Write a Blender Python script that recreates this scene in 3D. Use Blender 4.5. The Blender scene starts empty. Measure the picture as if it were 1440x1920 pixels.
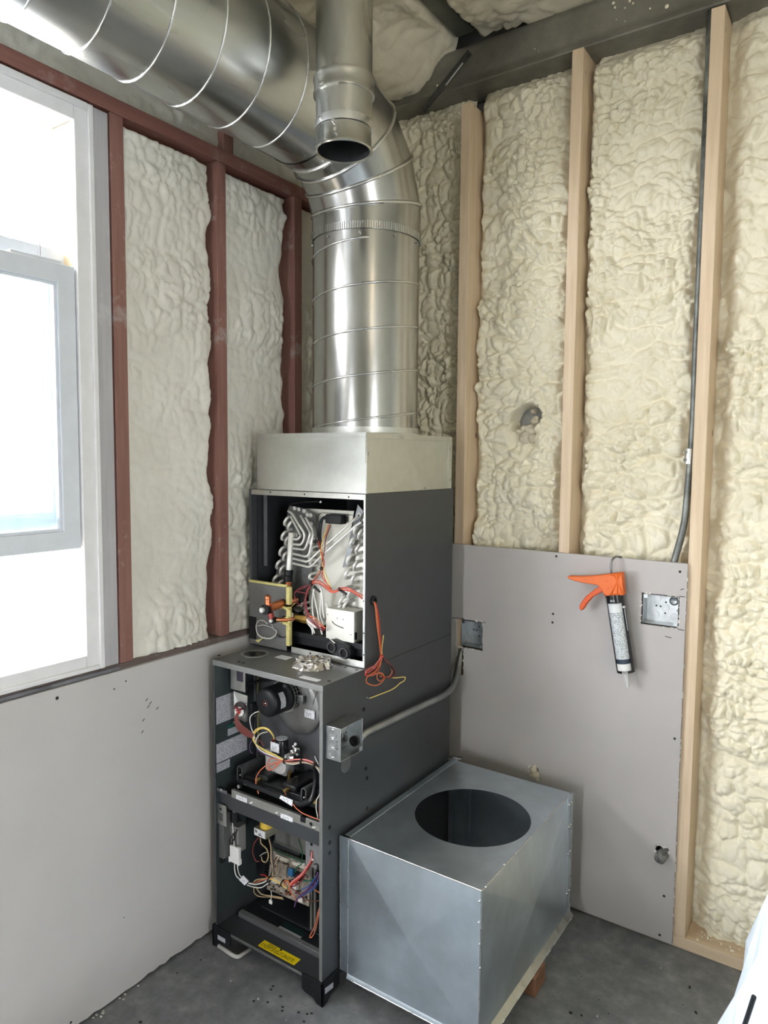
import bpy, bmesh, math, random
import numpy as np
from mathutils import Vector, Matrix

random.seed(7)
S = bpy.context.scene
COL = S.collection

# ------------------------------------------------------------------ camera
YAW, PITCH, ROLL, FPX = math.radians(34.48), math.radians(-4.41), math.radians(0.49), 1331.0
CAM = np.array([0.0, 0.0, 1.55])


def cam_axes():
    cy, sy, cp, sp = math.cos(YAW), math.sin(YAW), math.cos(PITCH), math.sin(PITCH)
    f = np.array([-sy * cp, cy * cp, sp])
    r = np.array([cy, sy, 0.0])
    u = np.cross(r, f)
    c, s = math.cos(ROLL), math.sin(ROLL)
    return c * r + s * u, -s * r + c * u, f


RIGHT, UP, FWD = cam_axes()
cam = bpy.data.cameras.new('camera')
cam.sensor_fit = 'VERTICAL'
cam.sensor_height = 36.0
cam.lens = 36.0 * FPX / 1920.0
cam.clip_start = 0.02
cam_o = bpy.data.objects.new('camera', cam)
COL.objects.link(cam_o)
cam_o.matrix_world = Matrix((
    (RIGHT[0], UP[0], -FWD[0], CAM[0]), (RIGHT[1], UP[1], -FWD[1], CAM[1]),
    (RIGHT[2], UP[2], -FWD[2], CAM[2]), (0, 0, 0, 1)))
S.camera = cam_o

# ------------------------------------------------------------------ light and exposure
W = bpy.data.worlds.new('overcast_sky')
S.world = W
W.use_nodes = True
bg = W.node_tree.nodes['Background']
bg.inputs[0].default_value = (0.93, 0.95, 1.0, 1)
bg.inputs[1].default_value = 29.0
S.view_settings.view_transform = 'Standard'
S.view_settings.look = 'None'
S.view_settings.gamma = 1.0
S.view_settings.use_curve_mapping = False
S.view_settings.exposure = 0.1
S.cycles.use_denoising = True
S.cycles.max_bounces = 8
S.cycles.sample_clamp_indirect = 8.0


def portal(name, loc, rot, sx, sy):
    l = bpy.data.lights.new(name, 'AREA')
    l.shape = 'RECTANGLE'
    l.size, l.size_y = sx, sy
    l.cycles.is_portal = True
    o = bpy.data.objects.new(name, l)
    COL.objects.link(o)
    o.location, o.rotation_euler = loc, rot
    return o


portal('window_portal', (-1.86, 0.53, 1.71), (0, -math.pi / 2, 0), 1.5, 1.16)
portal('added_window_portal', (-1.86, -0.74, 1.71), (0, -math.pi / 2, 0), 1.5, 1.16)  # for the added, unseen second window
portal('added_doorway_portal', (3.16, -1.2, 1.0), (0, math.pi / 2, 0), 1.96, 0.56)  # unseen side doorway, added for its light
portal('added_front_portal', (-0.60, -4.66, 1.0), (math.pi / 2, 0, 0), 0.56, 1.96)  # unseen front doorway, added for its light


def lamp_point(name, loc, power, col, r):
    l = bpy.data.lights.new(name, 'POINT')
    l.energy, l.color, l.shadow_soft_size = power, col, r
    o = bpy.data.objects.new(name, l)
    COL.objects.link(o)
    o.location = loc
    return o


# warm fill added behind the camera; no such lamp is seen
lamp_point('warm_fill_lamp', (1.5, -0.6, 2.75), 12.0, (1.0, 0.82, 0.58), 0.10)


# ------------------------------------------------------------------ measuring helpers: a photo pixel on a known plane of the room
def _ray(px, py):
    return RIGHT * ((px - 720) / FPX) - UP * ((py - 960) / FPX) + FWD


def _on(ax, val, px, py):
    d = _ray(px, py)
    return Vector(CAM + d * ((val - CAM[ax]) / d[ax]))


def ax_(x, px, py): return _on(0, x, px, py)
def ay(y, px, py): return _on(1, y, px, py)
def az(z, px, py): return _on(2, z, px, py)


# ------------------------------------------------------------------ materials
MATS = {}


def nodes_of(name):
    m = bpy.data.materials.new(name)
    m.use_nodes = True
    nt = m.node_tree
    return m, nt, nt.nodes['Principled BSDF']


def noise(nt, scale, detail=4, rough=0.6, vec=None):
    n = nt.nodes.new('ShaderNodeTexNoise')
    n.inputs['Scale'].default_value = scale
    n.inputs['Detail'].default_value = detail
    n.inputs['Roughness'].default_value = rough
    if vec is not None:
        nt.links.new(vec, n.inputs['Vector'])
    return n


def coords(nt, scale=(1, 1, 1), kind='Object'):
    t = nt.nodes.new('ShaderNodeTexCoord')
    mp = nt.nodes.new('ShaderNodeMapping')
    mp.inputs['Scale'].default_value = scale
    nt.links.new(t.outputs[kind], mp.inputs['Vector'])
    return mp.outputs['Vector']


def ramp(nt, fac, stops):
    r = nt.nodes.new('ShaderNodeValToRGB')
    el = r.color_ramp.elements
    while len(el) < len(stops):
        el.new(0.5)
    for e, (p, c) in zip(el, stops):
        e.position = p
        e.color = (c[0], c[1], c[2], 1) if not isinstance(c, (int, float)) else (c, c, c, 1)
    nt.links.new(fac, r.inputs['Fac'])
    return r.outputs['Color']


def bump(nt, bsdf, height, strength, dist):
    b = nt.nodes.new('ShaderNodeBump')
    b.inputs['Strength'].default_value = strength
    b.inputs['Distance'].default_value = dist
    nt.links.new(height, b.inputs['Height'])
    nt.links.new(b.outputs['Normal'], bsdf.inputs['Normal'])


def mat(name, col, rough=0.5, metal=0.0, var=0.0, scale=30.0, bmp=0.0, coat=0.0, spec=None):
    """Plain painted / plastic / metal surface with a little procedural variation."""
    if name in MATS:
        return MATS[name]
    m, nt, b = nodes_of(name)
    b.inputs['Base Color'].default_value = (*col, 1)
    b.inputs['Roughness'].default_value = rough
    b.inputs['Metallic'].default_value = metal
    if coat:
        b.inputs['Coat Weight'].default_value = coat
    if spec is not None:
        b.inputs['Specular IOR Level'].default_value = spec
    if var or bmp:
        n = noise(nt, scale, 5, 0.6, coords(nt))
        if var:
            lo = tuple(max(0, c * (1 - var)) for c in col)
            hi = tuple(min(1, c * (1 + var)) for c in col)
            nt.links.new(ramp(nt, n.outputs['Fac'], [(0.3, lo), (0.7, hi)]), b.inputs['Base Color'])
        if bmp:
            bump(nt, b, n.outputs['Fac'], 0.4, bmp)
    MATS[name] = m
    return m


def galv(name, col, r0, r1, scale=(14, 14, 14), stain=0.12, bmp=0.0006):
    """Galvanised sheet: metallic, cloudy roughness, fine spangle and faint stains."""
    m, nt, b = nodes_of(name)
    b.inputs['Metallic'].default_value = 1.0
    v = coords(nt, scale)
    n1 = noise(nt, 1.0, 2.5, 0.5, v)
    lo = tuple(c * (1 - stain) for c in col)
    n3 = noise(nt, 5.0, 3, 0.6, v)
    mix = nt.nodes.new('ShaderNodeMix')
    mix.data_type = 'RGBA'
    mix.blend_type = 'MULTIPLY'
    mix.inputs['Factor'].default_value = 0.5
    nt.links.new(ramp(nt, n1.outputs['Fac'], [(0.30, lo), (0.70, col)]), mix.inputs[6])
    nt.links.new(ramp(nt, n3.outputs['Fac'], [(0.25, 0.86), (0.7, 1.0)]), mix.inputs[7])
    nt.links.new(mix.outputs[2], b.inputs['Base Color'])
    nt.links.new(ramp(nt, n1.outputs['Fac'], [(0.3, r0), (0.7, r1)]), b.inputs['Roughness'])
    n2 = noise(nt, 0.35, 3, 0.5, v)
    bump(nt, b, n2.outputs['Fac'], 0.35, bmp)
    MATS[name] = m
    return m


def foam_mat(name, col, dark, scale=1.0):
    m, nt, b = nodes_of(name)
    v = coords(nt, (1, 1, 1))
    n1 = noise(nt, 7 * scale, 6, 0.6, v)
    nt.links.new(ramp(nt, n1.outputs['Fac'], [(0.32, dark), (0.6, col)]), b.inputs['Base Color'])
    b.inputs['Roughness'].default_value = 0.62
    b.inputs['Specular IOR Level'].default_value = 0.35
    n2 = noise(nt, 130, 4, 0.6, v)
    bump(nt, b, n2.outputs['Fac'], 0.35, 0.003)
    MATS[name] = m
    return m


def wood_mat(name, c0, c1, axis, dust=None):
    m, nt, b = nodes_of(name)
    sc = [60, 60, 60]
    sc[axis] = 3.0
    v = coords(nt, tuple(sc))
    n1 = noise(nt, 1.0, 6, 0.65, v)
    colr = ramp(nt, n1.outputs['Fac'], [(0.3, c0), (0.7, c1)])
    if dust is not None:
        n3 = noise(nt, 9, 8, 0.75, coords(nt))
        mix = nt.nodes.new('ShaderNodeMix')
        mix.data_type = 'RGBA'
        nt.links.new(ramp(nt, n3.outputs['Fac'], [(0.56, 0.0), (0.70, 0.75)]), mix.inputs['Factor'])
        nt.links.new(colr, mix.inputs[6])
        mix.inputs[7].default_value = (*dust, 1)
        colr = mix.outputs[2]
    else:
        vo = nt.nodes.new('ShaderNodeTexVoronoi')       # knots
        vo.inputs['Scale'].default_value = 5.0
        nt.links.new(coords(nt), vo.inputs['Vector'])
        mix = nt.nodes.new('ShaderNodeMix')
        mix.data_type = 'RGBA'
        nt.links.new(ramp(nt, vo.outputs['Distance'], [(0.035, 0.75), (0.075, 0.0)]), mix.inputs['Factor'])
        nt.links.new(colr, mix.inputs[6])
        mix.inputs[7].default_value = (0.20, 0.10, 0.045, 1)
        colr = mix.outputs[2]
    nt.links.new(colr, b.inputs['Base Color'])
    b.inputs['Roughness'].default_value = 0.62
    bump(nt, b, n1.outputs['Fac'], 0.25, 0.001)
    MATS[name] = m
    return m


def label_mat(name, paper, ink, rows, cols, cover=0.5):
    """Printed sticker: rows of illegible small print over paper, laid out in the sticker's own UVs."""
    m, nt, b = nodes_of(name)
    uv = nt.nodes.new('ShaderNodeTexCoord')
    mp = nt.nodes.new('ShaderNodeMapping')
    mp.inputs['Scale'].default_value = (cols, rows, 1)
    nt.links.new(uv.outputs['UV'], mp.inputs['Vector'])
    sep = nt.nodes.new('ShaderNodeSeparateXYZ')
    nt.links.new(mp.outputs['Vector'], sep.inputs[0])
    fr = nt.nodes.new('ShaderNodeMath'); fr.operation = 'FRACT'
    nt.links.new(sep.outputs['Y'], fr.inputs[0])
    gt = nt.nodes.new('ShaderNodeMath'); gt.operation = 'GREATER_THAN'; gt.inputs[1].default_value = 0.45
    nt.links.new(fr.outputs[0], gt.inputs[0])
    fl = nt.nodes.new('ShaderNodeMath'); fl.operation = 'FLOOR'
    nt.links.new(sep.outputs['Y'], fl.inputs[0])
    m7 = nt.nodes.new('ShaderNodeMath'); m7.operation = 'MULTIPLY'; m7.inputs[1].default_value = 7.31
    nt.links.new(fl.outputs[0], m7.inputs[0])
    cmb = nt.nodes.new('ShaderNodeCombineXYZ')
    nt.links.new(sep.outputs['X'], cmb.inputs[0])
    nt.links.new(m7.outputs[0], cmb.inputs[1])
    n = noise(nt, 1.0, 1, 0.5, cmb.outputs[0])
    g2 = nt.nodes.new('ShaderNodeMath'); g2.operation = 'GREATER_THAN'; g2.inputs[1].default_value = 1 - cover
    nt.links.new(n.outputs['Fac'], g2.inputs[0])
    mu = nt.nodes.new('ShaderNodeMath'); mu.operation = 'MULTIPLY'
    nt.links.new(gt.outputs[0], mu.inputs[0]); nt.links.new(g2.outputs[0], mu.inputs[1])
    mix = nt.nodes.new('ShaderNodeMix'); mix.data_type = 'RGBA'
    nt.links.new(mu.outputs[0], mix.inputs['Factor'])
    mix.inputs[6].default_value = (*paper, 1); mix.inputs[7].default_value = (*ink, 1)
    nt.links.new(mix.outputs[2], b.inputs['Base Color'])
    b.inputs['Roughness'].default_value = 0.4
    MATS[name] = m
    return m


def glass_mat(name, tint, mixfac):
    m = bpy.data.materials.new(name)
    m.use_nodes = True
    nt = m.node_tree
    nt.nodes.clear()
    out = nt.nodes.new('ShaderNodeOutputMaterial')
    tr = nt.nodes.new('ShaderNodeBsdfTransparent'); tr.inputs[0].default_value = (*tint, 1)
    gl = nt.nodes.new('ShaderNodeBsdfGlossy'); gl.inputs['Roughness'].default_value = 0.03
    fr = nt.nodes.new('ShaderNodeFresnel'); fr.inputs[0].default_value = mixfac
    mx = nt.nodes.new('ShaderNodeMixShader')
    nt.links.new(fr.outputs[0], mx.inputs[0]); nt.links.new(tr.outputs[0], mx.inputs[1]); nt.links.new(gl.outputs[0], mx.inputs[2])
    nt.links.new(mx.outputs[0], out.inputs[0])
    MATS[name] = m
    return m


GALV_DUCT = galv('galvanised_duct', (0.47, 0.475, 0.465), 0.20, 0.28, (5, 5, 5), 0.12, 0.0006)
GALV_OVER = galv('galvanised_overhead_duct', (0.50, 0.52, 0.52), 0.24, 0.34, (9, 2.2, 9), 0.26, 0.0006)
GALV_BOX = galv('galvanised_box', (0.80, 0.91, 1.0), 0.34, 0.42, (6, 6, 6), 0.22, 0.0008)
GALV_BOX.node_tree.nodes['Principled BSDF'].inputs['Metallic'].default_value = 1.0
GALV_PLENUM = galv('galvanised_plenum', (0.66, 0.68, 0.655), 0.33, 0.46, (7, 7, 7), 0.10, 0.0005)
GALV_FLUE = galv('galvanised_flue', (0.52, 0.52, 0.48), 0.24, 0.38, (20, 20, 6), 0.2, 0.0004)
GALV_BOXES = galv('galvanised_electrical_box', (0.58, 0.61, 0.62), 0.28, 0.42, (40, 40, 40), 0.25, 0.0004)
EMT = galv('conduit_zinc', (0.48, 0.50, 0.50), 0.35, 0.5, (20, 20, 20), 0.25, 0.0003)
SEAM = galv('seam_metal', (0.72, 0.73, 0.72), 0.22, 0.32, (8, 8, 8), 0.1, 0.0003)
ZINC = galv('zinc_bracket', (0.60, 0.61, 0.58), 0.35, 0.5, (30, 30, 30), 0.15, 0.0003)
ALU = mat('coil_aluminium', (0.74, 0.74, 0.71), 0.36, 0.35, 0.08, 60)
ALU_PLATE = mat('white_delta_plate', (0.66, 0.66, 0.60), 0.45, 0.35, 0.06, 20)
COIL_GREY = mat('coil_end_plate_grey', (0.13, 0.135, 0.135), 0.45, 0.6, 0.25, 40)
STEEL = mat('bright_screw_steel', (0.75, 0.75, 0.74), 0.25, 1.0)
CABINET = mat('cabinet_charcoal_paint', (0.042, 0.046, 0.050), 0.38, 0.0, 0.08, 18, 0.0004)
CABINET_IN = mat('cabinet_inner_liner', (0.022, 0.026, 0.030), 0.55, 0.0, 0.2, 25)
CABINET_GREY = mat('vestibule_grey_panel', (0.13, 0.134, 0.145), 0.42, 0.35, 0.12, 14)
CONN_PLATE = mat('connection_plate_grey', (0.13, 0.132, 0.13), 0.45, 0.0, 0.08, 20)
BLACK = mat('black_plastic', (0.008, 0.009, 0.011), 0.45, 0.0, 0.15, 30, spec=0.3)
BLACK_GLOSS = mat('black_enamel', (0.008, 0.009, 0.011), 0.25)
DARK_HOLE = mat('dark_void', (0.004, 0.004, 0.005), 0.9)
COPPER = mat('copper_pipe', (0.62, 0.22, 0.11), 0.32, 1.0, 0.25, 30)
BRASS = mat('brass_fitting', (0.62, 0.44, 0.16), 0.32, 1.0, 0.15, 30)
FOIL = mat('crumpled_foil', (0.80, 0.78, 0.76), 0.20, 1.0)
FOAM_TAPE = mat('yellow_foam_tape', (0.55, 0.50, 0.20), 0.8, 0.0, 0.12, 60, 0.001)
DRYWALL_L = mat('grey_drywall_paper_left', (0.52, 0.505, 0.495), 0.72, 0.0, 0.03, 5, 0.0003)
DRYWALL_B = mat('grey_drywall_paper_back', (0.45, 0.425, 0.41), 0.68, 0.0, 0.04, 4, 0.0003)
GYPSUM = mat('broken_gypsum', (0.62, 0.60, 0.56), 0.9, 0.0, 0.2, 60, 0.002)
FOAM_B = foam_mat('cream_foam_back', (0.86, 0.81, 0.645), (0.80, 0.745, 0.57))
FOAM_L = foam_mat('ivory_foam_left', (0.76, 0.745, 0.67), (0.69, 0.67, 0.59))
FOAM_C = foam_mat('tan_foam_ceiling', (0.74, 0.68, 0.53), (0.64, 0.58, 0.45))
STUD = wood_mat('pale_pine_stud', (0.60, 0.455, 0.30), (0.74, 0.595, 0.43), 2)
PLATE = wood_mat('pale_pine_plate', (0.60, 0.455, 0.30), (0.74, 0.595, 0.43), 0)
RED_V = wood_mat('red_primer_stud', (0.19, 0.088, 0.068), (0.27, 0.135, 0.11), 2, (0.42, 0.36, 0.34))
RED_H = wood_mat('red_primer_plate', (0.19, 0.078, 0.06), (0.27, 0.12, 0.095), 1, (0.36, 0.26, 0.24))
SILL_D = wood_mat('dark_dusty_sill', (0.10, 0.075, 0.065), (0.17, 0.13, 0.12), 1, (0.38, 0.36, 0.35))
GREY_WOOD = wood_mat('grey_white_jamb', (0.40, 0.39, 0.41), (0.50, 0.49, 0.51), 2, (0.58, 0.58, 0.58))
WHITE_TRIM = mat('white_window_trim', (0.80, 0.80, 0.81), 0.45, 0.0, 0.05, 14)
WHITE_SASH = mat('white_window_sash', (0.72, 0.76, 0.82), 0.42, 0.0, 0.05, 14)
STEEL_BEAM = mat('grey_steel_purlin', (0.19, 0.183, 0.155), 0.45, 0.35, 0.4, 5)
STEEL_DARK = mat('dark_steel_strap', (0.07, 0.07, 0.066), 0.5, 0.6, 0.3, 12)
ORANGE = mat('orange_plastic', (0.68, 0.125, 0.008), 0.45, 0.0, 0.06, 20)
ORANGE_D = mat('orange_plastic_trigger', (0.60, 0.080, 0.006), 0.42)
WHITE_P = mat('white_plastic', (0.78, 0.78, 0.76), 0.4)
CLEAR_N = mat('translucent_nozzle', (0.62, 0.62, 0.60), 0.3)
GYP_DUST = mat('dust_specks', (0.6, 0.58, 0.54), 0.9)
LAB_W = label_mat('sticker_fine_print', (0.50, 0.51, 0.55), (0.24, 0.25, 0.29), 17, 22, 0.5)
LAB_W2 = label_mat('sticker_small_print', (0.50, 0.51, 0.55), (0.20, 0.21, 0.24), 6, 12, 0.55)
LAB_WHITE = label_mat('sticker_white', (0.80, 0.81, 0.84), (0.25, 0.26, 0.28), 5, 9, 0.45)
LAB_BLANK = mat('sticker_blank', (0.66, 0.67, 0.70), 0.45)
LAB_YEL = label_mat('sticker_yellow_print', (0.80, 0.62, 0.01), (0.05, 0.035, 0.0), 5, 26, 0.55)
LAB_GREEN = mat('sticker_green', (0.01, 0.10, 0.075), 0.45)
LAB_TUBE = label_mat('tube_print', (0.62, 0.65, 0.66), (0.20, 0.23, 0.25), 46, 13, 0.5)
INK = mat('black_ink', (0.012, 0.012, 0.014), 0.6)
PCB = mat('control_board_green', (0.03, 0.10, 0.065), 0.45)
BOARD_CASE = mat('board_solder_side', (0.33, 0.285, 0.235), 0.55, 0.0, 0.5, 70)
TAPE_Y = mat('yellow_coil_tape', (0.68, 0.47, 0.05), 0.5)
WIRES = dict(
    red=(0.48, 0.035, 0.028), orange=(0.62, 0.15, 0.035), yellow=(0.74, 0.56, 0.16), white=(0.66, 0.66, 0.62),
    purple=(0.10, 0.045, 0.15), blue=(0.03, 0.10, 0.36), green=(0.02, 0.12, 0.06), black=(0.012, 0.012, 0.014),
    brown=(0.15, 0.055, 0.03), pink=(0.66, 0.22, 0.20), maroon=(0.17, 0.022, 0.028), tan=(0.42, 0.31, 0.18), salmon=(0.60, 0.17, 0.085))
WM = {k: mat('wire_' + k, v, 0.42) for k, v in WIRES.items()}


def concrete():
    m, nt, b = nodes_of('grey_concrete')
    v = coords(nt)
    n1 = noise(nt, 2.2, 8, 0.68, v)
    n2 = noise(nt, 16, 8, 0.7, v)
    mix = nt.nodes.new('ShaderNodeMix'); mix.data_type = 'RGBA'; mix.inputs['Factor'].default_value = 0.45
    nt.links.new(ramp(nt, n1.outputs['Fac'], [(0.34, (0.095, 0.101, 0.110)), (0.64, (0.25, 0.255, 0.262))]), mix.inputs[6])
    nt.links.new(ramp(nt, n2.outputs['Fac'], [(0.36, (0.08, 0.086, 0.094)), (0.53, (0.18, 0.186, 0.194)), (0.68, (0.33, 0.33, 0.33))]), mix.inputs[7])
    nt.links.new(mix.outputs[2], b.inputs['Base Color'])
    nt.links.new(ramp(nt, n1.outputs['Fac'], [(0.3, 0.38), (0.7, 0.62)]), b.inputs['Roughness'])
    bump(nt, b, n2.outputs['Fac'], 0.3, 0.002)
    MATS['concrete'] = m
    return m


CONCRETE = concrete()
GLASS = glass_mat('window_glass', (0.93, 0.97, 0.97), 1.45)
PLASTIC = mat('clear_plastic_wrap', (0.80, 0.86, 0.92), 0.22, 0.0, 0.05, 8, 0.004)
PLASTIC.node_tree.nodes['Principled BSDF'].inputs['Transmission Weight'].default_value = 0.25

# ------------------------------------------------------------------ geometry helpers
LOC = {}          # world location of every object made here (no rotations are used on parents)


class MB:
    def __init__(self):
        self.bm = bmesh.new()

    def face(self, pts):
        vs = [self.bm.verts.new(p) for p in pts]
        try:
            return self.bm.faces.new(vs)
        except ValueError:
            return None

    def box(self, x0, x1, y0, y1, z0, z1):
        return self.hexa([(x0, y0, z0), (x1, y0, z0), (x1, y1, z0), (x0, y1, z0), (x0, y0, z1), (x1, y0, z1), (x1, y1, z1), (x0, y1, z1)])

    def hexa(self, p):
        v = [self.bm.verts.new(q) for q in p]
        for f in ((3, 2, 1, 0), (4, 5, 6, 7), (0, 1, 5, 4), (1, 2, 6, 5), (2, 3, 7, 6), (3, 0, 4, 7)):
            self.bm.faces.new([v[i] for i in f])
        return self

    def obox(self, c, u, v, w):
        """box at centre c with half-vectors u, v, w"""
        c, u, v, w = (Vector(q) for q in (c, u, v, w))
        return self.hexa([c - u - v - w, c + u - v - w, c + u + v - w, c - u + v - w, c - u - v + w, c + u - v + w, c + u + v + w, c - u + v + w])

    def prism(self, poly, ext):
        ext = Vector(ext)
        a = [self.bm.verts.new(p) for p in poly]
        b = [self.bm.verts.new(Vector(p) + ext) for p in poly]
        n = len(a)
        self.bm.faces.new(list(reversed(a)))
        self.bm.faces.new(b)
        for i in range(n):
            self.bm.faces.new((a[i], a[(i + 1) % n], b[(i + 1) % n], b[i]))
        return self

    def tube(self, pts, r, n=8, cap=True):
        pts = [Vector(p) for p in pts]
        rs = r if isinstance(r, (list, tuple)) else [r] * len(pts)
        prev = None
        rings = []
        for i, p in enumerate(pts):
            t = (pts[min(i + 1, len(pts) - 1)] - pts[max(i - 1, 0)])
            if t.length < 1e-9:
                t = Vector((0, 0, 1))
            t.normalize()
            if prev is None:
                a = Vector((0, 0, 1)) if abs(t.z) < 0.9 else Vector((1, 0, 0))
                u = t.cross(a).normalized()
            else:
                u = (prev - t * prev.dot(t))
                u = u.normalized() if u.length > 1e-6 else t.orthogonal().normalized()
            prev = u
            w = t.cross(u)
            rings.append([self.bm.verts.new(p + (u * math.cos(2 * math.pi * k / n) + w * math.sin(2 * math.pi * k / n)) * rs[i]) for k in range(n)])
        for A, B in zip(rings, rings[1:]):
            for k in range(n):
                self.bm.faces.new((A[k], A[(k + 1) % n], B[(k + 1) % n], B[k]))
        if cap:
            self.bm.faces.new(list(reversed(rings[0])))
            self.bm.faces.new(rings[-1])
        return self

    def cyl(self, p0, p1, r, n=20, r1=None):
        return self.tube([p0, p1], [r, r if r1 is None else r1], n)

    def lathe(self, c, axis, prof, n=32, closed=False):
        """prof: (radius, height along axis) pairs"""
        c, axis = Vector(c), Vector(axis).normalized()
        u = axis.orthogonal().normalized()
        w = axis.cross(u)
        rings = []
        for r, h in prof:
            if r < 1e-6:
                rings.append([self.bm.verts.new(c + axis * h)])
            else:
                rings.append([self.bm.verts.new(c + axis * h + (u * math.cos(2 * math.pi * k / n) + w * math.sin(2 * math.pi * k / n)) * r) for k in range(n)])
        pairs = list(zip(rings, rings[1:]))
        if closed:
            pairs.append((rings[-1], rings[0]))
        for A, B in pairs:
            for k in range(n):
                q = [A[k % len(A)], A[(k + 1) % len(A)], B[(k + 1) % len(B)], B[k % len(B)]]
                q = list(dict.fromkeys(q))
                if len(q) >= 3:
                    self.bm.faces.new(q)
        return self

    def ball(self, c, r, n=10):
        k = max(4, n // 2)
        return self.lathe(c, (0, 0, 1), [(r * math.sin(math.pi * i / k), -r * math.cos(math.pi * i / k)) for i in range(k + 1)], n)

    def done(self, name, material, parent=None, smooth=30, bevel=0.0, kind=None):
        bm = self.bm
        bmesh.ops.recalc_face_normals(bm, faces=bm.faces)
        if not bm.verts:
            raise ValueError('empty mesh ' + name)
        co = [v.co for v in bm.verts]
        mn = Vector((min(c[i] for c in co) for i in range(3)))
        mx = Vector((max(c[i] for c in co) for i in range(3)))
        c = (mn + mx) / 2
        if parent is None:
            c.z = mn.z
        bmesh.ops.translate(bm, vec=-c, verts=bm.verts)
        me = bpy.data.meshes.new(name)
        bm.to_mesh(me)
        bm.free()
        return link(me, name, material, c, parent, smooth, bevel, kind)


def link(me, name, material, c, parent=None, smooth=30, bevel=0.0, kind=None):
    me.materials.append(material)
    if smooth is not None:
        me.polygons.foreach_set('use_smooth', [True] * len(me.polygons))
        if smooth < 180:
            me.set_sharp_from_angle(angle=math.radians(smooth))
    o = bpy.data.objects.new(name, me)
    COL.objects.link(o)
    LOC[o.name] = Vector(c)
    if parent is not None:
        o.parent = parent
        o.location = Vector(c) - LOC[parent.name]
    else:
        o.location = c
    if bevel:
        b = o.modifiers.new('edge', 'BEVEL')
        b.width = bevel
        b.segments = 2
        b.limit_method = 'ANGLE'
        b.angle_limit = math.radians(40)
    if kind:
        o['kind'] = kind
    return o


def tag(o, label, cat, group=None):
    o['label'] = label
    o['category'] = cat
    if group:
        o['group'] = group
    return o


def thing(name, loc, label, cat, group=None):
    o = bpy.data.objects.new(name, None)
    o.empty_display_size = 0.05
    COL.objects.link(o)
    o.location = loc
    LOC[o.name] = Vector(loc)
    return tag(o, label, cat, group)


def sub(name, loc, parent):
    o = bpy.data.objects.new(name, None)
    o.empty_display_size = 0.03
    COL.objects.link(o)
    o.parent = parent
    LOC[o.name] = Vector(loc)
    o.location = Vector(loc) - LOC[parent.name]
    return o


def B(name, dims, m, parent=None, bevel=0.0, kind=None):
    return MB().box(*dims).done(name, m, parent, 30, bevel, kind)


def spline(pts, k=6):
    """Catmull-Rom through the points"""
    P = [Vector(p) for p in pts]
    if len(P) < 3:
        return P
    Q = [P[0] * 2 - P[1]] + P + [P[-1] * 2 - P[-2]]
    out = []
    for i in range(1, len(Q) - 2):
        a, b, c, d = Q[i - 1], Q[i], Q[i + 1], Q[i + 2]
        for j in range(k):
            t = j / k
            out.append(0.5 * ((2 * b) + (c - a) * t + (2 * a - 5 * b + 4 * c - d) * t * t + (3 * b - a - 3 * c + d) * t ** 3))
    out.append(P[-1])
    return out


def fillet(pts, r, k=5):
    """Straight runs with rounded corners"""
    P = [Vector(p) for p in pts]
    out = [P[0]]
    for i in range(1, len(P) - 1):
        a, b, c = P[i - 1], P[i], P[i + 1]
        ra = min(r, (a - b).length * 0.45, (c - b).length * 0.45)
        s, e = b + (a - b).normalized() * ra, b + (c - b).normalized() * ra
        for j in range(k + 1):
            t = j / k
            out.append((1 - t) ** 2 * s + 2 * t * (1 - t) * b + t * t * e)
    out.append(P[-1])
    return out


def wire(pts, colour, parent, r=0.0016, name='wire', k=6):
    return MB().tube(spline(pts, k), r, 6).done(name, WM[colour], parent, 180)


def sticker(name, p, m, parent, t=0.0006):
    """p: four corners, bottom-left, bottom-right, top-right, top-left, seen from outside; t: thickness along the outward normal"""
    P = [Vector(q) for q in p]
    n = (P[1] - P[0]).cross(P[3] - P[0]).normalized()
    c = sum(P, Vector()) / 4
    bm = bmesh.new()
    uvl = bm.loops.layers.uv.new('UVMap')
    fr = [bm.verts.new(q + n * t - c) for q in P]
    bk = [bm.verts.new(q - c) for q in P]
    f = bm.faces.new(fr)
    for l, uv in zip(f.loops, ((0, 0), (1, 0), (1, 1), (0, 1))):
        l[uvl].uv = uv
    bm.faces.new(list(reversed(bk)))
    for i in range(4):
        bm.faces.new((bk[i], bk[(i + 1) % 4], fr[(i + 1) % 4], fr[i]))
    me = bpy.data.meshes.new(name)
    bm.to_mesh(me)
    bm.free()
    return link(me, name, m, c, parent, None)


def text_mesh(name, s, origin, xdir, ydir, height, m, parent, depth=0.0004):
    """Lettering as thin raised mesh with Blender's built-in font"""
    cu = bpy.data.curves.new(name, 'FONT')
    cu.body = s
    cu.size = height * 1.35
    cu.extrude = depth / 2
    tmp = bpy.data.objects.new(name, cu)
    COL.objects.link(tmp)
    dg = bpy.context.evaluated_depsgraph_get()
    me = bpy.data.meshes.new_from_object(tmp.evaluated_get(dg))
    bpy.data.objects.remove(tmp)
    bpy.data.curves.remove(cu)
    X, Y = Vector(xdir).normalized(), Vector(ydir).normalized()
    Z = X.cross(Y)
    me.transform(Matrix(((X.x, Y.x, Z.x, 0), (X.y, Y.y, Z.y, 0), (X.z, Y.z, Z.z, 0), (0, 0, 0, 1))))
    me.materials.clear()
    return link(me, name, m, Vector(origin) + Z * depth, parent, None)


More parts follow.
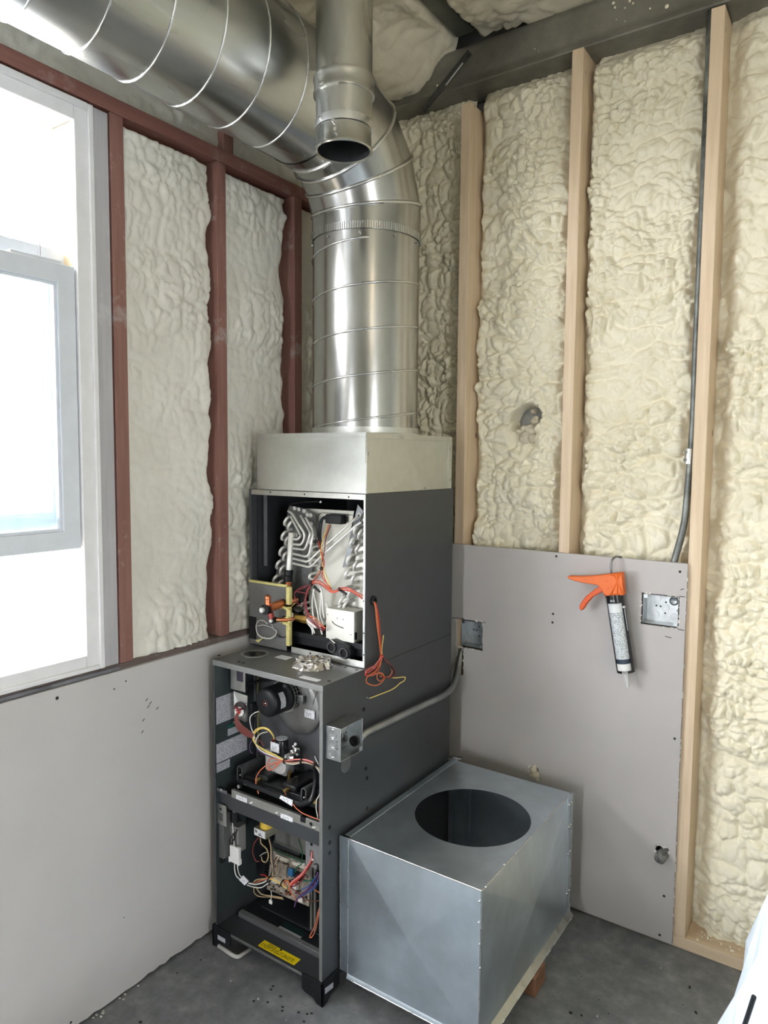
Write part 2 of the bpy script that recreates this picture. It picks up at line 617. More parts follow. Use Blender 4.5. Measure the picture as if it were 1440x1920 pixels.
def plate_holes(us, vs, skip, f, t):
    """A sheet made of grid cells (us x vs) without the cells in skip; f(u, v, side) -> point, side 0 front, 1 back"""
    mb = MB()
    bm = mb.bm
    cache = {}

    def V(i, j, s):
        if (i, j, s) not in cache:
            cache[(i, j, s)] = bm.verts.new(f(us[i], vs[j], s * t))
        return cache[(i, j, s)]
    filled = lambda i, j: 0 <= i < len(us) - 1 and 0 <= j < len(vs) - 1 and (i, j) not in skip
    for i in range(len(us) - 1):
        for j in range(len(vs) - 1):
            if not filled(i, j):
                continue
            bm.faces.new((V(i, j, 0), V(i + 1, j, 0), V(i + 1, j + 1, 0), V(i, j + 1, 0)))
            bm.faces.new((V(i, j, 1), V(i, j + 1, 1), V(i + 1, j + 1, 1), V(i + 1, j, 1)))
            for (di, dj), (a, b) in (((-1, 0), ((i, j), (i, j + 1))), ((1, 0), ((i + 1, j), (i + 1, j + 1))), ((0, -1), ((i, j), (i + 1, j))), ((0, 1), ((i, j + 1), (i + 1, j + 1)))):
                if not filled(i + di, j + dj):
                    bm.faces.new((V(*a, 0), V(*b, 0), V(*b, 1), V(*a, 1)))
    return mb


# ------------------------------------------------------------------ sprayed foam
def _h(ix, iy, s):
    v = np.sin(ix * 127.1 + iy * 311.7 + s * 74.7) * 43758.5453
    return v - np.floor(v)


def vnoise(u, v, cell, seed):
    U, V = u / cell, v / cell
    iu, iv = np.floor(U), np.floor(V)
    fu, fv = U - iu, V - iv
    fu, fv = fu * fu * (3 - 2 * fu), fv * fv * (3 - 2 * fv)
    a, b = _h(iu, iv, seed), _h(iu + 1, iv, seed)
    c, d = _h(iu, iv + 1, seed), _h(iu + 1, iv + 1, seed)
    return (a * (1 - fu) + b * fu) * (1 - fv) + (c * (1 - fu) + d * fu) * fv


def pillows(u, v, cu, cv, seed):
    """Rounded lumps pressed against each other: high inside each cell, narrow creases between cells"""
    U, V = u / cu, v / cv
    iu, iv = np.floor(U), np.floor(V)
    f1 = np.full_like(U, 9.0)
    f2 = np.full_like(U, 9.0)
    hh = np.zeros_like(U)
    for di in (-1, 0, 1):
        for dj in (-1, 0, 1):
            a, b = iu + di, iv + dj
            cx, cy = a + 0.1 + 0.8 * _h(a, b, seed), b + 0.1 + 0.8 * _h(a, b, seed + 1)
            d = np.sqrt((U - cx) ** 2 + (V - cy) ** 2)
            near = d < f1
            f2 = np.where(near, f1, np.minimum(f2, d))
            hh = np.where(near, _h(a, b, seed + 3), hh)
            f1 = np.minimum(f1, d)
    e = np.clip((f2 - f1) / 0.95, 0, 1)
    return np.sqrt(1 - (1 - e) ** 2) * (0.62 + 0.38 * hh * np.minimum(1, e * 3) + 0.0)


def smooth01(x):
    x = np.clip(x, 0, 1)
    return x * x * (3 - 2 * x)


def lumps(u, v, seed, size, lift, flow=1.0):
    wu = u + 0.040 * (vnoise(u, v, 0.09, seed + 20) - 0.5) + 0.009 * (vnoise(u, v, 0.030, seed + 23) - 0.5)
    wv = v + 0.060 * (vnoise(u, v, 0.12, seed + 21) - 0.5) + 0.009 * (vnoise(u, v, 0.030, seed + 24) - 0.5)
    ph = wv / lift + 1.1 * vnoise(u, v, 0.28, seed + 22)
    f = ph - np.floor(ph)
    bul = 1 - np.abs(2 * f - 1) ** 5
    a = pillows(wu, wv, size * 1.25, size * 1.0 * flow, seed)
    b = pillows(wu, wv, size * 0.66, size * 0.56 * flow, seed + 5)
    c = pillows(wu, wv, size * 0.34, size * 0.32 * flow, seed + 9)
    sm = smooth01((vnoise(u, v, 0.17, seed + 30) - 0.28) / 0.4)      # smoother and rougher patches
    return (0.32 * a + (0.14 + 0.20 * sm) * b + (0.02 + 0.09 * sm) * c) * (0.76 + 0.24 * bul) + 0.14 * bul


def foam_patch(name, m, parent, uu, vv, height, to_xyz, cut=None):
    U, V = np.meshgrid(uu, vv, indexing='ij')
    H = height(U, V)
    P = to_xyz(U, V, H)
    nu, nv = U.shape
    co = np.stack(P, -1).reshape(-1, 3)
    c = (co.min(0) + co.max(0)) / 2
    idx = np.arange(nu * nv).reshape(nu, nv)
    q = np.stack([idx[:-1, :-1], idx[1:, :-1], idx[1:, 1:], idx[:-1, 1:]], -1).reshape(-1, 4)
    if cut is not None:                       # leave out the cells that stay flat on the floor
        q = q[(H.ravel()[q] > cut).any(1)]
    me = bpy.data.meshes.new(name)
    me.vertices.add(len(co))
    me.vertices.foreach_set('co', (co - c).astype(np.float32).ravel())
    me.loops.add(q.size)
    me.loops.foreach_set('vertex_index', q.ravel().astype(np.int32))
    me.polygons.add(len(q))
    me.polygons.foreach_set('loop_start', (np.arange(len(q)) * 4).astype(np.int32))
    me.polygons.foreach_set('loop_total', np.full(len(q), 4, np.int32))
    me.update(calc_edges=True)
    me.validate()
    return link(me, name, m, Vector(c), parent, 180)


def ticks(a, b, step):
    return np.linspace(a, b, max(2, int(round((b - a) / step)) + 1))

# ================================================================== THE SETTING
XL, YB = -1.702, 2.296            # room faces of the left and the back drywall
SY = 2.309                        # room face of the back studs
SX = -1.7145                      # room face of the left studs
WALL = mat('corrugated_siding', (0.30, 0.30, 0.29), 0.6)
PLAIN = mat('plain_interior_wall', (0.62, 0.59, 0.50), 0.8)

floor = B('floor', (-1.95, 3.0, -4.6, 2.62, -0.12, 0.0), CONCRETE, None, 0, 'structure')
ceiling = B('ceiling', (-1.95, 3.0, -4.6, 2.62, 3.14, 3.24), PLAIN, None, 0, 'structure')
wall_back = B('wall_back', (-1.95, 3.0, 2.465, 2.55, 0.0, 3.14), WALL, None, 0, 'structure')
wall_front = plate_holes([-1.95, -0.87, -0.33, 3.0], [0.0, 1.98, 3.14], {(1, 0)}, lambda u, v, s: (u, -4.5 - s, v), 0.1).done('wall_front', PLAIN, None, 30, 0, 'structure')  # unseen doorway added to send light in from the front
# right wall, with an unseen doorway added to let light in from that side
DY0, DY1 = -1.47, -0.93
wall_right = plate_holes([-4.5, DY0, DY1, 2.46], [0.0, 1.98, 3.14], {(1, 0)}, lambda u, v, s: (3.0 + s, u, v), 0.1).done('wall_right', PLAIN, None, 30, 0, 'structure')
# left wall sheathing with the window opening
WY0, WY1, WZ0, WZ1 = -0.03, 1.092, 1.012, 2.398
VY0, VY1 = -1.30, -0.178  # opening of the added second window
wall_left = plate_holes([-4.6, VY0, VY1, WY0, WY1, 2.464], [0.0, WZ0, WZ1, 3.14], {(1, 1), (3, 1)}, lambda u, v, s: (-1.81 - s, u, v), 0.06).done('wall_left', WALL, None, 30, 0, 'structure')
outside = B('ground_outside', (-14.0, 12.0, -14.0, 10.0, -0.3, -0.14), mat('pale_gravel', (0.62, 0.62, 0.60), 0.9, 0, 0.15, 3), None, 0, 'structure')

# ---- ground-level back wall: foam between the studs
BAYS = [(-1.79, -1.270, 1.15), (-1.236, -0.866, 1.15), (-0.830, -0.452, 1.15), (-0.416, 0.10, 0.036), (0.1, 0.95, 0.036)]
FHX, FHZ = ay(2.385, 986, 786)[0], ay(2.385, 986, 786)[2]          # hole dug into the foam of the second bay


def back_height(seed, x0, x1, gapR=0.040, gapL=0.030, hole=False, size=0.050, flow=1.0):
    def h(U, V):
        z = lumps(U, V, seed, size, 0.20, flow)
        e = np.minimum((U - x0) / (gapL * (0.5 + 1.2 * vnoise(V, V, 0.09, seed + 40))), (x1 - U) / (gapR * (0.4 + 1.3 * vnoise(V, V, 0.11, seed + 41))))
        e = smooth01(e)
        H = 0.036 + 0.026 * vnoise(U, V, 0.24, seed + 42) + 0.084 * z
        H = H * (0.40 + 0.60 * e)
        if hole:
            rr = 1 + 0.55 * (vnoise(U, V, 0.03, 77) - 0.5)
            d = np.sqrt(((U - FHX) / 0.056) ** 2 + ((V - FHZ - 0.004) / 0.052) ** 2) * rr
            H = H - 0.16 * (1 - smooth01((d - 0.75) / 0.35))
            d2 = np.sqrt(((U - FHX - 0.005) / 0.055) ** 2 + ((V - FHZ + 0.075) / 0.06) ** 2) * rr
            H = H - 0.028 * (1 - smooth01((d2 - 0.6) / 0.6))
        # rising on to the steel at the top
        H = H * (1 - 0.55 * smooth01((V - 2.80) / 0.07))
        H = np.clip(H, -0.008 if hole else 0.003, 0.132)
        return H
    return h


def back_xyz(U, V, H):
    return U, 2.452 - H, V


for i, (a, b, zb) in enumerate(BAYS):
    foam_patch('spray_foam', FOAM_B, wall_back, ticks(a, b, 0.0042 if i < 4 else 0.010), ticks(zb, 2.866, 0.0044 if i < 4 else 0.010),
               back_height(11 + 13 * i, a, b, 0.035 if i else 0.02, 0.065 if i == 3 else 0.026, i == 1, 0.054 if i else 0.046, 1.15 if i else 1.4), back_xyz, -0.0075 if i == 1 else None)
# broken lump of foam stuck in the dug hole
bm_ = MB()
for (dx, dz, r, dy) in ((0.024, -0.006, 0.017, 0.014), (-0.014, -0.038, 0.019, 0.004), (0.013, -0.040, 0.021, 0.000), (0.010, 0.030, 0.010, 0.030), (-0.004, -0.066, 0.022, -0.010), (0.022, -0.068, 0.018, -0.010)):
    bm_.ball((FHX + dx, 2.402 + dy, FHZ + dz), r, 14)
rnd = random.Random(3)
for v in bm_.bm.verts:
    v.co += Vector((rnd.uniform(-1, 1), rnd.uniform(-1, 1), rnd.uniform(-1, 1))) * 0.0035
bm_.done('broken_foam', foam_mat('torn_foam', (0.66, 0.60, 0.47), (0.48, 0.43, 0.32), 3), wall_back, 40)

# ---- left wall: foam between the red studs


def left_height(seed, y0, y1, z1, gapR, top_round=0.0, base=0.070, amp=0.034):
    def h(U, V):
        z = lumps(U, V, seed, 0.048, 0.16, 1.6)
        sm = smooth01((vnoise(U, V, 0.20, seed + 33) - 0.25) / 0.5)
        e = np.minimum((U - y0) / 0.006, (y1 - U) / (gapR * (0.35 + 1.5 * vnoise(V, V, 0.10, seed + 44))))
        e = np.minimum(e, (z1 - V) / 0.03)
        if top_round:
            e = np.minimum(e, (1.0 + vnoise(V, U, 0.06, seed) * 0.5 - np.sqrt(np.clip((U - y1 + 0.14) / 0.16, 0, None) ** 2 + np.clip((V - z1 + top_round) / top_round, 0, None) ** 2)) * 4)
        e = smooth01(e)
        return (base + 0.012 * vnoise(U, V, 0.22, seed + 45) + amp * z * (0.35 + 0.65 * sm)) * (0.30 + 0.70 * e)
    return h


def left_xyz(U, V, H):
    return -1.815 + H, U, V


for (a, b, z0, z1, seed, gr, tr) in ((1.238, 1.572, 0.964, 2.462, 101, 0.030, 0.0), (1.602, 1.932, 0.964, 2.462, 117, 0.05, 0.16), (1.962, 2.455, 0.964, 2.462, 133, 0.02, 0.0),
                                     (-0.6, 2.455, 2.498, 3.06, 151, 0.02, 0.0)):
    st = 0.0055 if z0 < 2 else 0.009
    foam_patch('spray_foam', FOAM_L, wall_left, ticks(a, b, st), ticks(z0, z1, st), left_height(seed, a, b, z1, gr, tr, 0.070 if z0 < 2 else 0.056), left_xyz)

# ---- ceiling foam


def ceil_height(U, V):
    z = lumps(U, V, 201, 0.075, 0.30)
    H = 0.055 + 0.04 * vnoise(U, V, 0.3, 202) + 0.045 * z
    # heavy pillow of foam in the corner above the duct
    d = np.sqrt(((U + 1.60) / 0.27) ** 2 + ((V - 2.33) / 0.34) ** 2)
    H = H + 0.125 * (1 - smooth01((d - 0.45) / 0.6))
    # channel left free along the roof purlin
    H = H * smooth01((np.abs(U + 1.268) - 0.034) / 0.02)
    return H


foam_patch('spray_foam', FOAM_C, ceiling, ticks(-1.82, 0.35, 0.009), ticks(0.9, 2.36, 0.009), ceil_height, lambda U, V, H: (U, V, 3.125 - H))

# ---- steel: girt along the top of the back wall, roof purlin, brace


def channel(name, prof, ext, m):
    return MB().prism(prof, ext).done(name, m, None, 35)


def cee(y0, y1, z0, z1, t, lip, x):
    """C section outline (open towards -y), wall thickness t"""
    return [(x, y0, z0), (x, y1, z0), (x, y1, z1), (x, y0, z1), (x, y0, z1 - lip), (x, y0 + t, z1 - lip), (x, y0 + t, z1 - t), (x, y1 - t, z1 - t), (x, y1 - t, z0 + t), (x, y0 + t, z0 + t), (x, y0 + t, z0 + lip), (x, y0, z0 + lip)]


girt = MB()
zb_, zt_ = 2.862, 3.020
outer = []
for k in range(6):       # rounded top, flat web, rounded bottom, then the bottom flange
    a = math.radians(90 * k / 5)
    outer.append((2.365 - 0.035 * math.sin(a), zt_ - 0.035 * (1 - math.cos(a))))
for k in range(6):
    a = math.radians(60 * k / 5)
    outer.append((2.330 - 0.020 * (1 - math.cos(a)), zb_ + 0.045 - 0.030 * math.sin(a)))
outer += [(2.314, zb_ + 0.004), (2.318, zb_), (2.455, zb_), (2.455, zt_)]
girt.prism([(-1.80, y, z) for y, z in outer], (3.2, 0, 0))
tag(girt.done('steel_girt', STEEL_BEAM, None, 35), 'long dark grey steel beam along the top of the back wall', 'beam')
purlin = MB().box(-1.302, -1.234, 0.4, 2.33, 3.045, 3.14)
tag(purlin.done('roof_purlin', mat('greenish_steel', (0.13, 0.135, 0.11), 0.5, 0.4, 0.25, 6), None, 30, 0.004), 'greenish steel roof purlin between lumps of ceiling foam', 'beam')
br = thing('brace_strap', ay(2.305, 790, 206), 'dark flat steel brace strap bolted across the beam by the corner', 'brace')
p0, p1 = ay(2.300, 881, 97), ay(2.300, 793, 208)
ax1 = (p1 - p0).normalized()
w1 = ax1.cross(Vector((0, 1, 0))).normalized()
MB().obox((p0 + p1) / 2, (p1 - p0) / 2, w1 * 0.012, (0, 0.0025, 0)).done('strap', STEEL_DARK, br, 30, 0.001)
q0, q1 = ay(2.292, 868, 118), ay(2.292, 836, 160)
MB().cyl(q0, q1, 0.0035, 10).done('rod', mat('rod_steel', (0.35, 0.34, 0.31), 0.4, 0.8), br, 60)
for px, py in ((875, 106), (800, 198)):
    c = ay(2.297, px, py)
    MB().cyl(c, c + Vector((0, -0.006, 0)), 0.006, 8).done('bolt', STEEL_DARK, br, 30)
# overspray splashes of foam on the beam
sp = MB()
rnd = random.Random(5)
for px, py, r in ((1150, 6, 9), (1153, 14, 7), (1181, 2, 7), (1187, 6, 6), (1219, 16, 5), (1250, 12, 11), (1172, 15, 4), (1156, 37, 3), (1172, 40, 3), (1003, 92, 3), (1010, 96, 2), (820, 160, 7), (768, 186, 6)):
    c = ay(2.329, px, py)
    sp.lathe(c, (0, -1, 0), [(r * 0.0006, 0), (r * 0.0005, 0.002), (0, 0.0035)], 8)
sp.done('foam_splashes', FOAM_B, wall_back, 60, 0, 'stuff')

# ---- back studs and bottom plate
STUDS = [(-1.2685, 2.80, 'pine wall stud standing just right of the round duct, first of the pale studs'),
         (-0.866, 2.862, 'pine wall stud above the middle of the grey back panel, dark knot on its front'),
         (-0.4525, 2.852, 'pine wall stud running the full height beside the grey back panel edge')]
for x, z, lab in STUDS:
    o = MB().box(x, x + 0.0375, SY, SY + 0.1395, 0.038, z).done('wall_stud', STUD, None, 30, 0.002)
    tag(o, lab, 'stud', 'pale studs of the back wall')
tag(B('bottom_plate', (-1.79, 1.2, SY, SY + 0.1395, 0.0, 0.0378), PLATE, None, 0.002), 'pale pine bottom plate lying on the concrete floor under the back wall', 'plate')

# ---- left studs, top plate, sill
for y, w, z0, z1, m, nm, lab in (
        (1.1965, 0.041, 0.966, 2.458, RED_V, 'wall_stud', 'red primed stud next to the window, white scribbles on it'),
        (1.568, 0.038, 0.966, 2.458, RED_V, 'wall_stud', 'dusty red primed stud between the two tall bays of left foam'),
        (1.927, 0.039, 0.966, 2.458, RED_V, 'wall_stud', 'dark red stud in the corner just left of the round duct')):
    o = MB().box(SX - 0.089, SX, y, y + w, z0, z1).done(nm, m, None, 30, 0.0015)
    tag(o, lab, 'stud', 'red studs of the left wall')
o = MB().box(SX - 0.085, SX - 0.004, 1.1475, 1.1925, 0.966, 2.452).done('jamb_stud', GREY_WOOD, None, 30, 0.0015)
tag(o, 'grey white painted stud squeezed between window trim and red stud', 'stud')
tag(B('top_plate', (SX - 0.089, SX + 0.002, -2.0, 2.305, 2.4585, 2.4985), RED_H, None, 0.002), 'long red primed rail running above the window and left foam', 'plate')
tag(B('cripple_stud', (SX - 0.089, SX - 0.002, 1.602, 1.642, 2.499, 2.74), RED_V, None, 0.002), 'short red stud block rising above the red rail behind the duct', 'stud')
tag(B('sill_plate', (SX - 0.085, SX - 0.001, -2.0, 2.305, 0.9285, 0.9655), SILL_D, None, 0.002), 'dark dusty wooden ledge along the top of the left drywall', 'plate')
tag(B('sill_shim', (SX - 0.028, SX + 0.006, -2.0, 1.19, 0.9505, 0.9615), mat('charcoal_shim', (0.14, 0.14, 0.155), 0.7, 0, 0.5, 12), None, 0.002), 'thin dark grey strip under the window trim', 'strip')

# ---- left drywall
t = thing('drywall_panel', (XL - 0.006, 0.85, 0.008), 'grey drywall sheet below the window on the left wall', 'drywall')
d = MB()
rnd = random.Random(9)
ys = [-2.0 + 0.02 * i for i in range(215)]
low = [0.006 + (0.010 * max(0, rnd.random() - 0.35) if 1.0 < y < 1.45 else 0.003 * rnd.random()) for y in ys]
ring = [(XL - 0.0125, y, z) for y, z in zip(ys, low)] + [(XL - 0.0125, ys[-1], 0.9495), (XL - 0.0125, -2.0, 0.9495)]
d.prism(ring, (0.0125, 0, 0))
d.done('sheet', DRYWALL_L, t, 30, 0)
sc = MB()
for px, py, r in ((107, 1309, 4.2), (214, 1292, 2.2), (236, 1277, 2.2), (133, 1917, 3.0), (233, 1720, 1.5)):
    c = ax_(XL, px, py)
    sc.cyl(c - Vector((0.002, 0, 0)), c + Vector((0.0006, 0, 0)), r * 0.0011, 8)
for px, py in ((275, 1312), (282, 1318), (269, 1350), (295, 1328), (278, 1325), (267, 1372)):
    c = ax_(XL, px, py)
    sc.obox(c, (0.0006, 0, 0), (0, 0.004, 0.003), (0, 0.0006, -0.0008))
sc.done('screw_heads', INK, t, 60, 0, 'stuff')

# ---- back drywall, with the cut-outs for two boxes, a stub and a foam plug
t = thing('drywall_panel', (-1.05, YB + 0.006, 0.008), 'grey drywall sheet on the lower back wall with cut square holes', 'drywall')
J1 = (-1.247, -1.137, 0.850, 0.957)
J2 = (-0.584, -0.470, 1.029, 1.130)
PP = (-0.512, -0.471, 0.288, 0.322)
FH = (-0.945, -0.910, 0.438, 0.470)
SL = (-1.243, -1.214, 0.745, 0.850)
us = sorted({-1.700, -0.4510, *J1[:2], *J2[:2], *PP[:2], *FH[:2], *SL[:2]})
vs = sorted({0.010, 1.2335, *J1[2:], *J2[2:], *PP[2:], *FH[2:], *SL[2:]})
skip = set()
for h in (J1, J2, PP, FH, SL):
    for i in range(len(us) - 1):
        for j in range(len(vs) - 1):
            if us[i] >= h[0] - 1e-6 and us[i + 1] <= h[1] + 1e-6 and vs[j] >= h[2] - 1e-6 and vs[j + 1] <= h[3] + 1e-6:
                skip.add((i, j))
plate_holes(us, vs, skip, lambda u, v, s: (u, YB + s, v), 0.0125).done('sheet', DRYWALL_B, t, 30)
sc = MB()
for px, py in ((1275, 1072), (1265, 1385), (1245, 1680), (1237, 1753), (1043, 1043), (1037, 1151), (1036, 1167)):
    c = ay(YB, px, py)
    sc.cyl(c + Vector((0, 0.002, 0)), c - Vector((0, 0.0006, 0)), 0.0042, 10)
for (a, b) in (((1247, 1193), (1259, 1196)), ((1272, 1118), (1284, 1119)), ((1272, 1180), (1283, 1182)), ((905, 1166), (910, 1168)), ((847, 1158), (870, 1160)),  ((1276, 1106), (1282, 1104))):
    sc.tube([ay(YB - 0.0005, *a), ay(YB - 0.0005, *b)], 0.0011, 5)
sc.done('screw_heads', INK, t, 60, 0, 'stuff')
ch = MB()          # ragged paper round the cut-outs and along the right edge
rnd = random.Random(12)
for (x0, x1, z0, z1) in (J1, J2, PP, FH):
    for k in range(26):
        s = rnd.random() * 2 * ((x1 - x0) + (z1 - z0))
        if s < x1 - x0: p = (x0 + s, z0)
        elif s < (x1 - x0) + (z1 - z0): p = (x1, z0 + s - (x1 - x0))
        elif s < 2 * (x1 - x0) + (z1 - z0): p = (x0 + s - (x1 - x0) - (z1 - z0), z1)
        else: p = (x0, z0 + s - 2 * (x1 - x0) - (z1 - z0))
        r = rnd.uniform(0.0015, 0.0045)
        ch.obox((p[0], YB + 0.001, p[1]), (r, 0.0005, r * rnd.uniform(-1, 1)), (0, 0.002, 0), (-r * 0.4 * rnd.uniform(-1, 1), 0, r * 0.5))
for k in range(46):
    z = rnd.choice([rnd.uniform(0.05, 0.3), rnd.uniform(0.05, 1.2)])
    r = rnd.uniform(0.002, 0.006)
    ch.obox((-0.4510, YB + 0.004, z), (r * 0.5, 0, 0), (0, 0.003, 0), (0, 0, r))
for k in range(14):
    r = rnd.uniform(0.002, 0.004)
    ch.obox((rnd.choice([-1.243, -1.214]), YB + 0.001, rnd.uniform(0.75, 0.85)), (r * 0.5, 0, 0), (0, 0.003, 0), (0, 0, r))
ch.done('torn_gypsum', GYPSUM, t, 30, 0, 'stuff')

# ---- windows: casing, jamb, two sashes with glass; the second one is unseen, added for its light
JAMB = mat('honey_jamb', (0.60, 0.48, 0.30), 0.5, 0, 0.1, 10)
CX0, CX1 = -1.733, -1.7145
CZ0, CZ1 = 0.968, 2.450


def sash(win, nm, x0, x1, y0, y1, z0, z1, w):
    f = plate_holes([y0, y0 + w, y1 - w, y1], [z0, z0 + w, z1 - w, z1], {(1, 1)}, lambda u, v, s: (x0 + s, u, v), x1 - x0).done(nm, WHITE_SASH, win, 30, 0.002)
    xm = (x0 + x1) / 2
    plate_holes([y0 + w, y0 + w + 0.007, y1 - w - 0.007, y1 - w], [z0 + w, z0 + w + 0.007, z1 - w - 0.007, z1 - w], {(1, 1)}, lambda u, v, s: (xm + s, u, v), 0.011).done('glazing_bead', WHITE_SASH, f, 30, 0.001)
    B('pane', (xm - 0.002, xm + 0.002, y0 + w, y1 - w, z0 + w, z1 - w), GLASS, f)
    return f


def build_window(name, w0, w1):
    win = bpy.data.objects.new(name, None)
    COL.objects.link(win)
    win.location = (-1.76, (w0 + w1) / 2, 0.97)
    LOC[name] = Vector(win.location)
    win['kind'] = 'structure'
    o0, o1 = w0 - 0.051, w1 + 0.051
    for dims in ((CX0, CX1, w1, o1, CZ0, CZ1), (CX0, CX1, o0, w0, CZ0, CZ1), (CX0, CX1, w0, w1, WZ1, CZ1), (CX0, CX1, w0, w1, CZ0, WZ0)):
        B('casing', dims, WHITE_TRIM, win, 0.0025)
    for dims in ((CX1 - 0.001, CX1 + 0.007, o1 - 0.014, o1, CZ0, CZ1), (CX1 - 0.001, CX1 + 0.007, w0, o1 - 0.0145, CZ1 - 0.018, CZ1), (CX1 - 0.001, CX1 + 0.007, w0, o1 - 0.0145, CZ0, CZ0 + 0.012)):
        B('casing_bead', dims, WHITE_TRIM, win, 0.002)
    for dims in ((-1.87, CX0, w1 + 0.001, w1 + 0.012, WZ0, WZ1), (-1.87, CX0, w0 - 0.012, w0 - 0.001, WZ0, WZ1), (-1.87, CX0, w0, w1, WZ1 + 0.001, WZ1 + 0.012), (-1.87, CX0, w0, w1, WZ0 - 0.012, WZ0 - 0.001)):
        B('jamb', dims, JAMB, win, 0)
    sash(win, 'upper_sash', -1.800, -1.766, w0 + 0.004, w1 - 0.004, 1.352, 2.078, 0.040)      # slid down behind the lower one
    lo = sash(win, 'lower_sash', -1.758, -1.722, w0 + 0.004, w1 - 0.003, 1.302, 2.032, 0.048)
    B('sash_rest', (-1.757, -1.725, w1 - 0.167, w1 - 0.037, 2.032, 2.040), WHITE_SASH, lo, 0.001)
    MB().cyl((-1.745, w1 - 0.082, 2.036), (-1.745, w1 - 0.082, 2.075), 0.0022, 8).done('latch_pin', mat('pin_grey', (0.3, 0.3, 0.32), 0.5), lo, 30)


build_window('window_1', WY0, WY1)
build_window('added_window', VY0, VY1)

# ================================================================== DUCTS
DX, DY, DR, DZ, BEND = -1.405, 1.93, 0.1745, 2.572, 0.285


def helix(c, axis, u, w, r, h0, h1, pitch, phase, n=40):
    out = []
    steps = int((h1 - h0) / pitch * n)
    for i in range(steps + 1):
        h = h0 + (h1 - h0) * i / steps
        a = 2 * math.pi * (h / pitch) + phase
        out.append(Vector(c) + axis * h + (u * math.cos(a) + w * math.sin(a)) * r)
    return out


ZB = 1.6225
t = thing('vertical_duct', (DX, DY, ZB), 'upright round spiral duct rising from the silver plenum to the elbow', 'duct')
top = DZ - BEND
MB().lathe((DX, DY, 0), (0, 0, 1), [(DR - 0.002, ZB + 0.001), (DR, ZB + 0.001), (DR, top - 0.045), (DR - 0.002, top - 0.045)], 96, True).done('shell', GALV_DUCT, t, 40)
X_, Y_, Z_ = Vector((1, 0, 0)), Vector((0, 1, 0)), Vector((0, 0, 1))
MB().tube(helix((DX, DY, ZB + 0.006), Z_, X_, Y_, DR + 0.0008, 0.0, top - 0.075 - ZB, 0.137, math.radians(200)), 0.0036, 6).done('spiral_seam', SEAM, t, 180)
MB().lathe((DX, DY, ZB), (0, 0, 1), [(DR + 0.001, 0), (DR + 0.012, 0), (DR + 0.012, 0.003), (DR + 0.003, 0.004), (DR + 0.003, 0.022), (DR + 0.001, 0.022)], 80, True).done('starting_collar', GALV_PLENUM, t, 40)
st = MB()
for k in range(10):
    a = 2 * math.pi * k / 10 + 0.2
    c = Vector((DX + (DR + 0.001) * math.cos(a), DY + (DR + 0.001) * math.sin(a), top - 0.058))
    st.cyl(c, c + Vector((math.cos(a), math.sin(a), 0)) * 0.005, 0.0035, 6)
st.done('screw_heads', STEEL, t, 30, 0, 'stuff')

# elbow: five mitred gores, drawn as one chain of rings each
t = thing('duct_elbow', (DX, DY, top - 0.045), 'segmented round duct elbow turning from the upright duct to the overhead run', 'duct')
cy_, cz_ = DY - BEND, DZ - BEND          # bend centre line: y = cy_, z = cz_, going towards -y


def elbow_ring(ang, r, n=72, shift=0.0):
    """Mitre ring in the plane through the bend axis at ang (0 = horizontal plane at the bottom, 90 = vertical plane)"""
    out = []
    for k in range(n):
        p = 2 * math.pi * k / n
        q = BEND + r * math.cos(p) / 1.0
        out.append(Vector((DX + r * math.sin(p), cy_ + q * math.cos(ang) , cz_ + q * math.sin(ang))))
    return out


def mitre(ang, seg_ang, r, n=72):
    """Ring where the straight gore with axis direction of seg_ang meets the mitre plane at ang"""
    out = []
    # gore axis: tangent at seg_ang, passing at radius BEND/cos(d) line; the section stays round across the axis
    rad = Vector((0, math.cos(seg_ang), math.sin(seg_ang)))
    tan = Vector((0, -math.sin(seg_ang), math.cos(seg_ang)))
    base = Vector((DX, cy_, cz_)) + rad * BEND
    nrm = Vector((0, -math.sin(ang), math.cos(ang)))
    for k in range(n):
        p = 2 * math.pi * k / n
        s = base + rad * (r * math.cos(p)) + Vector((1, 0, 0)) * (r * math.sin(p))
        tt = -(s - Vector((DX, cy_, cz_))).dot(nrm) / tan.dot(nrm)
        out.append(s + tan * tt)
    return out


R5 = math.radians
joints = [R5(11.25), R5(33.75), R5(56.25), R5(78.75)]
segs = [R5(0), R5(22.5), R5(45), R5(67.5), R5(90)]
lim = [None] + joints + [None]
for i, sa in enumerate(segs):
    rings = []
    r = DR + 0.0022
    if i == 0:
        A = [Vector((DX + r * math.sin(2 * math.pi * k / 72), DY + r * math.cos(2 * math.pi * k / 72), top - 0.045)) for k in range(72)]
        Bq = mitre(joints[0], sa, r)
    elif i == 4:
        A = mitre(joints[3], sa, r)
        Bq = [Vector((DX + r * math.sin(2 * math.pi * k / 72), cy_ - 0.035, DZ + r * math.cos(2 * math.pi * k / 72))) for k in range(72)]
    else:
        A, Bq = mitre(joints[i - 1], sa, r), mitre(joints[i], sa, r)
    g = MB()
    a = [g.bm.verts.new(p) for p in A]
    b = [g.bm.verts.new(p) for p in Bq]
    for k in range(72):
        g.bm.faces.new((a[k], a[(k + 1) % 72], b[(k + 1) % 72], b[k]))
    g.done('gore', GALV_DUCT, t, 40)
for i, ja in enumerate(joints):
    A = mitre(ja, segs[i], DR + 0.004)
    MB().tube(A + [A[0]], 0.0048, 8, False).done('gore_seam', SEAM, t, 180)
cr = MB()
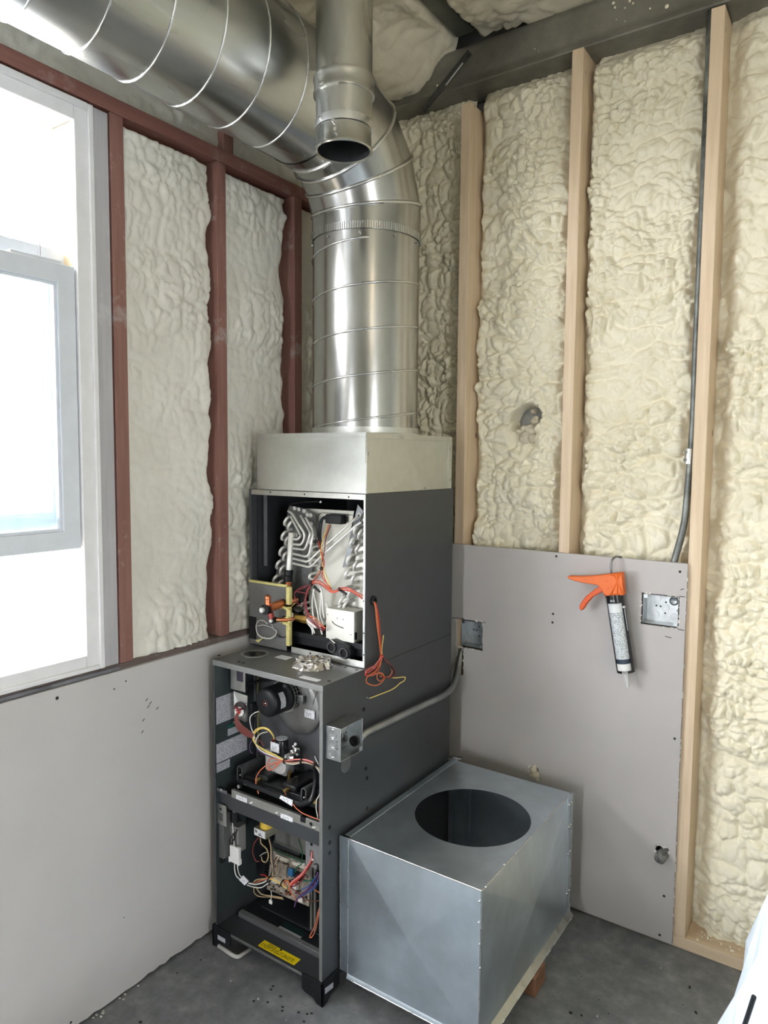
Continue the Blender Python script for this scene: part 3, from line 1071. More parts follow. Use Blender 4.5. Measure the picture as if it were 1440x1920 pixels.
for k in range(150):
    a = 2 * math.pi * k / 150
    c = Vector((DX + (DR + 0.003) * math.cos(a), DY + (DR + 0.003) * math.sin(a), top - 0.033))
    rad = Vector((math.cos(a), math.sin(a), 0))
    cr.obox(c, Vector((-math.sin(a), math.cos(a), 0)) * 0.0022, Vector((0, 0, 0.011)), rad * 0.0016)
cr.done('crimped_edge', SEAM, t, 30, 0, 'stuff')

Y_END = -0.75
t = thing('overhead_duct', (DX, cy_, DZ - DR), 'large round spiral duct running overhead along the window wall', 'duct')
MB().lathe((DX, 0, DZ), (0, 1, 0), [(DR - 0.002, Y_END), (DR, Y_END), (DR, cy_ - 0.034), (DR - 0.002, cy_ - 0.034)], 96, True).done('shell', GALV_OVER, t, 40)
MB().tube(helix((DX, cy_ - 0.05, DZ), -Y_, X_, Z_, DR + 0.0008, 0.0, cy_ - 0.06 - Y_END, 0.137, math.radians(-60)), 0.0026, 6).done('spiral_seam', SEAM, t, 180)
for y in (0.55,):
    MB().lathe((DX, y, DZ), (0, 1, 0), [(DR + 0.001, -0.012), (DR + 0.0035, -0.012), (DR + 0.0035, 0.012), (DR + 0.001, 0.012)], 72, True).done('hanger_strap', GALV_PLENUM, t, 40)
    MB().box(DX - 0.012, DX + 0.012, y - 0.012, y + 0.012, DZ + DR + 0.0035, 3.06).done('hanger_strap', GALV_PLENUM, t, 30)

# ================================================================== FLUE PIPE
FY = 1.42
fz = lambda py: ay(FY, 645, py).z
fx = ay(FY, 645, 180).x
FR = 0.0685
t = thing('flue_pipe', (fx, FY, fz(288)), 'open ended metal flue pipe hanging from the ceiling in front of the duct', 'flue')
MB().lathe((fx, FY, 0), Z_, [(FR - 0.0015, fz(156)), (FR, fz(156)), (FR, 3.10), (FR - 0.0015, 3.10)], 56, True).done('pipe', GALV_FLUE, t, 40)
MB().lathe((fx, FY, 0), Z_, [(FR + 0.001, fz(184)), (FR + 0.0055, fz(184)), (FR + 0.0065, fz(180)), (FR + 0.0045, fz(174)), (FR + 0.0045, fz(160)), (FR + 0.0065, fz(155)), (FR + 0.0055, fz(150)), (FR + 0.001, fz(150))], 56, True).done('collar', GALV_FLUE, t, 40)
z1, z2 = fz(183), fz(230)
MB().lathe((fx, FY, 0), Z_, [(FR - 0.003, z2), (FR - 0.0015, z2), (FR + 0.001, z1), (FR - 0.0005, z1)], 56, True).done('sleeve', GALV_FLUE, t, 40)
MB().lathe((fx, FY, 0), Z_, [(FR - 0.002, fz(246)), (FR + 0.0015, fz(246)), (FR + 0.0022, fz(238)), (FR + 0.0015, fz(231)), (FR - 0.002, fz(231))], 56, True).done('draw_band', SEAM, t, 40)
MB().lathe((fx, FY, 0), Z_, [(FR - 0.0045, fz(284)), (FR - 0.001, fz(286)), (FR + 0.002, fz(284)), (FR + 0.0018, fz(280)), (FR - 0.001, fz(277)), (FR - 0.0015, fz(247)), (FR - 0.003, fz(247))], 56, True).done('end_fitting', GALV_FLUE, t, 40)
MB().lathe((fx, FY, 0), Z_, [(FR - 0.0047, fz(283)), (FR - 0.0048, fz(160)), (0, fz(150))], 40).done('liner', mat('dark_inside', (0.03, 0.032, 0.034), 0.5, 0.6), t, 40)  # near-black inside, darker than the outer pipe
bo = MB()
for px, py in ((633, 242), (660, 262), (657, 246)):
    c = ay(FY, px, py)
    d = Vector((c.x - fx, 0, 0)); d.y = -math.sqrt(max(0, FR ** 2 - d.x ** 2)); d.normalize()
    p = Vector((fx, FY, c.z)) + d * FR
    bo.cyl(p, p + d * 0.005, 0.0045, 8)
bo.done('screw_heads', STEEL, t, 30, 0, 'stuff')

# ================================================================== SUPPLY PLENUM ON TOP OF THE COIL
PX0, PX1, PY0, PY1, PZ0, PZ1 = -1.652, -1.2135, 1.674, 2.176, 1.4435, 1.6215
t = thing('supply_plenum', (-1.43, 1.92, PZ0), 'plain silver sheet metal plenum box under the upright duct', 'plenum')
B('front_panel', (PX0, PX1, PY0, PY0 + 0.0015, PZ0, PZ1), GALV_PLENUM, t)
B('side_panel', (PX1 - 0.0015, PX1, PY0 + 0.0015, PY1, PZ0, PZ1), GALV_PLENUM, t)
B('side_panel', (PX0, PX0 + 0.0015, PY0 + 0.0015, PY1, PZ0, PZ1), GALV_PLENUM, t)
B('back_panel', (PX0 + 0.0015, PX1 - 0.0015, PY1 - 0.0015, PY1, PZ0, PZ1), GALV_PLENUM, t)


def ring_plate(x0, x1, y0, y1, z, t_, cx, cy, r, n=64):
    """Flat sheet with a round hole"""
    mb = MB()
    bm = mb.bm
    rows = []
    for zz in (z, z - t_):
        inner, outer = [], []
        for k in range(n):
            a = 2 * math.pi * (k + 0.5) / n
            dx, dy = math.cos(a), math.sin(a)
            inner.append(bm.verts.new((cx + r * dx, cy + r * dy, zz)))
            s = min(((x1 - cx) if dx > 0 else (x0 - cx)) / dx if abs(dx) > 1e-9 else 9, ((y1 - cy) if dy > 0 else (y0 - cy)) / dy if abs(dy) > 1e-9 else 9)
            outer.append([cx + s * dx, cy + s * dy])
        for X, Y in ((x0, y0), (x1, y0), (x1, y1), (x0, y1)):
            k = min(range(n), key=lambda q: (outer[q][0] - X) ** 2 + (outer[q][1] - Y) ** 2)
            outer[k] = [X, Y]
        rows.append((inner, [bm.verts.new((*o, zz)) for o in outer]))
    for k in range(n):
        j = (k + 1) % n
        bm.faces.new((rows[0][0][k], rows[0][1][k], rows[0][1][j], rows[0][0][j]))
        bm.faces.new((rows[1][0][j], rows[1][1][j], rows[1][1][k], rows[1][0][k]))
        bm.faces.new((rows[0][0][j], rows[1][0][j], rows[1][0][k], rows[0][0][k]))
        bm.faces.new((rows[0][1][k], rows[1][1][k], rows[1][1][j], rows[0][1][j]))
    return mb


ring_plate(PX0, PX1, PY0, PY1, PZ1 + 0.001, 0.001, DX, DY, DR - 0.002).done('top_panel', GALV_PLENUM, t, 30)
B('corner_flange', (PX1 + 0.0002, PX1 + 0.0018, PY1 - 0.022, PY1 + 0.004, PZ0, PZ1), GALV_PLENUM, t, 0.0006)
B('top_flange', (PX1 + 0.0002, PX1 + 0.0016, PY0 + 0.004, PY1 - 0.023, PZ1 - 0.016, PZ1), GALV_PLENUM, t, 0.0006)
B('top_flange', (PX0, PX1, PY0 - 0.0015, PY0 - 0.0002, PZ1 - 0.012, PZ1), GALV_PLENUM, t, 0.0006)
B('corner_seam', (PX1 - 0.002, PX1 + 0.002, PY0 - 0.002, PY0 + 0.002, PZ0, PZ1), SEAM, t, 0.0012)
sc = MB()
for y, z in ((PY1 - 0.01, PZ1 - 0.04), (PY1 - 0.01, PZ0 + 0.03), (2.0, PZ0 + 0.007), (1.85, PZ1 - 0.008), (PY0 + 0.012, 1.56)):
    sc.cyl((PX1 + 0.001, y, z), (PX1 + 0.005, y, z), 0.004, 6)
sc.done('screw_heads', STEEL, t, 30, 0, 'stuff')

# ================================================================== COIL CABINET (upper box)
CX0_, CX1_, CY0, CY1, CZ0_, CZ1_ = -1.683, -1.209, 1.668, 2.19, 0.9255, 1.4425
coil = thing('coil_cabinet', (-1.446, 1.93, CZ0_), 'open charcoal coil cabinet full of white tubes above the furnace', 'coil cabinet')
T = 0.0014
B('side_panel', (CX1_ - T, CX1_, CY0, CY1, CZ0_, CZ1_), CABINET, coil)
B('side_panel', (CX0_, CX0_ + T, CY0, CY1, CZ0_, CZ1_), CABINET, coil)
B('back_panel', (CX0_ + T, CX1_ - T, CY1 - T, CY1, CZ0_, CZ1_), CABINET, coil)
B('insulation_liner', (CX0_ + T + 0.0005, CX0_ + 0.014, CY0 + 0.03, CY1 - T, CZ0_ + 0.01, CZ1_ - 0.012), CABINET_IN, coil)
B('insulation_liner', (CX1_ - 0.014, CX1_ - T - 0.0005, CY0 + 0.03, CY1 - T, CZ0_ + 0.01, CZ1_ - 0.012), CABINET_IN, coil)
B('insulation_liner', (CX0_ + 0.015, CX1_ - 0.015, CY1 - 0.016, CY1 - T - 0.0005, CZ0_ + 0.01, CZ1_ - 0.012), CABINET_IN, coil)
B('top_rail', (CX0_ + 0.004, CX1_ - 0.006, CY0, CY0 + 0.002, CZ1_ - 0.0175, CZ1_ - 0.001), ZINC, coil, 0.0006)
B('top_rail', (CX0_ + 0.004, CX1_ - 0.006, CY0 + 0.002, CY0 + 0.03, CZ1_ - 0.003, CZ1_ - 0.001), ZINC, coil)
B('corner_post', (CX1_ - 0.0085, CX1_ - T, CY0 - 0.001, CY0 + 0.022, CZ0_, CZ1_ - 0.0005), ZINC, coil, 0.0008)
B('corner_post', (CX0_ + T, CX0_ + 0.010, CY0 - 0.001, CY0 + 0.026, CZ0_, CZ1_ - 0.0005), CABINET, coil, 0.0008)
B('inner_flange', (CX0_ + 0.020, CX0_ + 0.034, CY0 + 0.045, CY0 + 0.05, 1.185, CZ1_ - 0.02), CABINET_GREY, coil, 0.0008)
B('bottom_rail', (-1.50, CX1_ - 0.006, CY0, CY0 + 0.0025, CZ0_ + 0.0005, CZ0_ + 0.020), ZINC, coil, 0.0008)
B('bottom_rail', (CX0_ + 0.005, CX1_ - 0.005, CY0 - 0.006, CY0 + 0.03, CZ0_ + 0.0002, CZ0_ + 0.0018), CABINET, coil)
sc = MB()
for px, py in ((507, 921), (571, 925), (654, 930)):
    c = ay(CY0, px, py + 2)
    sc.cyl(c + Vector((0, 0.001, 0)), c - Vector((0, 0.0006, 0)), 0.003, 8)
for py in (1127, 1187, 1228):
    c = ay(CY0 - 0.001, 682, py)
    sc.cyl(c + Vector((0, 0.001, 0)), c - Vector((0, 0.0006, 0)), 0.0025, 8)
c = ay(CY0, 582, 1225)
sc.cyl(c, c - Vector((0, 0.0008, 0)), 0.0035, 8)
sc.done('screw_holes', INK, coil, 40, 0, 'stuff')

# --- connection plate at the lower left with foam tape
PA, PB, PC, PD = ay(CY0 - 0.003, 479, 1205), ay(CY0 - 0.003, 538, 1219), ay(CY0 - 0.003, 540, 1102), ay(CY0 - 0.003, 478, 1093)
plx0, plx1, plz0, plz1 = CX0_ + 0.002, PB.x, CZ0_ + 0.004, (PC.z + PD.z) / 2
cp = B('connection_plate', (plx0, plx1, CY0 - 0.004, CY0 - 0.002, plz0, plz1), CONN_PLATE, coil, 0.001)


def lump_strip(name, pts, r, m, parent, seed, n=10):
    rn = random.Random(seed)
    P = spline(pts, 5)
    return MB().tube(P, [r * rn.uniform(0.75, 1.2) for _ in P], n).done(name, m, parent, 180)


tx = plx1 + 0.008
B('foam_tape', (plx1 + 0.001, plx1 + 0.0165, CY0 - 0.010, CY0 + 0.006, ay(CY0, 545, 1134).z, plz1 + 0.004), FOAM_TAPE, coil, 0.003)
B('foam_tape', (plx0, plx1 + 0.0005, CY0 - 0.008, CY0 + 0.004, plz1 + 0.0005, plz1 + 0.009), FOAM_TAPE, coil, 0.003)
B('foam_tape', (plx1 + 0.001, plx1 + 0.0145, CY0 - 0.010, CY0 + 0.006, ay(CY0, 545, 1160).z, ay(CY0, 545, 1138).z), FOAM_TAPE, coil, 0.003)
B('foam_tape', (plx1 + 0.001, plx1 + 0.0155, CY0 - 0.010, CY0 + 0.006, ay(CY0, 540, 1210).z, ay(CY0, 545, 1163).z), FOAM_TAPE, coil, 0.003)
lump_strip('foam_tape', [ay(CY0 - 0.008, 524, 1140), ay(CY0 - 0.014, 532, 1139), ay(CY0 - 0.012, 542, 1146), ay(CY0 - 0.009, 544, 1156)], 0.0045, FOAM_TAPE, coil, 1)
lump_strip('foam_tape', [ay(CY0 - 0.008, 526, 1164), ay(CY0 - 0.012, 533, 1168), ay(CY0 - 0.010, 541, 1172), ay(CY0 - 0.009, 543, 1182)], 0.0050, FOAM_TAPE, coil, 2)
lump_strip('foam_tape', [ay(CY0 - 0.008, 530, 1160), ay(CY0 - 0.012, 540, 1158)], 0.0035, FOAM_TAPE, coil, 3)
# suction line stub: horizontal copper with an elbow up, capped with black rubber
st = ay(CY0 - 0.004, 530, 1131)
en = ay(CY0 - 0.062, 505, 1138)
up = ay(CY0 - 0.062, 502, 1124)
dn = ay(CY0 - 0.062, 506, 1162)
cs = sub('line_stubs', st, coil)
MB().tube([st + Vector((0, 0.06, 0)), st, Vector((st.x, en.y, st.z - 0.004))], 0.0135, 16).done('copper_stub', COPPER, cs, 40)
MB().tube(fillet([Vector((st.x, en.y, st.z - 0.004)), Vector((up.x, en.y, st.z - 0.004)), Vector((up.x, en.y, up.z + 0.004))], 0.02), 0.0095, 14).done('copper_stub', COPPER, cs, 60)
MB().ball((up.x, en.y, up.z + 0.005), 0.0105, 14).done('copper_stub', COPPER, cs, 180)
MB().cyl((st.x - 0.012, en.y - 0.012, st.z - 0.010), (st.x - 0.012, en.y + 0.012, st.z - 0.010), 0.0165, 16).done('rubber_collar', BLACK, cs, 40)
MB().cyl((st.x - 0.019, en.y - 0.020, st.z - 0.012), (st.x - 0.019, en.y - 0.011, st.z - 0.012), 0.0085, 6).done('valve_cap', mat('white_cap', (0.75, 0.74, 0.72), 0.4), cs, 30)
dn0 = ay(CY0 - 0.045, 508, 1150)
lp = ay(CY0 - 0.045, 510, 1163)
MB().cyl(dn0 + Vector((-0.006, 0, 0.012)), lp + Vector((0, 0, 0.002)), 0.0095, 12).done('copper_stub', mat('red_primed_copper', (0.30, 0.05, 0.045), 0.4, 0.4, 0.3, 40), cs, 40)
MB().tube([lp + Vector((0, 0, 0.002)), lp + Vector((0.03, 0.03, 0)), lp + Vector((0.055, 0.10, 0))], 0.0062, 12).done('copper_stub', COPPER, cs, 60)
MB().cyl(lp + Vector((0.004, -0.006, 0)), lp + Vector((0.004, 0.012, 0)), 0.0100, 12).done('rubber_collar', BLACK, cs, 40)
MB().cyl(lp + Vector((0.004, -0.012, 0)), lp + Vector((0.004, -0.006, 0)), 0.0055, 6).done('valve_cap', MATS['white_cap'], cs, 30)
for k in range(2):       # black ragged holes behind the stubs
    c = (ay(CY0 - 0.0045, 531, 1132), ay(CY0 - 0.0045, 533, 1161))[k]
    MB().lathe(c, (0, -1, 0), [(0.016 - 0.005 * k, 0), (0.015 - 0.005 * k, 0.0008), (0, 0.0009)], 12).done('knockout', DARK_HOLE, cs, 30)
# the loop of thin grey sensor wire with a torn yellow tag
loop = [ay(CY0 - 0.006, 502, 1170), ay(CY0 - 0.01, 492, 1163), ay(CY0 - 0.015, 483, 1166), ay(CY0 - 0.02, 480, 1176), ay(CY0 - 0.02, 483, 1189), ay(CY0 - 0.02, 492, 1196), ay(CY0 - 0.018, 506, 1198), ay(CY0 - 0.016, 516, 1192), ay(CY0 - 0.014, 518, 1184), ay(CY0 - 0.012, 508, 1176), ay(CY0 - 0.012, 494, 1172), ay(CY0 - 0.016, 482, 1174)]
wh = sub('sensor_lead', loop[0], coil)
MB().tube(spline(loop), 0.0011, 6).done('wire', WM['white'], wh, 180)
loop2 = [p + Vector((0.004, -0.004, 0.004)) for p in loop[2:9]] + [ay(CY0 - 0.008, 514, 1180), ay(CY0 - 0.006, 508, 1168)]
MB().tube(spline(loop2), 0.0011, 6).done('wire', WM['white'], wh, 180)
MB().tube(spline([ay(CY0 - 0.014, 517, 1188), ay(CY0 - 0.010, 524, 1194), ay(CY0 - 0.006, 531, 1195), ay(CY0 - 0.005, 537, 1193)]), 0.002, 6).done('wire', WM['black'], wh, 180)
tg = [ay(CY0 - 0.02, 497, 1193), ay(CY0 - 0.022, 486, 1199), ay(CY0 - 0.022, 478, 1200), ay(CY0 - 0.022, 484, 1205), ay(CY0 - 0.02, 490, 1199)]
MB().prism(tg, (0, 0.002, 0)).done('torn_tag', FOAM_TAPE, wh, 30)
B('corner_gap', (CX0_ + 0.001, CX0_ + 0.034, CY0 - 0.0055, CY0 - 0.0045, ay(CY0, 490, 1200).z, ay(CY0, 484, 1157).z), DARK_HOLE, wh)

# --- coil slabs: end plates, U bends, delta plate
YC = 1.745
dp = MB().prism([ay(YC + 0.02, *p) for p in ((571, 953), (664, 958), (642, 1088), (648, 1150), (585, 1185), (572, 1060))], (0, 0.002, 0))
delta = dp.done('delta_plate', ALU_PLATE, coil, 30, 0.001)
rib = MB()
rib.tube([ay(YC + 0.019, *p) for p in fillet([Vector((q[0], q[1], 0)) for q in ((604, 1060), (596, 968), (602, 961), (664, 966))], 8, 3) for p in [(p.x, p.y)]], 0.0012, 6)
rib.tube([ay(YC + 0.019, 649, 1062), ay(YC + 0.019, 641, 1116)], 0.0008, 6)
rib.done('pressed_rib', COIL_GREY, delta, 60)
MB().prism([ay(YC, *p) for p in ((541, 948), (566, 952), (592, 965), (593, 1010), (585, 1070), (572, 1130), (520, 1125), (512, 1095), (530, 1030))], (0, 0.0025, 0)).done('end_plate', COIL_GREY, coil, 30)
MB().prism([ay(YC - 0.006, *p) for p in ((671, 946), (681, 958), (651, 1063), (642, 1064))], (0, 0.0025, 0)).done('grey_strap', mat('strap_grey', (0.20, 0.21, 0.22), 0.45, 0.6, 0.2, 40), coil, 30)
MB().prism([ay(YC + 0.014, *p) for p in ((670, 965), (700, 965), (700, 1120), (650, 1185), (632, 1185), (640, 1090))], (0, 0.0025, 0)).done('end_plate', ALU_PLATE, coil, 30)
B('fin_pack', (CX0_ + 0.075, CX1_ - 0.03, YC + 0.03, YC + 0.40, CZ0_ + 0.08, CZ0_ + 0.30), mat('fin_pack_dark', (0.05, 0.052, 0.055), 0.6, 0.4, 0.3, 90), coil)


def ubend(px, py, w, h, y, r=0.0050, tilt=0.0):
    """return bend poking out of the end plate towards the room; px, py = its middle in the photo on plane y"""
    c = ay(y, px, py)
    s = h / 640.0
    pts = [c + Vector((tilt * s, 0.026, s / 2)), c + Vector((tilt * s, 0.004, s / 2))]
    for k in range(9):
        a = math.pi * (0.5 - k / 8)
        pts.append(c + Vector((tilt * s * math.sin(a), -0.012 * math.cos(a) - 0.006, s / 2 * math.sin(a))))
    pts += [c + Vector((-tilt * s, 0.004, -s / 2)), c + Vector((-tilt * s, 0.026, -s / 2))]
    return MB().tube(pts, r, 8).done('return_bend', ALU, coil, 180)


for px, py in ((541, 977), (548, 985), (536, 1004), (543, 1013), (532, 1033), (539, 1042), (526, 1058), (533, 1068), (520, 1086), (528, 1096)):
    ubend(px, py, 11, 17, YC - 0.006, tilt=0.25)
for px, py in ((672, 992), (680, 1001), (664, 1017), (675, 1029), (659, 1048), (671, 1060), (654, 1076), (667, 1085), (649, 1108), (660, 1112), (644, 1126), (652, 1134), (632, 1144), (640, 1140)):
    ubend(px, py, 11, 17, YC - 0.008, 0.0054, tilt=0.25)
for px, py in ((588, 1015), (590, 1030), (586, 1044), (588, 1055), (587, 1080), (570, 1136), (578, 1146), (562, 1140)):
    ubend(px, py, 8, 12, YC - 0.004, 0.0045, tilt=0.1)
ts = MB()
for px, py in ((554, 953), (562, 955), (572, 958), (578, 965), (584, 966), (585, 982), (557, 1003), (676, 965), (685, 975)):
    c = ay(YC - 0.002, px, py)
    ts.lathe(c, (0, -1, 0), [(0.0065, 0), (0.0065, 0.006), (0.005, 0.006), (0.0045, 0.001), (0, 0.001)], 12)
ts.done('tube_ends', ALU, coil, 40, 0, 'stuff')

# --- header manifold and the six feeder tubes
YH = 1.706
h0, h1 = ay(YH, 546.5, 999), ay(YH, 541.5, 1070)
MB().tube([h0 + Vector((0, 0, 0.001)), h0, h1], [0.0075, 0.0095, 0.0095], 14).done('header_pipe', ALU, coil, 60)
MB().lathe(h1 + Vector((0, 0, 0.004)), h1 - h0, [(0.0125, 0), (0.0145, 0.002), (0.0145, 0.017), (0.0125, 0.019), (0.0145, 0.021), (0.0145, 0.038), (0.012, 0.040), (0, 0.040)], 16).done('rubber_sleeve', BLACK, coil, 40)
MB().cyl(ay(YH, 541, 1092), ay(YH - 0.012, 540, 1108), 0.0115, 14).done('suction_pipe', COPPER, coil, 60)
feeds = [
    [(549, 1010), (557, 1012), (564, 1005), (562, 1000), (545, 968)],
    [(549, 1020), (564, 1022), (570, 1012), (571, 1000), (563, 988), (548, 963), (540, 958)],
    [(549, 1028), (571, 1031), (576, 1020), (582, 1000), (578, 992), (563, 966)],
    [(549, 1038), (575, 1044), (580, 1038), (587, 1003), (586, 993), (573, 970)],
    [(549, 1047), (577, 1054), (602, 1030), (672, 967)],
    [(549, 1056), (581, 1064), (606, 1040), (668, 985), (679, 979)]]
for f in feeds:
    n = len(f)
    P = [ay(YH - 0.004 + (0.0 if i < n - 2 else 0.02) - 0.004 * (i > 0), *p) for i, p in enumerate(f)]
    MB().tube(fillet(P, 0.012), 0.0038, 8).done('feeder_tube', ALU, coil, 180)
# small capillaries below the harness
for f in ([(590, 1100), (586, 1120), (586, 1145), (590, 1165)], [(600, 1098), (604, 1115), (605, 1140), (608, 1160)], [(592, 1112), (597, 1108), (602, 1116), (600, 1150), (606, 1170)],
          [(611, 1130), (615, 1140), (615, 1150)], [(566, 1162), (578, 1170), (585, 1180), (586, 1192)], [(570, 1160), (584, 1172), (590, 1188)], [(586, 1105), (594, 1140), (598, 1165), (604, 1190)]):
    MB().tube(spline([ay(1.695, *p) for p in f]), 0.0026, 6).done('capillary_tube', ALU, coil, 180)
# brass metering valve
v0, v1 = ay(1.69, 549, 1156), ay(1.69, 566, 1160)
tv = MB().cyl(v0, v1, 0.0115, 6).done('metering_valve', BRASS, coil, 30)
MB().cyl(v1, ay(1.69, 578, 1162), 0.0135, 6).done('hex_nut', BRASS, tv, 30)
MB().tube([ay(1.69, 577, 1161), ay(1.69, 584, 1168), ay(1.69, 594, 1176)], [0.010, 0.009, 0.006], 10).done('distributor', mat('pale_distributor', (0.68, 0.62, 0.60), 0.4), tv, 60)
B('valve_tag', (v0.x + 0.003, v0.x + 0.013, v0.y - 0.014, v0.y - 0.0125, v0.z - 0.012, v0.z + 0.016), WHITE_P, tv)
MB().lathe(ay(1.70, 560, 1141), (0, 0.15, 1), [(0, -0.006), (0.02, -0.006), (0.022, 0), (0.016, 0.006), (0, 0.007)], 18).done('valve_diaphragm', mat('valve_dark', (0.06, 0.055, 0.05), 0.35, 0.6), tv, 40)
# black sensor box on the delta plate with leads
sb = ay(1.742, 612, 981); sb2 = ay(1.742, 642, 966)
sx = MB().box(sb.x, sb2.x, 1.735, 1.764, sb.z, sb2.z).done('sensor_box', BLACK, coil, 30, 0.003)
B('sensor_ear', (sb2.x - 0.010, sb2.x + 0.006, 1.757, 1.764, sb.z + 0.006, sb2.z - 0.004), BLACK, sx, 0.002)
for off, px in ((0, 0), (3, 4)):
    MB().tube(spline([ay(1.738, 616, 970 + off), ay(1.733, 606, 970 + off), ay(1.730, 599 + px, 982), ay(1.728, 597 + px, 1005), ay(1.725, 600 + px, 1030)]), 0.0032, 8).done('sensor_cable', BLACK, sx, 180)
MB().tube(spline([ay(1.72, 541, 952), ay(1.71, 545, 946), ay(1.705, 565, 942), ay(1.70, 600, 940)]), 0.0018, 6).done('sensor_probe', BLACK, coil, 180)
B('probe_tip', tuple(q for a, b in zip(ay(1.70, 599, 943), ay(1.705, 603, 939)) for q in (min(a, b), max(a, b))), WHITE_P, coil)

# --- grey white control box with a curved slot, drain pan and drain ports
c0, c1 = ay(1.690, 611, 1196), ay(1.690, 664, 1148)
kb = B('relay_box', (c0.x, c1.x, 1.690, 1.742, c0.z, c1.z), ALU_PLATE, coil, 0.0012)
MB().tube(spline([ay(1.6893, *p) for p in ((622.5, 1165), (627, 1170), (634, 1174), (644, 1178))]), 0.0012, 6).done('curved_slot', INK, kb, 60)
dots = MB()
for px, py in ((632.5, 1159), (643.5, 1161.5), (614.5, 1152), (614, 1182), (658, 1190)):
    c = ay(1.690, px, py)
    dots.cyl(c, c - Vector((0, 0.0008, 0)), 0.0017, 8)
dots.done('screw_holes', INK, kb, 40, 0, 'stuff')
B('side_plug', (c1.x - 0.001, c1.x + 0.0025, 1.691, 1.702, c0.z + 0.010, c0.z + 0.032), BLACK, kb)
B('drain_pan', (CX0_ + 0.02, CX1_ - 0.016, 1.70, 2.10, CZ0_ + 0.02, CZ0_ + 0.062), BLACK, coil, 0.004)
B('drain_pan_lip', (CX0_ + 0.02, CX1_ - 0.016, 1.692, 1.6995, CZ0_ + 0.045, CZ0_ + 0.064), BLACK, coil, 0.002)
pd0, pd1 = ay(1.668, 623, 1213), ay(1.668, 646, 1224)
mid = (pd0 + pd1) / 2
ob = MB()
ring = []
dv = (pd1 - pd0).normalized(); nv = Vector((0, -1, 0)).cross(dv).normalized()
for k in range(17):
    a = math.pi / 2 + math.pi * k / 16
    ring.append(pd0 + dv * (0.022 * math.cos(a)) + nv * (0.022 * math.sin(a)))
for k in range(17):
    a = -math.pi / 2 + math.pi * k / 16
    ring.append(pd1 + dv * (0.022 * math.cos(a)) + nv * (0.022 * math.sin(a)))
dr = ob.prism(ring, (0, 0.035, 0)).done('drain_fitting', BLACK, coil, 40, 0.002)
for c in (pd0, pd1):
    MB().lathe(c + Vector((0, -0.0005, 0)), (0, -1, 0), [(0.0125, 0), (0.0165, 0), (0.0165, 0.006), (0.0125, 0.006)], 24, True).done('drain_port', mat('port_grey', (0.035, 0.036, 0.04), 0.35), dr, 40)
    MB().lathe(c + Vector((0, -0.0008, 0)), (0, -1, 0), [(0.0123, 0), (0, 0.0002)], 24).done('port_hole', DARK_HOLE, dr, 40)

# --- wiring inside the coil cabinet
hub = ay(1.668, 583, 1094)
cw = sub('coil_wiring', hub, coil)
run = lambda pts, col, y, r=0.0016: wire([ay(y if not isinstance(p, tuple) or len(p) < 3 else p[2], p[0], p[1]) for p in pts], col, cw, r)
for pts, col in (
        ([(617, 982, 1.735), (612, 1000, 1.72), (603, 1020, 1.70), (605, 1050, 1.69), (603, 1065, 1.68), (585, 1092, 1.668)], 'orange'),
        ([(614, 985, 1.735), (606, 1010, 1.70), (602, 1035, 1.69), (605, 1060, 1.68), (612, 1080, 1.67), (620, 1100, 1.665)], 'yellow'),
        ([(620, 984, 1.735), (611, 1010, 1.70), (608, 1035, 1.69), (602, 1060, 1.68), (600, 1075, 1.675), (584, 1092, 1.668)], 'maroon'),
        ([(597, 1014, 1.70), (602, 1035, 1.69), (608, 1055, 1.68), (604, 1075, 1.675), (606, 1085, 1.67), (622, 1105, 1.665)], 'red'),
        ([(583, 1094, 1.668), (592, 1088, 1.665), (605, 1092, 1.662), (618, 1104, 1.66), (628, 1108, 1.66), (637, 1103, 1.66), (652, 1102, 1.665), (668, 1110, 1.67), (682, 1117, 1.68)], 'red'),
        ([(583, 1095, 1.668), (593, 1091, 1.664), (606, 1096, 1.661), (619, 1107, 1.66), (628, 1110, 1.66), (637, 1105, 1.66), (652, 1105, 1.665), (668, 1113, 1.67), (682, 1121, 1.68)], 'salmon'),
        ([(583, 1096, 1.668), (594, 1094, 1.664), (606, 1099, 1.661), (618, 1109, 1.66), (628, 1111, 1.66), (638, 1107, 1.66), (655, 1108, 1.665), (670, 1116, 1.67), (681, 1124, 1.68)], 'red'),
        ([(604, 1066, 1.675), (607, 1080, 1.668), (614, 1096, 1.662), (620, 1105, 1.66)], 'orange'),
        ([(582, 1095, 1.668), (570, 1102, 1.664), (556, 1108, 1.664), (552, 1116, 1.668), (556, 1128, 1.668), (565, 1134, 1.666), (572, 1126, 1.664), (578, 1108, 1.665), (583, 1096, 1.667)], 'maroon'),
        ([(582, 1096, 1.668), (566, 1101, 1.662), (554, 1109, 1.662), (558, 1109, 1.662), (575, 1113, 1.664)], 'maroon'),
        ([(582, 1097, 1.668), (575, 1110, 1.664), (574, 1130, 1.664), (578, 1150, 1.664), (592, 1166, 1.664), (610, 1179, 1.67)], 'red'),
        ([(583, 1097, 1.668), (576, 1112, 1.662), (573, 1132, 1.661), (577, 1152, 1.661), (590, 1169, 1.662), (609, 1182, 1.67)], 'maroon'),
        ([(580, 1155, 1.664), (590, 1158, 1.663), (600, 1168, 1.664), (610, 1178, 1.67)], 'orange'),
        ([(583, 1098, 1.668), (573, 1118, 1.663), (571, 1140, 1.661), (576, 1158, 1.660), (592, 1173, 1.662), (606, 1184, 1.668)], 'maroon'),
        ([(612, 1191, 1.672), (620, 1199, 1.668), (628, 1206, 1.664)], 'white')):
    run(pts, col, 1.668)
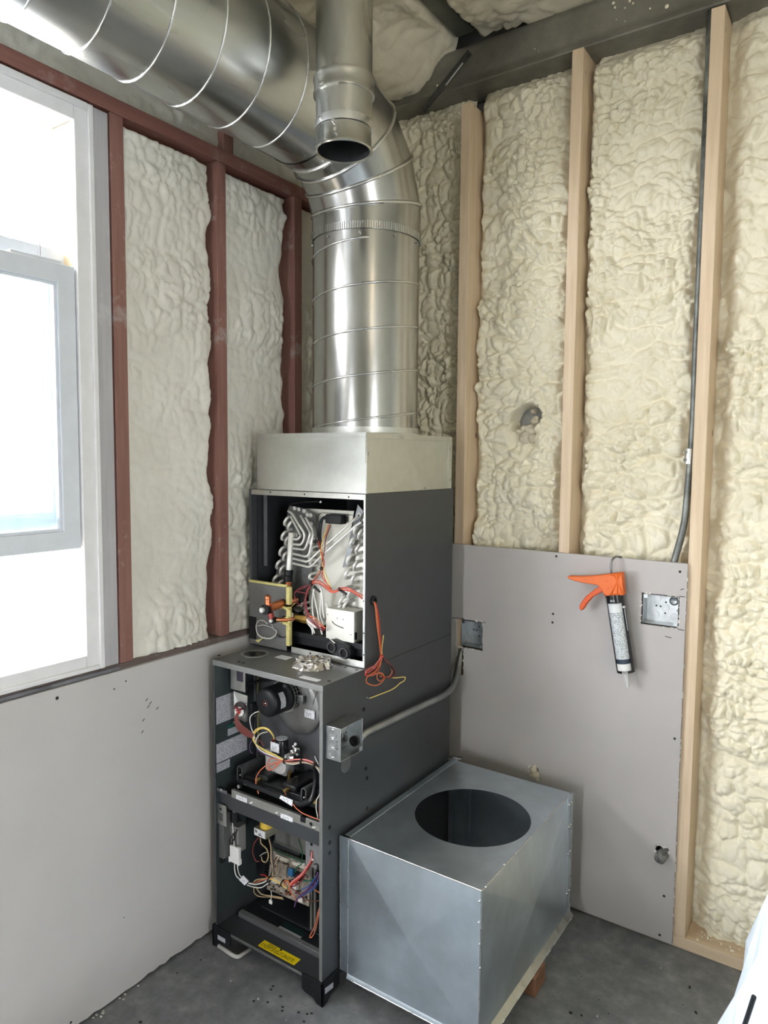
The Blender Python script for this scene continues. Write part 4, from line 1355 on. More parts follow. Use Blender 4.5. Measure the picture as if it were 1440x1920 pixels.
for p in ((584, 1095, 1.664), (637, 1105, 1.657), (603, 1066, 1.674)):
    c = ay(p[2], p[0], p[1])
    MB().lathe(c, (0.7, 0.1, 0.7), [(0.0045, -0.003), (0.0062, -0.003), (0.0062, 0.003), (0.0045, 0.003)], 10, True).done('cable_tie', BLACK, cw, 40)
for a, b in (((589, 1100), (600, 1110)), ((640, 1108), (650, 1114))):
    MB().tube([ay(1.66, *a), ay(1.657, *b)], [0.0048, 0.003], 8).done('tie_tail', BLACK, cw, 60)
# red wire coming out of the plate's edge
c = ay(1.652, 543, 1147)
MB().tube([ay(1.66, 541, 1143), ay(1.655, 553, 1131)], 0.0009, 5).done('wire', WM['yellow'], cw, 180)

# ================================================================== FURNACE (lower cabinet)
FX0, FX1, FY0, FY1, FZ0, FZ1 = -1.646, -1.209, 1.472, 2.19, 0.058, 0.9250
fur = thing('furnace', (-1.43, 1.83, 0.0), 'open charcoal gas furnace cabinet with exposed motor and tangled wiring', 'furnace')
VB = 1.655          # vestibule back panel
B('side_panel', (FX1 - T, FX1, FY0, FY1, FZ0, FZ1 - 0.0015), CABINET, fur, 0.0005)
B('side_panel', (FX0, FX0 + T, FY0, FY1, FZ0, FZ1 - 0.0015), CABINET, fur, 0.0005)
B('back_panel', (FX0 + T, FX1 - T, FY1 - T, FY1, FZ0, FZ1 - 0.002), CABINET, fur)
FTOP = mat('cabinet_top_grey', (0.12, 0.122, 0.118), 0.36, 0.3, 0.18, 12)
B('top_panel', (FX0 - 0.0005, FX1 + 0.0005, FY0 + 0.001, CY0 + 0.02, FZ1 - 0.0014, FZ1), FTOP, fur)
B('top_lip', (FX0 - 0.001, FX1 + 0.001, FY0 - 0.0015, FY0 + 0.001, FZ1 - 0.0175, FZ1), mat('lip_grey', (0.20, 0.205, 0.20), 0.36, 0.35, 0.1, 20), fur, 0.0009)
B('corner_post', (FX1 - 0.011, FX1 - 0.0002, FY0 - 0.001, FY0 + 0.001, FZ0, FZ1 - 0.018), MATS['lip_grey'], fur, 0.0006)
B('corner_post', (FX0 + 0.0002, FX0 + 0.007, FY0 - 0.001, FY0 + 0.001, FZ0, FZ1 - 0.018), CABINET, fur, 0.0006)
B('vestibule_panel', (FX0 + T, FX1 - T, VB, VB + 0.0015, 0.51, FZ1 - 0.002), CABINET_GREY, fur)
vl = B('left_liner', (FX0 + T, FX0 + T + 0.001, FY0 + 0.006, VB - 0.001, 0.095, FZ1 - 0.003), mat('liner_teal_grey', (0.045, 0.058, 0.060), 0.42, 0.2, 0.12, 20), fur)
B('bulkhead_edge', (FX0 + 0.004, FX0 + 0.012, VB - 0.012, VB - 0.001, 0.62, 0.90), CABINET_GREY, fur)
B('insulation_strip', (FX0 + 0.014, FX0 + 0.021, VB - 0.008, VB - 0.0005, 0.60, 0.90), mat('strip_olive', (0.20, 0.19, 0.10), 0.7), fur)
# blower deck between the two compartments
rz0, rz1 = 0.500, 0.5195
B('blower_deck', (FX0 + 0.004, FX1 - 0.003, FY0 + 0.022, FY1 - 0.01, 0.452, 0.470), CABINET, fur)
B('deck_fascia', (FX0 + 0.003, FX1 - 0.012, FY0 + 0.018, FY0 + 0.0195, 0.452, 0.502), CABINET, fur, 0.0006)
rl = ay(1.49, 435, 1490).x
u0 = ay(1.488, 563, 1540).x
u1 = ay(1.488, 573, 1545).x
rail = plate_holes([rl, u0, u1, FX1 - 0.013], [rz0 - 0.004, rz0 + 0.004, rz1 + 0.001], {(1, 1)}, lambda u, v, s: (u, 1.488 + s, v), 0.0015).done('rail', ZINC, fur, 30)
B('rail_lip', (rl, u0, 1.489, 1.498, rz1 - 0.0002, rz1 + 0.0014), ZINC, rail)
B('rail_lip', (u1, FX1 - 0.013, 1.489, 1.498, rz1 - 0.0002, rz1 + 0.0014), ZINC, rail)
sc = MB()
for px, py, r in ((470, 1506, .004), (519, 1524.5, .0045), (588, 1552, .004), (413, 1481, .004)):
    c = ay(1.4875, px, py)
    sc.lathe(c, (0, -1, 0), [(r, 0), (r, 0.003), (r * .6, 0.0045), (0, 0.0045)], 8)
sc.done('screw_heads', STEEL, rail, 40, 0, 'stuff')
c = ay(1.4875, 583, 1545)
MB().lathe(c, (0, -1, 0), [(0.0055, 0), (0.0055, 0.0006), (0, 0.0006)], 12).done('rail_hole', DARK_HOLE, rail, 40)
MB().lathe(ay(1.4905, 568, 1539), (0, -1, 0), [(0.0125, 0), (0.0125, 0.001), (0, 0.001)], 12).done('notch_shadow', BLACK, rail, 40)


def flat_sticker(name, y, x0, x1, z0, z1, m, par):
    return sticker(name, [(x0, y, z0), (x1, y, z0), (x1, y, z1), (x0, y, z1)], m, par)


for a, b in (((443, 1490), (463, 1506)), ((526, 1524), (549, 1541))):
    p, q = ay(1.4875, *a), ay(1.4875, *b)
    zc = (p.z + q.z) / 2 + (0.001 if a[0] < 500 else -0.001)
    flat_sticker('rail_label', 1.4875, p.x, q.x, zc - 0.0072, zc + 0.0072, LAB_WHITE, rail)
# left bracket at the deck
lb = ay(1.480, 404, 1475); lb2 = ay(1.480, 426, 1490)
B('deck_bracket', (FX0 + 0.003, lb2.x, 1.479, 1.4805, lb2.z, lb.z), CABINET_GREY, fur, 0.0006)
MB().lathe(ay(1.479, 415, 1481), (0, -1, 0), [(0.0045, 0), (0.0045, 0.0008), (0, 0.0008)], 10).done('bracket_hole', STEEL, fur, 40)

# --- stickers on the inner left wall (plane x = const, seen from the right)
XW = FX0 + T + 0.0011


def wall_sticker(name, ya, yb, za, zb_, m):
    return sticker(name, [(XW, ya, za), (XW, yb, za), (XW, yb, zb_), (XW, ya, zb_)], m, vl)


def wy(px, z=0.75):
    best = min((abs((lambda d: 720 + FPX * (d @ RIGHT) / (d @ FWD))(np.array([XW, y, z]) - CAM) - px), y) for y in np.linspace(1.45, 1.7, 501))
    return best[1]


for (pa, ta, ba, pb, tb, bb, m, nm) in (
        (405.5, 1308, 1359, 440, 1297, 1345, LAB_W, 'data_label'),
        (404.5, 1396.5, 1432, 463, 1371, 1406, LAB_W, 'instruction_label'),
        (405.5, 1433, 1449, 431, 1423, 1438, LAB_W2, 'small_label'),
        (427, 1366, 1379, 449, 1360, 1372, LAB_W2, 'notice_label')):
    A, Bp, Cc, D = ax_(XW, pa, ba), ax_(XW, pb, bb), ax_(XW, pb, tb), ax_(XW, pa, ta)
    za, zt2 = (A.z + Bp.z) / 2, (Cc.z + D.z) / 2
    wall_sticker(nm, max(A.y, FY0 + 0.008), Bp.y, za, zt2, m)
A, C2 = ax_(XW, 427, 1366), ax_(XW, 447, 1351)
ns = wall_sticker('notice_header', A.y, C2.y, A.z + 0.0005, C2.z - 0.001, LAB_GREEN)
text_mesh('notice_text', 'NO', (XW + 0.0007, A.y + 0.020, A.z + 0.0055), (0, 1, 0), (0, 0, 1), 0.0125, mat('label_white_ink', (0.45, 0.55, 0.52), 0.5), ns)

# --- switch brackets at the upper left
b0, b1 = ay(1.520, 432.5, 1291), ay(1.520, 459.5, 1252)
MBs = plate_holes([b0.x, ay(1.52, 443.5, 1270).x, ay(1.52, 456, 1270).x, b1.x], [b0.z, ay(1.52, 450, 1278).z, ay(1.52, 450, 1254).z, 0.908], {(1, 1)}, lambda u, v, s: (u, 1.520 + s, v), 0.0015)
br1 = MBs.done('switch_bracket', ZINC, fur, 30)
B('switch_slot', (ay(1.5218, 443, 1270).x, ay(1.5218, 456.5, 1270).x, 1.5225, 1.5235, b0.z + 0.005, 0.905), mat('slot_violet', (0.035, 0.028, 0.045), 0.6), br1)
b2 = [ay(1.520, 438, 1296), ay(1.535, 464, 1305), ay(1.535, 463, 1352), ay(1.535, 459, 1354), ay(1.520, 440, 1344)]
pl = MB().prism(b2, (0, 0.0015, 0)).done('switch_plate', ZINC, fur, 30)
oc = ay(1.524, 450, 1327)
MB().lathe(oc + Vector((0, -0.0015, 0)), (0.28, -1, 0), [(0, 0.0008), (0.0185, 0.0002), (0.0190, 0), (0.0185, -0.0004)], 24).done('oval_opening', mat('opening_dark', (0.02, 0.008, 0.01), 0.5), pl, 40)
MB().lathe(oc + Vector((0.002, -0.0045, -0.0100)), (0.28, -1, 0), [(0.0155, 0), (0.0155, 0.0012), (0, 0.0014)], 20).done('limit_disc', WHITE_P, pl, 40)
MB().tube(spline([oc + Vector(q) for q in ((-0.016, -0.008, 0.001), (-0.004, -0.010, 0.0015), (0.004, -0.009, -0.003), (0.016, -0.007, 0.002))]), 0.0038, 7).done('wire', WM['maroon'], pl, 180)
MB().tube(spline([oc + Vector(q) for q in ((-0.008, -0.009, -0.008), (-0.001, -0.011, -0.006), (0.003, -0.010, -0.014), (0.010, -0.008, -0.008))]), 0.0022, 7).done('wire', WM['red'], pl, 180)
sc = MB()
for px, py in ((438, 1313), (462, 1321), (441, 1329), (449, 1346)):
    sc.ball(ay(1.5215, px, py), 0.0026, 8)
sc.done('screw_heads', STEEL, pl, 60, 0, 'stuff')
B('switch_body', (pl.location.x + LOC[fur.name].x + 0.020, pl.location.x + LOC[fur.name].x + 0.030, 1.545, 1.575, oc.z - 0.028, oc.z + 0.012), BLACK, pl, 0.002)

# --- draft inducer: round housing, slotted cooling ring and black motor
hc = ay(VB - 0.012, 557, 1322)
HR = 0.094
ind = MB().lathe((hc.x, VB, hc.z), (0, -1, 0), [(HR, 0.0), (HR, 0.010), (HR - 0.006, 0.014), (HR - 0.03, 0.016), (0.03, 0.018), (0, 0.018)], 64).done('inducer_housing', mat('housing_grey', (0.30, 0.30, 0.295), 0.36, 0.75, 0.12, 20), fur, 50)
B('housing_outlet', (hc.x - 0.008, hc.x + HR, VB - 0.014, VB - 0.001, hc.z, 0.906), MATS['housing_grey'], ind, 0.003)
for (a, b) in (((559, 1276), (572, 1312)), ((573, 1276), (582, 1316)), ((596, 1285), (586, 1322))):
    p, q = ay(VB - 0.0165, *a), ay(VB - 0.0165, *b)
    w = 0.004
    MB().prism([(p.x - w, p.y, p.z), (p.x + w, p.y, p.z), (q.x + 0.0005, q.y, q.z), (q.x - 0.0005, q.y, q.z)], (0, 0.006, 0)).done('housing_rib', MATS['housing_grey'], ind, 30, 0.001)
flat_sticker('part_label', VB - 0.019, ay(VB - 0.019, 571, 1338).x, ay(VB - 0.019, 590, 1338).x, ay(VB - 0.019, 580, 1346.5).z, ay(VB - 0.019, 580, 1331).z, LAB_WHITE, ind)
mx, mz = ay(1.605, 530, 1306).x, ay(1.605, 530, 1306).z
MR = 0.045
m0, m1 = Vector((mx - 0.002, 1.533, mz + 0.001)), Vector((mx, 1.610, mz))
# keep motor axis straight along y
mf = ay(1.533, 497.5, 1319)
mx, mz = mf.x, mf.z
mot = MB().lathe((mx, 1.612, mz), (0, -1, 0), [(0, 0), (MR - 0.001, 0), (MR, 0.002), (MR, 0.068), (MR - 0.002, 0.074), (MR - 0.008, 0.079), (0.012, 0.080), (0.011, 0.078), (0, 0.078)], 48).done('inducer_motor', BLACK, fur, 40)
MB().lathe((mx, 1.533, mz), (0, -1, 0), [(0.0075, -0.001), (0.0095, -0.001), (0.0095, 0.001), (0.0075, 0.001)], 24, True).done('shaft_ring', mat('dull_red_ring', (0.12, 0.035, 0.03), 0.5), mot, 40)
MB().ball((mx, 1.5335, mz), 0.0032, 10).done('shaft_end', STEEL, mot, 180)
cg = MB()
for k in range(30):
    a = 2 * math.pi * k / 30
    u = Vector((math.cos(a), 0, math.sin(a)))
    cg.obox(Vector((mx, 1.6245, mz)) + u * (MR + 0.004), u * 0.0016, Vector((0, 0.0115, 0)), Vector((-math.sin(a), 0, math.cos(a))) * 0.0009)
for h, r in ((1.613, MR + 0.004), (1.6245, MR + 0.0045), (1.635, MR + 0.006)):
    cg.lathe((mx, h, mz), (0, -1, 0), [(r - 0.002, -0.0013), (r + 0.002, -0.0013), (r + 0.002, 0.0013), (r - 0.002, 0.0013)], 48, True)
cg.done('cooling_ring', SEAM, mot, 40, 0, 'stuff')
MB().cyl((mx, 1.612, mz), (mx, VB - 0.014, mz), MR + 0.001, 40).done('motor_neck', BLACK, mot, 40)
fb = MB()
for k in range(25):
    a = math.radians(-32 + 62 * k / 24) + 0.25
    fb.bm.verts.new((mx + (MR + 0.0009) * math.cos(a), 1.553, mz + (MR + 0.0009) * math.sin(a)))
    fb.bm.verts.new((mx + (MR + 0.0009) * math.cos(a), 1.575, mz + (MR + 0.0009) * math.sin(a)))
fb.bm.verts.ensure_lookup_table()
for k in range(24):
    fb.bm.faces.new([fb.bm.verts[i] for i in (2 * k, 2 * k + 1, 2 * k + 3, 2 * k + 2)])
fb.done('motor_label', mat('motor_label_paper', (0.60, 0.61, 0.63), 0.45, 0, 0.35, 140), mot, 40)
B('capacitor_bracket', (mx + 0.046, mx + 0.072, 1.622, 1.634, mz - 0.014, mz + 0.012), MATS['housing_grey'], mot, 0.002)
MB().tube(spline([ay(1.60, *p) for p in ((462, 1300), (466, 1285), (480, 1278), (505, 1275), (530, 1274))]), 0.0045, 8).done('pressure_hose', BLACK, fur, 180)
MB().tube(spline([ay(1.63, *p) for p in ((478, 1345), (480, 1375), (478, 1410), (474, 1440))]), 0.003, 8).done('pressure_hose', BLACK, fur, 180)

# --- gas valve, solenoid, burners and manifold
gy = 1.585
s0, s1 = ay(gy, 516, 1410), ay(gy, 541, 1378)
sol = MB().lathe(((s0.x + s1.x) / 2, gy, s0.z), Z_, [(0, 0), (0.0195, 0), (0.0200, 0.002), (0.0200, 0.043), (0.0185, 0.047), (0.013, 0.050), (0, 0.050)], 28).done('gas_valve_coil', BLACK_GLOSS, fur, 40)
MB().lathe(((s0.x + s1.x) / 2, gy, s0.z + 0.0505), Z_, [(0.0185, 0), (0.0185, 0.0012), (0, 0.0016)], 24).done('coil_cap', mat('cap_pale', (0.60, 0.62, 0.63), 0.4, 0.3, 0.2, 60), sol, 40)
B('coil_shoulder', (s0.x - 0.004, s1.x - 0.006, gy - 0.014, gy + 0.012, s0.z - 0.004, s0.z + 0.020), BLACK, sol, 0.003)
va, vb = ay(gy - 0.022, 508, 1407), ay(gy - 0.022, 524, 1395)
flat_sticker('valve_label', gy - 0.0232, va.x, vb.x, va.z, vb.z, LAB_WHITE, sol)
B('spade_terminal', tuple(q for a, b in zip(ay(gy - 0.012, 510, 1392), ay(gy + 0.004, 516, 1384)) for q in (min(a, b), max(a, b))), WM['red'], sol, 0.001)
v0, v1 = ay(gy - 0.012, 497, 1446), ay(gy - 0.012, 540, 1414)
gv = B('gas_valve', (v0.x, v1.x - 0.01, gy - 0.012, gy + 0.03, v0.z + 0.004, v1.z - 0.006), mat('valve_cast_aluminium', (0.55, 0.55, 0.54), 0.42, 0.5, 0.1, 40), fur, 0.004)
dc = ay(gy - 0.018, 528, 1437)
MB().lathe((dc.x, gy - 0.012, dc.z), (0.1, -1, 0.1), [(0.0235, 0), (0.0235, 0.010), (0.0215, 0.014), (0, 0.015)], 30).done('regulator_cap', MATS['valve_cast_aluminium'], gv, 40)
MB().lathe(ay(gy, 523, 1416), (0.3, -0.2, 1), [(0.020, -0.008), (0.021, 0.002), (0.017, 0.008), (0, 0.010)], 24).done('regulator_dome', mat('valve_pale', (0.66, 0.67, 0.66), 0.4, 0.4), gv, 40)
rn = random.Random(21)
fit = MB()
for px, py, r in ((541, 1416, 8), (548, 1410, 7), (556, 1408, 9), (551, 1400, 5), (553, 1396, 4), (546, 1420, 7), (558, 1414, 6), (543, 1449, 5), (541, 1455, 4)):
    c = ay(gy + 0.01, px, py)
    fit.lathe(c, (rn.uniform(-1, 1), -1, rn.uniform(-.5, .5)), [(0, -r * 0.0008), (r * 0.0010, -r * 0.0008), (r * 0.0011, r * 0.0006), (r * 0.0006, r * 0.0010), (0, r * 0.0010)], 8)
fit.done('valve_fittings', STEEL, gv, 30, 0, 'stuff')
MB().cyl(ay(gy - 0.006, 544, 1447), ay(gy - 0.004, 541, 1463), 0.0055, 10).done('pipe_nipple', BRASS, gv, 40)
MB().ball(ay(gy - 0.006, 554, 1395), 0.0045, 10).done('test_port', WHITE_P, gv, 180)
# burner box
bx0, bx1 = ay(1.56, 445, 1450).x, FX1 - 0.012
bz = 0.548
bb = B('burner_box', (FX0 + 0.075, FX1 - 0.035, 1.530, VB - 0.004, bz - 0.018, bz + 0.006), mat('burner_black', (0.016, 0.017, 0.019), 0.42, 0.3, 0.2, 40), fur, 0.003)
for k in range(3):
    x = FX0 + 0.115 + 0.115 * k
    hb = B('burner', (x, x + 0.052, 1.533, 1.645, bz + 0.006, bz + 0.024), MATS['burner_black'], fur, 0.005)
    for q in range(3):
        B('burner_slot', (x + 0.007 + 0.015 * q, x + 0.017 + 0.015 * q, 1.5322, 1.5333, bz + 0.010, bz + 0.020), DARK_HOLE, hb)
    MB().cyl((x + 0.026, 1.515, bz + 0.012), (x + 0.026, 1.534, bz + 0.012), 0.006, 8).done('orifice', BRASS, hb, 40)


def arch_bracket(px, py, px2, py2, y):
    a, b = ay(y, px, py), ay(y, px2, py2)
    x0, x1 = min(a.x, b.x), max(a.x, b.x)
    z0, z1 = min(a.z, b.z), max(a.z, b.z)
    n = 10
    r = (x1 - x0) / 2
    out = [(x0, y, z0)] + [((x0 + x1) / 2 - r * math.cos(math.pi * k / n), y, z1 - r + r * math.sin(math.pi * k / n)) for k in range(n + 1)] + [(x1, y, z0)]
    inn = [(x1 - 0.004, y, z0)] + [((x0 + x1) / 2 + (r - 0.004) * math.cos(math.pi * k / n), y, z1 - r + (r - 0.004) * math.sin(math.pi * k / n)) for k in range(n + 1)] + [(x0 + 0.004, y, z0)]
    mb = MB()
    bm = mb.bm
    A = [bm.verts.new(p) for p in out]
    Bv = [bm.verts.new(p) for p in reversed(inn)]
    A2 = [bm.verts.new(Vector(p) + Vector((0, 0.10, 0))) for p in out]
    for k in range(len(A) - 1):
        bm.faces.new((A[k], A[k + 1], Bv[k + 1], Bv[k]))
        bm.faces.new((A[k], A2[k], A2[k + 1], A[k + 1]))
    o = mb.done('burner_bracket', mat('bracket_dark_grey', (0.09, 0.095, 0.10), 0.4, 0.3), fur, 40)
    MB().ball(((x0 + x1) / 2, y + 0.004, z0 + (z1 - z0) * 0.35), 0.0045, 8).done('bracket_screw', STEEL, o, 180)
    return o


arch_bracket(444, 1462, 454, 1438, 1.535)
arch_bracket(564, 1505, 574, 1479, 1.520)
man = [ay(1.508, 449, 1463), ay(1.506, 480, 1475), ay(1.505, 520, 1491), ay(1.505, 566, 1509), ay(1.510, 586, 1500), ay(1.54, 592, 1470), ay(1.57, 594, 1445), ay(1.60, 592, 1436)]
MB().tube(fillet(man, 0.03, 6), 0.0088, 12).done('gas_manifold', BLACK_GLOSS, fur, 180)
MB().cyl(ay(1.49, 447, 1475), ay(1.50, 452, 1474), 0.006, 8).done('deck_bolt', STEEL, fur, 40)
tg = sticker('hang_tag', [ay(1.494, 524, 1497), ay(1.492, 548, 1512), ay(1.494, 549, 1500), ay(1.496, 527, 1491)], LAB_WHITE, fur, 0.0008)
ig = MB()
for k in range(14):
    c = ay(1.57, 545 + rn.uniform(-4, 14), 1466 + rn.uniform(-12, 8))
    ig.obox(c, (rn.uniform(.002, .005), 0, 0), (0, .004, 0), (0, 0, rn.uniform(.002, .004)))
ig.done('igniter_bracket', mat('igniter_steel', (0.10, 0.095, 0.08), 0.4, 0.7, 0.4, 80), fur, 30)

# --- vestibule wiring
tie = ay(1.535, 534, 1428)
vw = sub('burner_wiring', tie, fur)


def vrun(pts, col, y=1.54, r=0.0017, par=vw):
    return wire([ay(p[2] if len(p) > 2 else y, p[0], p[1]) for p in pts], col, par, r)


for pts, col, r in (
        ([(485, 1334, 1.545), (477, 1337, 1.54), (469, 1345, 1.535), (470, 1360, 1.535), (475, 1375, 1.535), (478, 1385, 1.535)], 'white', .0017),
        ([(514, 1386, 1.57), (512, 1378, 1.56), (503, 1367, 1.55), (491, 1364, 1.545), (479, 1369, 1.54), (474, 1380, 1.535), (478, 1393, 1.535), (492, 1404, 1.535), (515, 1415, 1.535), (534, 1426, 1.533)], 'yellow', .0021),
        ([(514, 1387, 1.57), (512, 1380, 1.56), (503, 1369, 1.55), (491, 1366, 1.545), (481, 1371, 1.542), (476, 1381, 1.537), (480, 1395, 1.537), (494, 1406, 1.537), (515, 1418, 1.537), (534, 1427, 1.535)], 'yellow', .0018),
        ([(502, 1372, 1.57), (488, 1376, 1.555), (480, 1388, 1.54), (482, 1400, 1.537), (495, 1411, 1.535), (515, 1419, 1.535), (534, 1427, 1.533)], 'white', .0020),
        ([(480, 1390, 1.54), (484, 1406, 1.538), (500, 1416, 1.536), (518, 1422, 1.534), (535, 1428, 1.532)], 'purple', .0018),
        ([(476, 1384, 1.55), (469, 1395, 1.548), (469, 1408, 1.548), (474, 1413, 1.55)], 'purple', .0013),
        ([(479, 1384, 1.548), (488, 1390, 1.546), (495, 1399, 1.545)], 'maroon', .0014),
        ([(534, 1427, 1.532), (553, 1424, 1.53), (575, 1425, 1.53), (592, 1432, 1.535)], 'pink', .0021),
        ([(534, 1428, 1.530), (553, 1429, 1.528), (575, 1428, 1.53), (590, 1435, 1.535), (598, 1442, 1.54)], 'maroon', .0019),
        ([(534, 1430, 1.530), (550, 1433, 1.528), (568, 1430, 1.528), (586, 1434, 1.53), (597, 1444, 1.53), (602, 1460, 1.525), (603, 1475, 1.52), (599, 1490, 1.515), (594, 1500, 1.51), (593, 1515, 1.505), (595, 1527, 1.50), (596, 1534, 1.50)], 'white', .0017),
        ([(534, 1429, 1.528), (550, 1431, 1.526), (570, 1429, 1.526), (590, 1436, 1.53), (600, 1445, 1.53), (603, 1465, 1.525)], 'tan', .0018),
        ([(535, 1428, 1.53), (525, 1429, 1.53), (513, 1433, 1.53), (504, 1440, 1.53), (502, 1443, 1.53), (507, 1444, 1.53), (515, 1440, 1.53), (524, 1431, 1.53)], 'salmon', .0016),
        ([(534, 1427, 1.53), (520, 1424, 1.53), (508, 1422, 1.53), (502, 1430, 1.53), (503, 1439, 1.53), (510, 1443, 1.53), (516, 1438, 1.53), (521, 1430, 1.53)], 'salmon', .0016),
        ([(533, 1428, 1.53), (518, 1429, 1.525), (500, 1435, 1.52), (487, 1446, 1.515), (480, 1460, 1.51), (481, 1475, 1.505), (485, 1488, 1.50)], 'salmon', .0017),
        ([(542, 1468, 1.55), (536, 1478, 1.53), (535, 1488, 1.515), (538, 1495, 1.505)], 'salmon', .0014),
        ([(549, 1507, 1.495), (556, 1516, 1.494), (568, 1525, 1.493), (585, 1532, 1.493), (602, 1538, 1.495)], 'salmon', .0014),
        ([(572, 1417, 1.56), (576, 1424, 1.55), (584, 1428, 1.54), (596, 1431, 1.54)], 'maroon', .0014),
        ([(590, 1418, 1.55), (593, 1425, 1.54), (597, 1433, 1.535)], 'white', .0014),
        ([(602, 1450, 1.52), (600, 1490, 1.512), (598, 1530, 1.50)], 'maroon', .0016)):
    vrun(pts, col, 1.54, r)
for px, py, y in ((534.5, 1427, 1.530), (591, 1434, 1.531), (566, 1428, 1.528)):
    MB().lathe(ay(y, px, py), (1, 0, 0.1), [(0.006, -0.0022), (0.0085, -0.0022), (0.0085, 0.0022), (0.006, 0.0022)], 12, True).done('cable_tie', BLACK, vw, 40)
# braided dark red bundle hanging from the switch plate
rw = sub('red_wire_bundle', ay(1.53, 460, 1365), fur)
for k in range(7):
    o = (k - 3) * 1.6
    wire([ay(1.518, 447 + o * 0.3, 1335), ay(1.512, 443 + o * 0.6, 1347), ay(1.51, 449 + o, 1362 - o * 0.5), ay(1.52, 460 + o * 0.5, 1372 - o * 1.2), ay(1.535, 475 + o * 0.3, 1381 - o * 0.6)], 'maroon' if k % 3 else 'brown', rw, .0018)

# --- blower compartment
B('compartment_back', (FX0 + T, FX1 - T, 1.80, 1.8015, 0.075, 0.452), CABINET_IN, fur)
MB().prism([(FX0 + 0.07, 1.605, 0.0805), (FX1 - 0.012, 1.605, 0.0805), (FX1 - 0.012, 1.795, 0.0805), (FX0 + 0.07, 1.795, 0.0805)], (0, 0, 0.004)).done('return_deck', CABINET_IN, fur, 30)
base = B('base_pan', (FX0 + 0.001, FX1 - 0.001, FY0 + 0.001, 1.553, FZ0, FZ0 + 0.003), CABINET, fur, 0.0008)
B('base_edge', (FX0, FX1, FY0 - 0.0025, FY0 + 0.001, FZ0 - 0.002, FZ0 + 0.006), mat('edge_worn_grey', (0.16, 0.165, 0.16), 0.36, 0.4, 0.3, 30), base, 0.001)
B('inner_rail', (FX0 + 0.024, FX1 - 0.003, 1.548, 1.5505, FZ0 + 0.003, FZ0 + 0.019), CABINET_GREY, base, 0.0008)
B('inner_rail_lip', (FX0 + 0.024, FX1 - 0.003, 1.5505, 1.566, FZ0 + 0.0175, FZ0 + 0.019), mat('lip_bright', (0.36, 0.37, 0.37), 0.34, 0.6, 0.1, 30), base, 0.0005)
B('floor_deck', (FX0 + 0.024, FX1 - 0.003, 1.566, 1.80, FZ0 + 0.003, FZ0 + 0.0045), CABINET_IN, base)
q = [az(FZ0 + 0.0032, *p) for p in ((483, 1773), (551, 1809.5), (565, 1799), (496, 1763.5))]
x0 = (q[0].x + q[3].x) / 2; x1 = (q[1].x + q[2].x) / 2; ya = (q[0].y + q[1].y) / 2; yb_ = (q[2].y + q[3].y) / 2
zl = FZ0 + 0.003
wl = sticker('warning_label', [(x0, ya, zl), (x1, ya, zl), (x1, yb_, zl), (x0, yb_, zl)], mat('warning_yellow', (0.80, 0.62, 0.01), 0.42), base)
hgt = yb_ - ya
text_mesh('warning_text', 'WARNING', (x0 + 0.022, ya + hgt * 0.72, zl + 0.0006), (1, 0, 0), (0, 1, 0), hgt * 0.18, INK, wl)
sticker('warning_small_print', [(x0 + 0.004, ya + 0.003, zl + 0.0006), (x1 - 0.012, ya + 0.003, zl + 0.0006), (x1 - 0.012, ya + hgt * 0.66, zl + 0.0006), (x0 + 0.004, ya + hgt * 0.66, zl + 0.0006)], LAB_YEL, wl, 0.0002)
MB().lathe(((x0 + x1) / 2 - 0.002, yb_ - 0.004, zl + 0.001), Z_, [(0.004, 0), (0.004, 0.0006), (0, 0.0006)], 10).done('label_hole', INK, wl, 40)
q = [az(FZ0 + 0.0048, *p) for p in ((520, 1740), (560, 1762), (565, 1757), (524, 1735))]
ya = (q[0].y + q[1].y) / 2; yb_ = (q[2].y + q[3].y) / 2
sl = sticker('filter_label', [(q[0].x, ya, FZ0 + 0.0046), (q[1].x, ya, FZ0 + 0.0046), (q[1].x, yb_, FZ0 + 0.0046), (q[0].x, yb_, FZ0 + 0.0046)], LAB_BLANK, base)
hd = sticker('filter_header', [(q[0].x, yb_, FZ0 + 0.0046), (q[1].x, yb_, FZ0 + 0.0046), (q[1].x, yb_ + 0.022, FZ0 + 0.0046), (q[0].x, yb_ + 0.022, FZ0 + 0.0046)], mat('header_dark_green', (0.015, 0.05, 0.042), 0.45), base)
# door safety switch column on the left
c0 = ay(1.50, 404, 1520)
B('switch_column', (FX0 + 0.004, FX0 + 0.026, 1.485, 1.54, 0.285, 0.43), mat('column_grey', (0.13, 0.135, 0.135), 0.4, 0.4, 0.1, 30), fur, 0.001)
hk0, hk1 = ay(1.482, 405, 1540), ay(1.482, 424, 1512)
hk = plate_holes([hk0.x, ay(1.482, 411, 1530).x, ay(1.482, 418, 1530).x, hk1.x], [hk0.z - 0.004, ay(1.482, 412, 1538).z, ay(1.482, 412, 1524).z, hk1.z], {(1, 1)}, lambda u, v, s: (u, 1.482 + s, v), 0.0015).done('door_hook', ZINC, fur, 30)
MB().lathe(ay(1.4818, 414, 1517), (0, -1, 0), [(0.004, 0), (0.004, 0.0006), (0, 0.0006)], 10).done('hook_hole', DARK_HOLE, hk, 40)
bs = ay(1.52, 440, 1528)
MB().cyl(bs + Vector((0, 0, -0.02)), bs + Vector((0, 0, 0.012)), 0.013, 16).done('conduit_bushing', BLACK, fur, 40)
MB().cyl(bs + Vector((0.001, 0, 0.012)), bs + Vector((0.002, 0, 0.022)), 0.010, 10).done('bushing_nut', STEEL, fur, 40)
w0, w1 = ay(1.515, 427, 1592), ay(1.515, 446, 1553)
B('switch_box', (w0.x, w1.x, 1.515, 1.55, w0.z, w1.z), mat('switch_box_grey', (0.30, 0.30, 0.29), 0.4, 0.4), fur, 0.002)
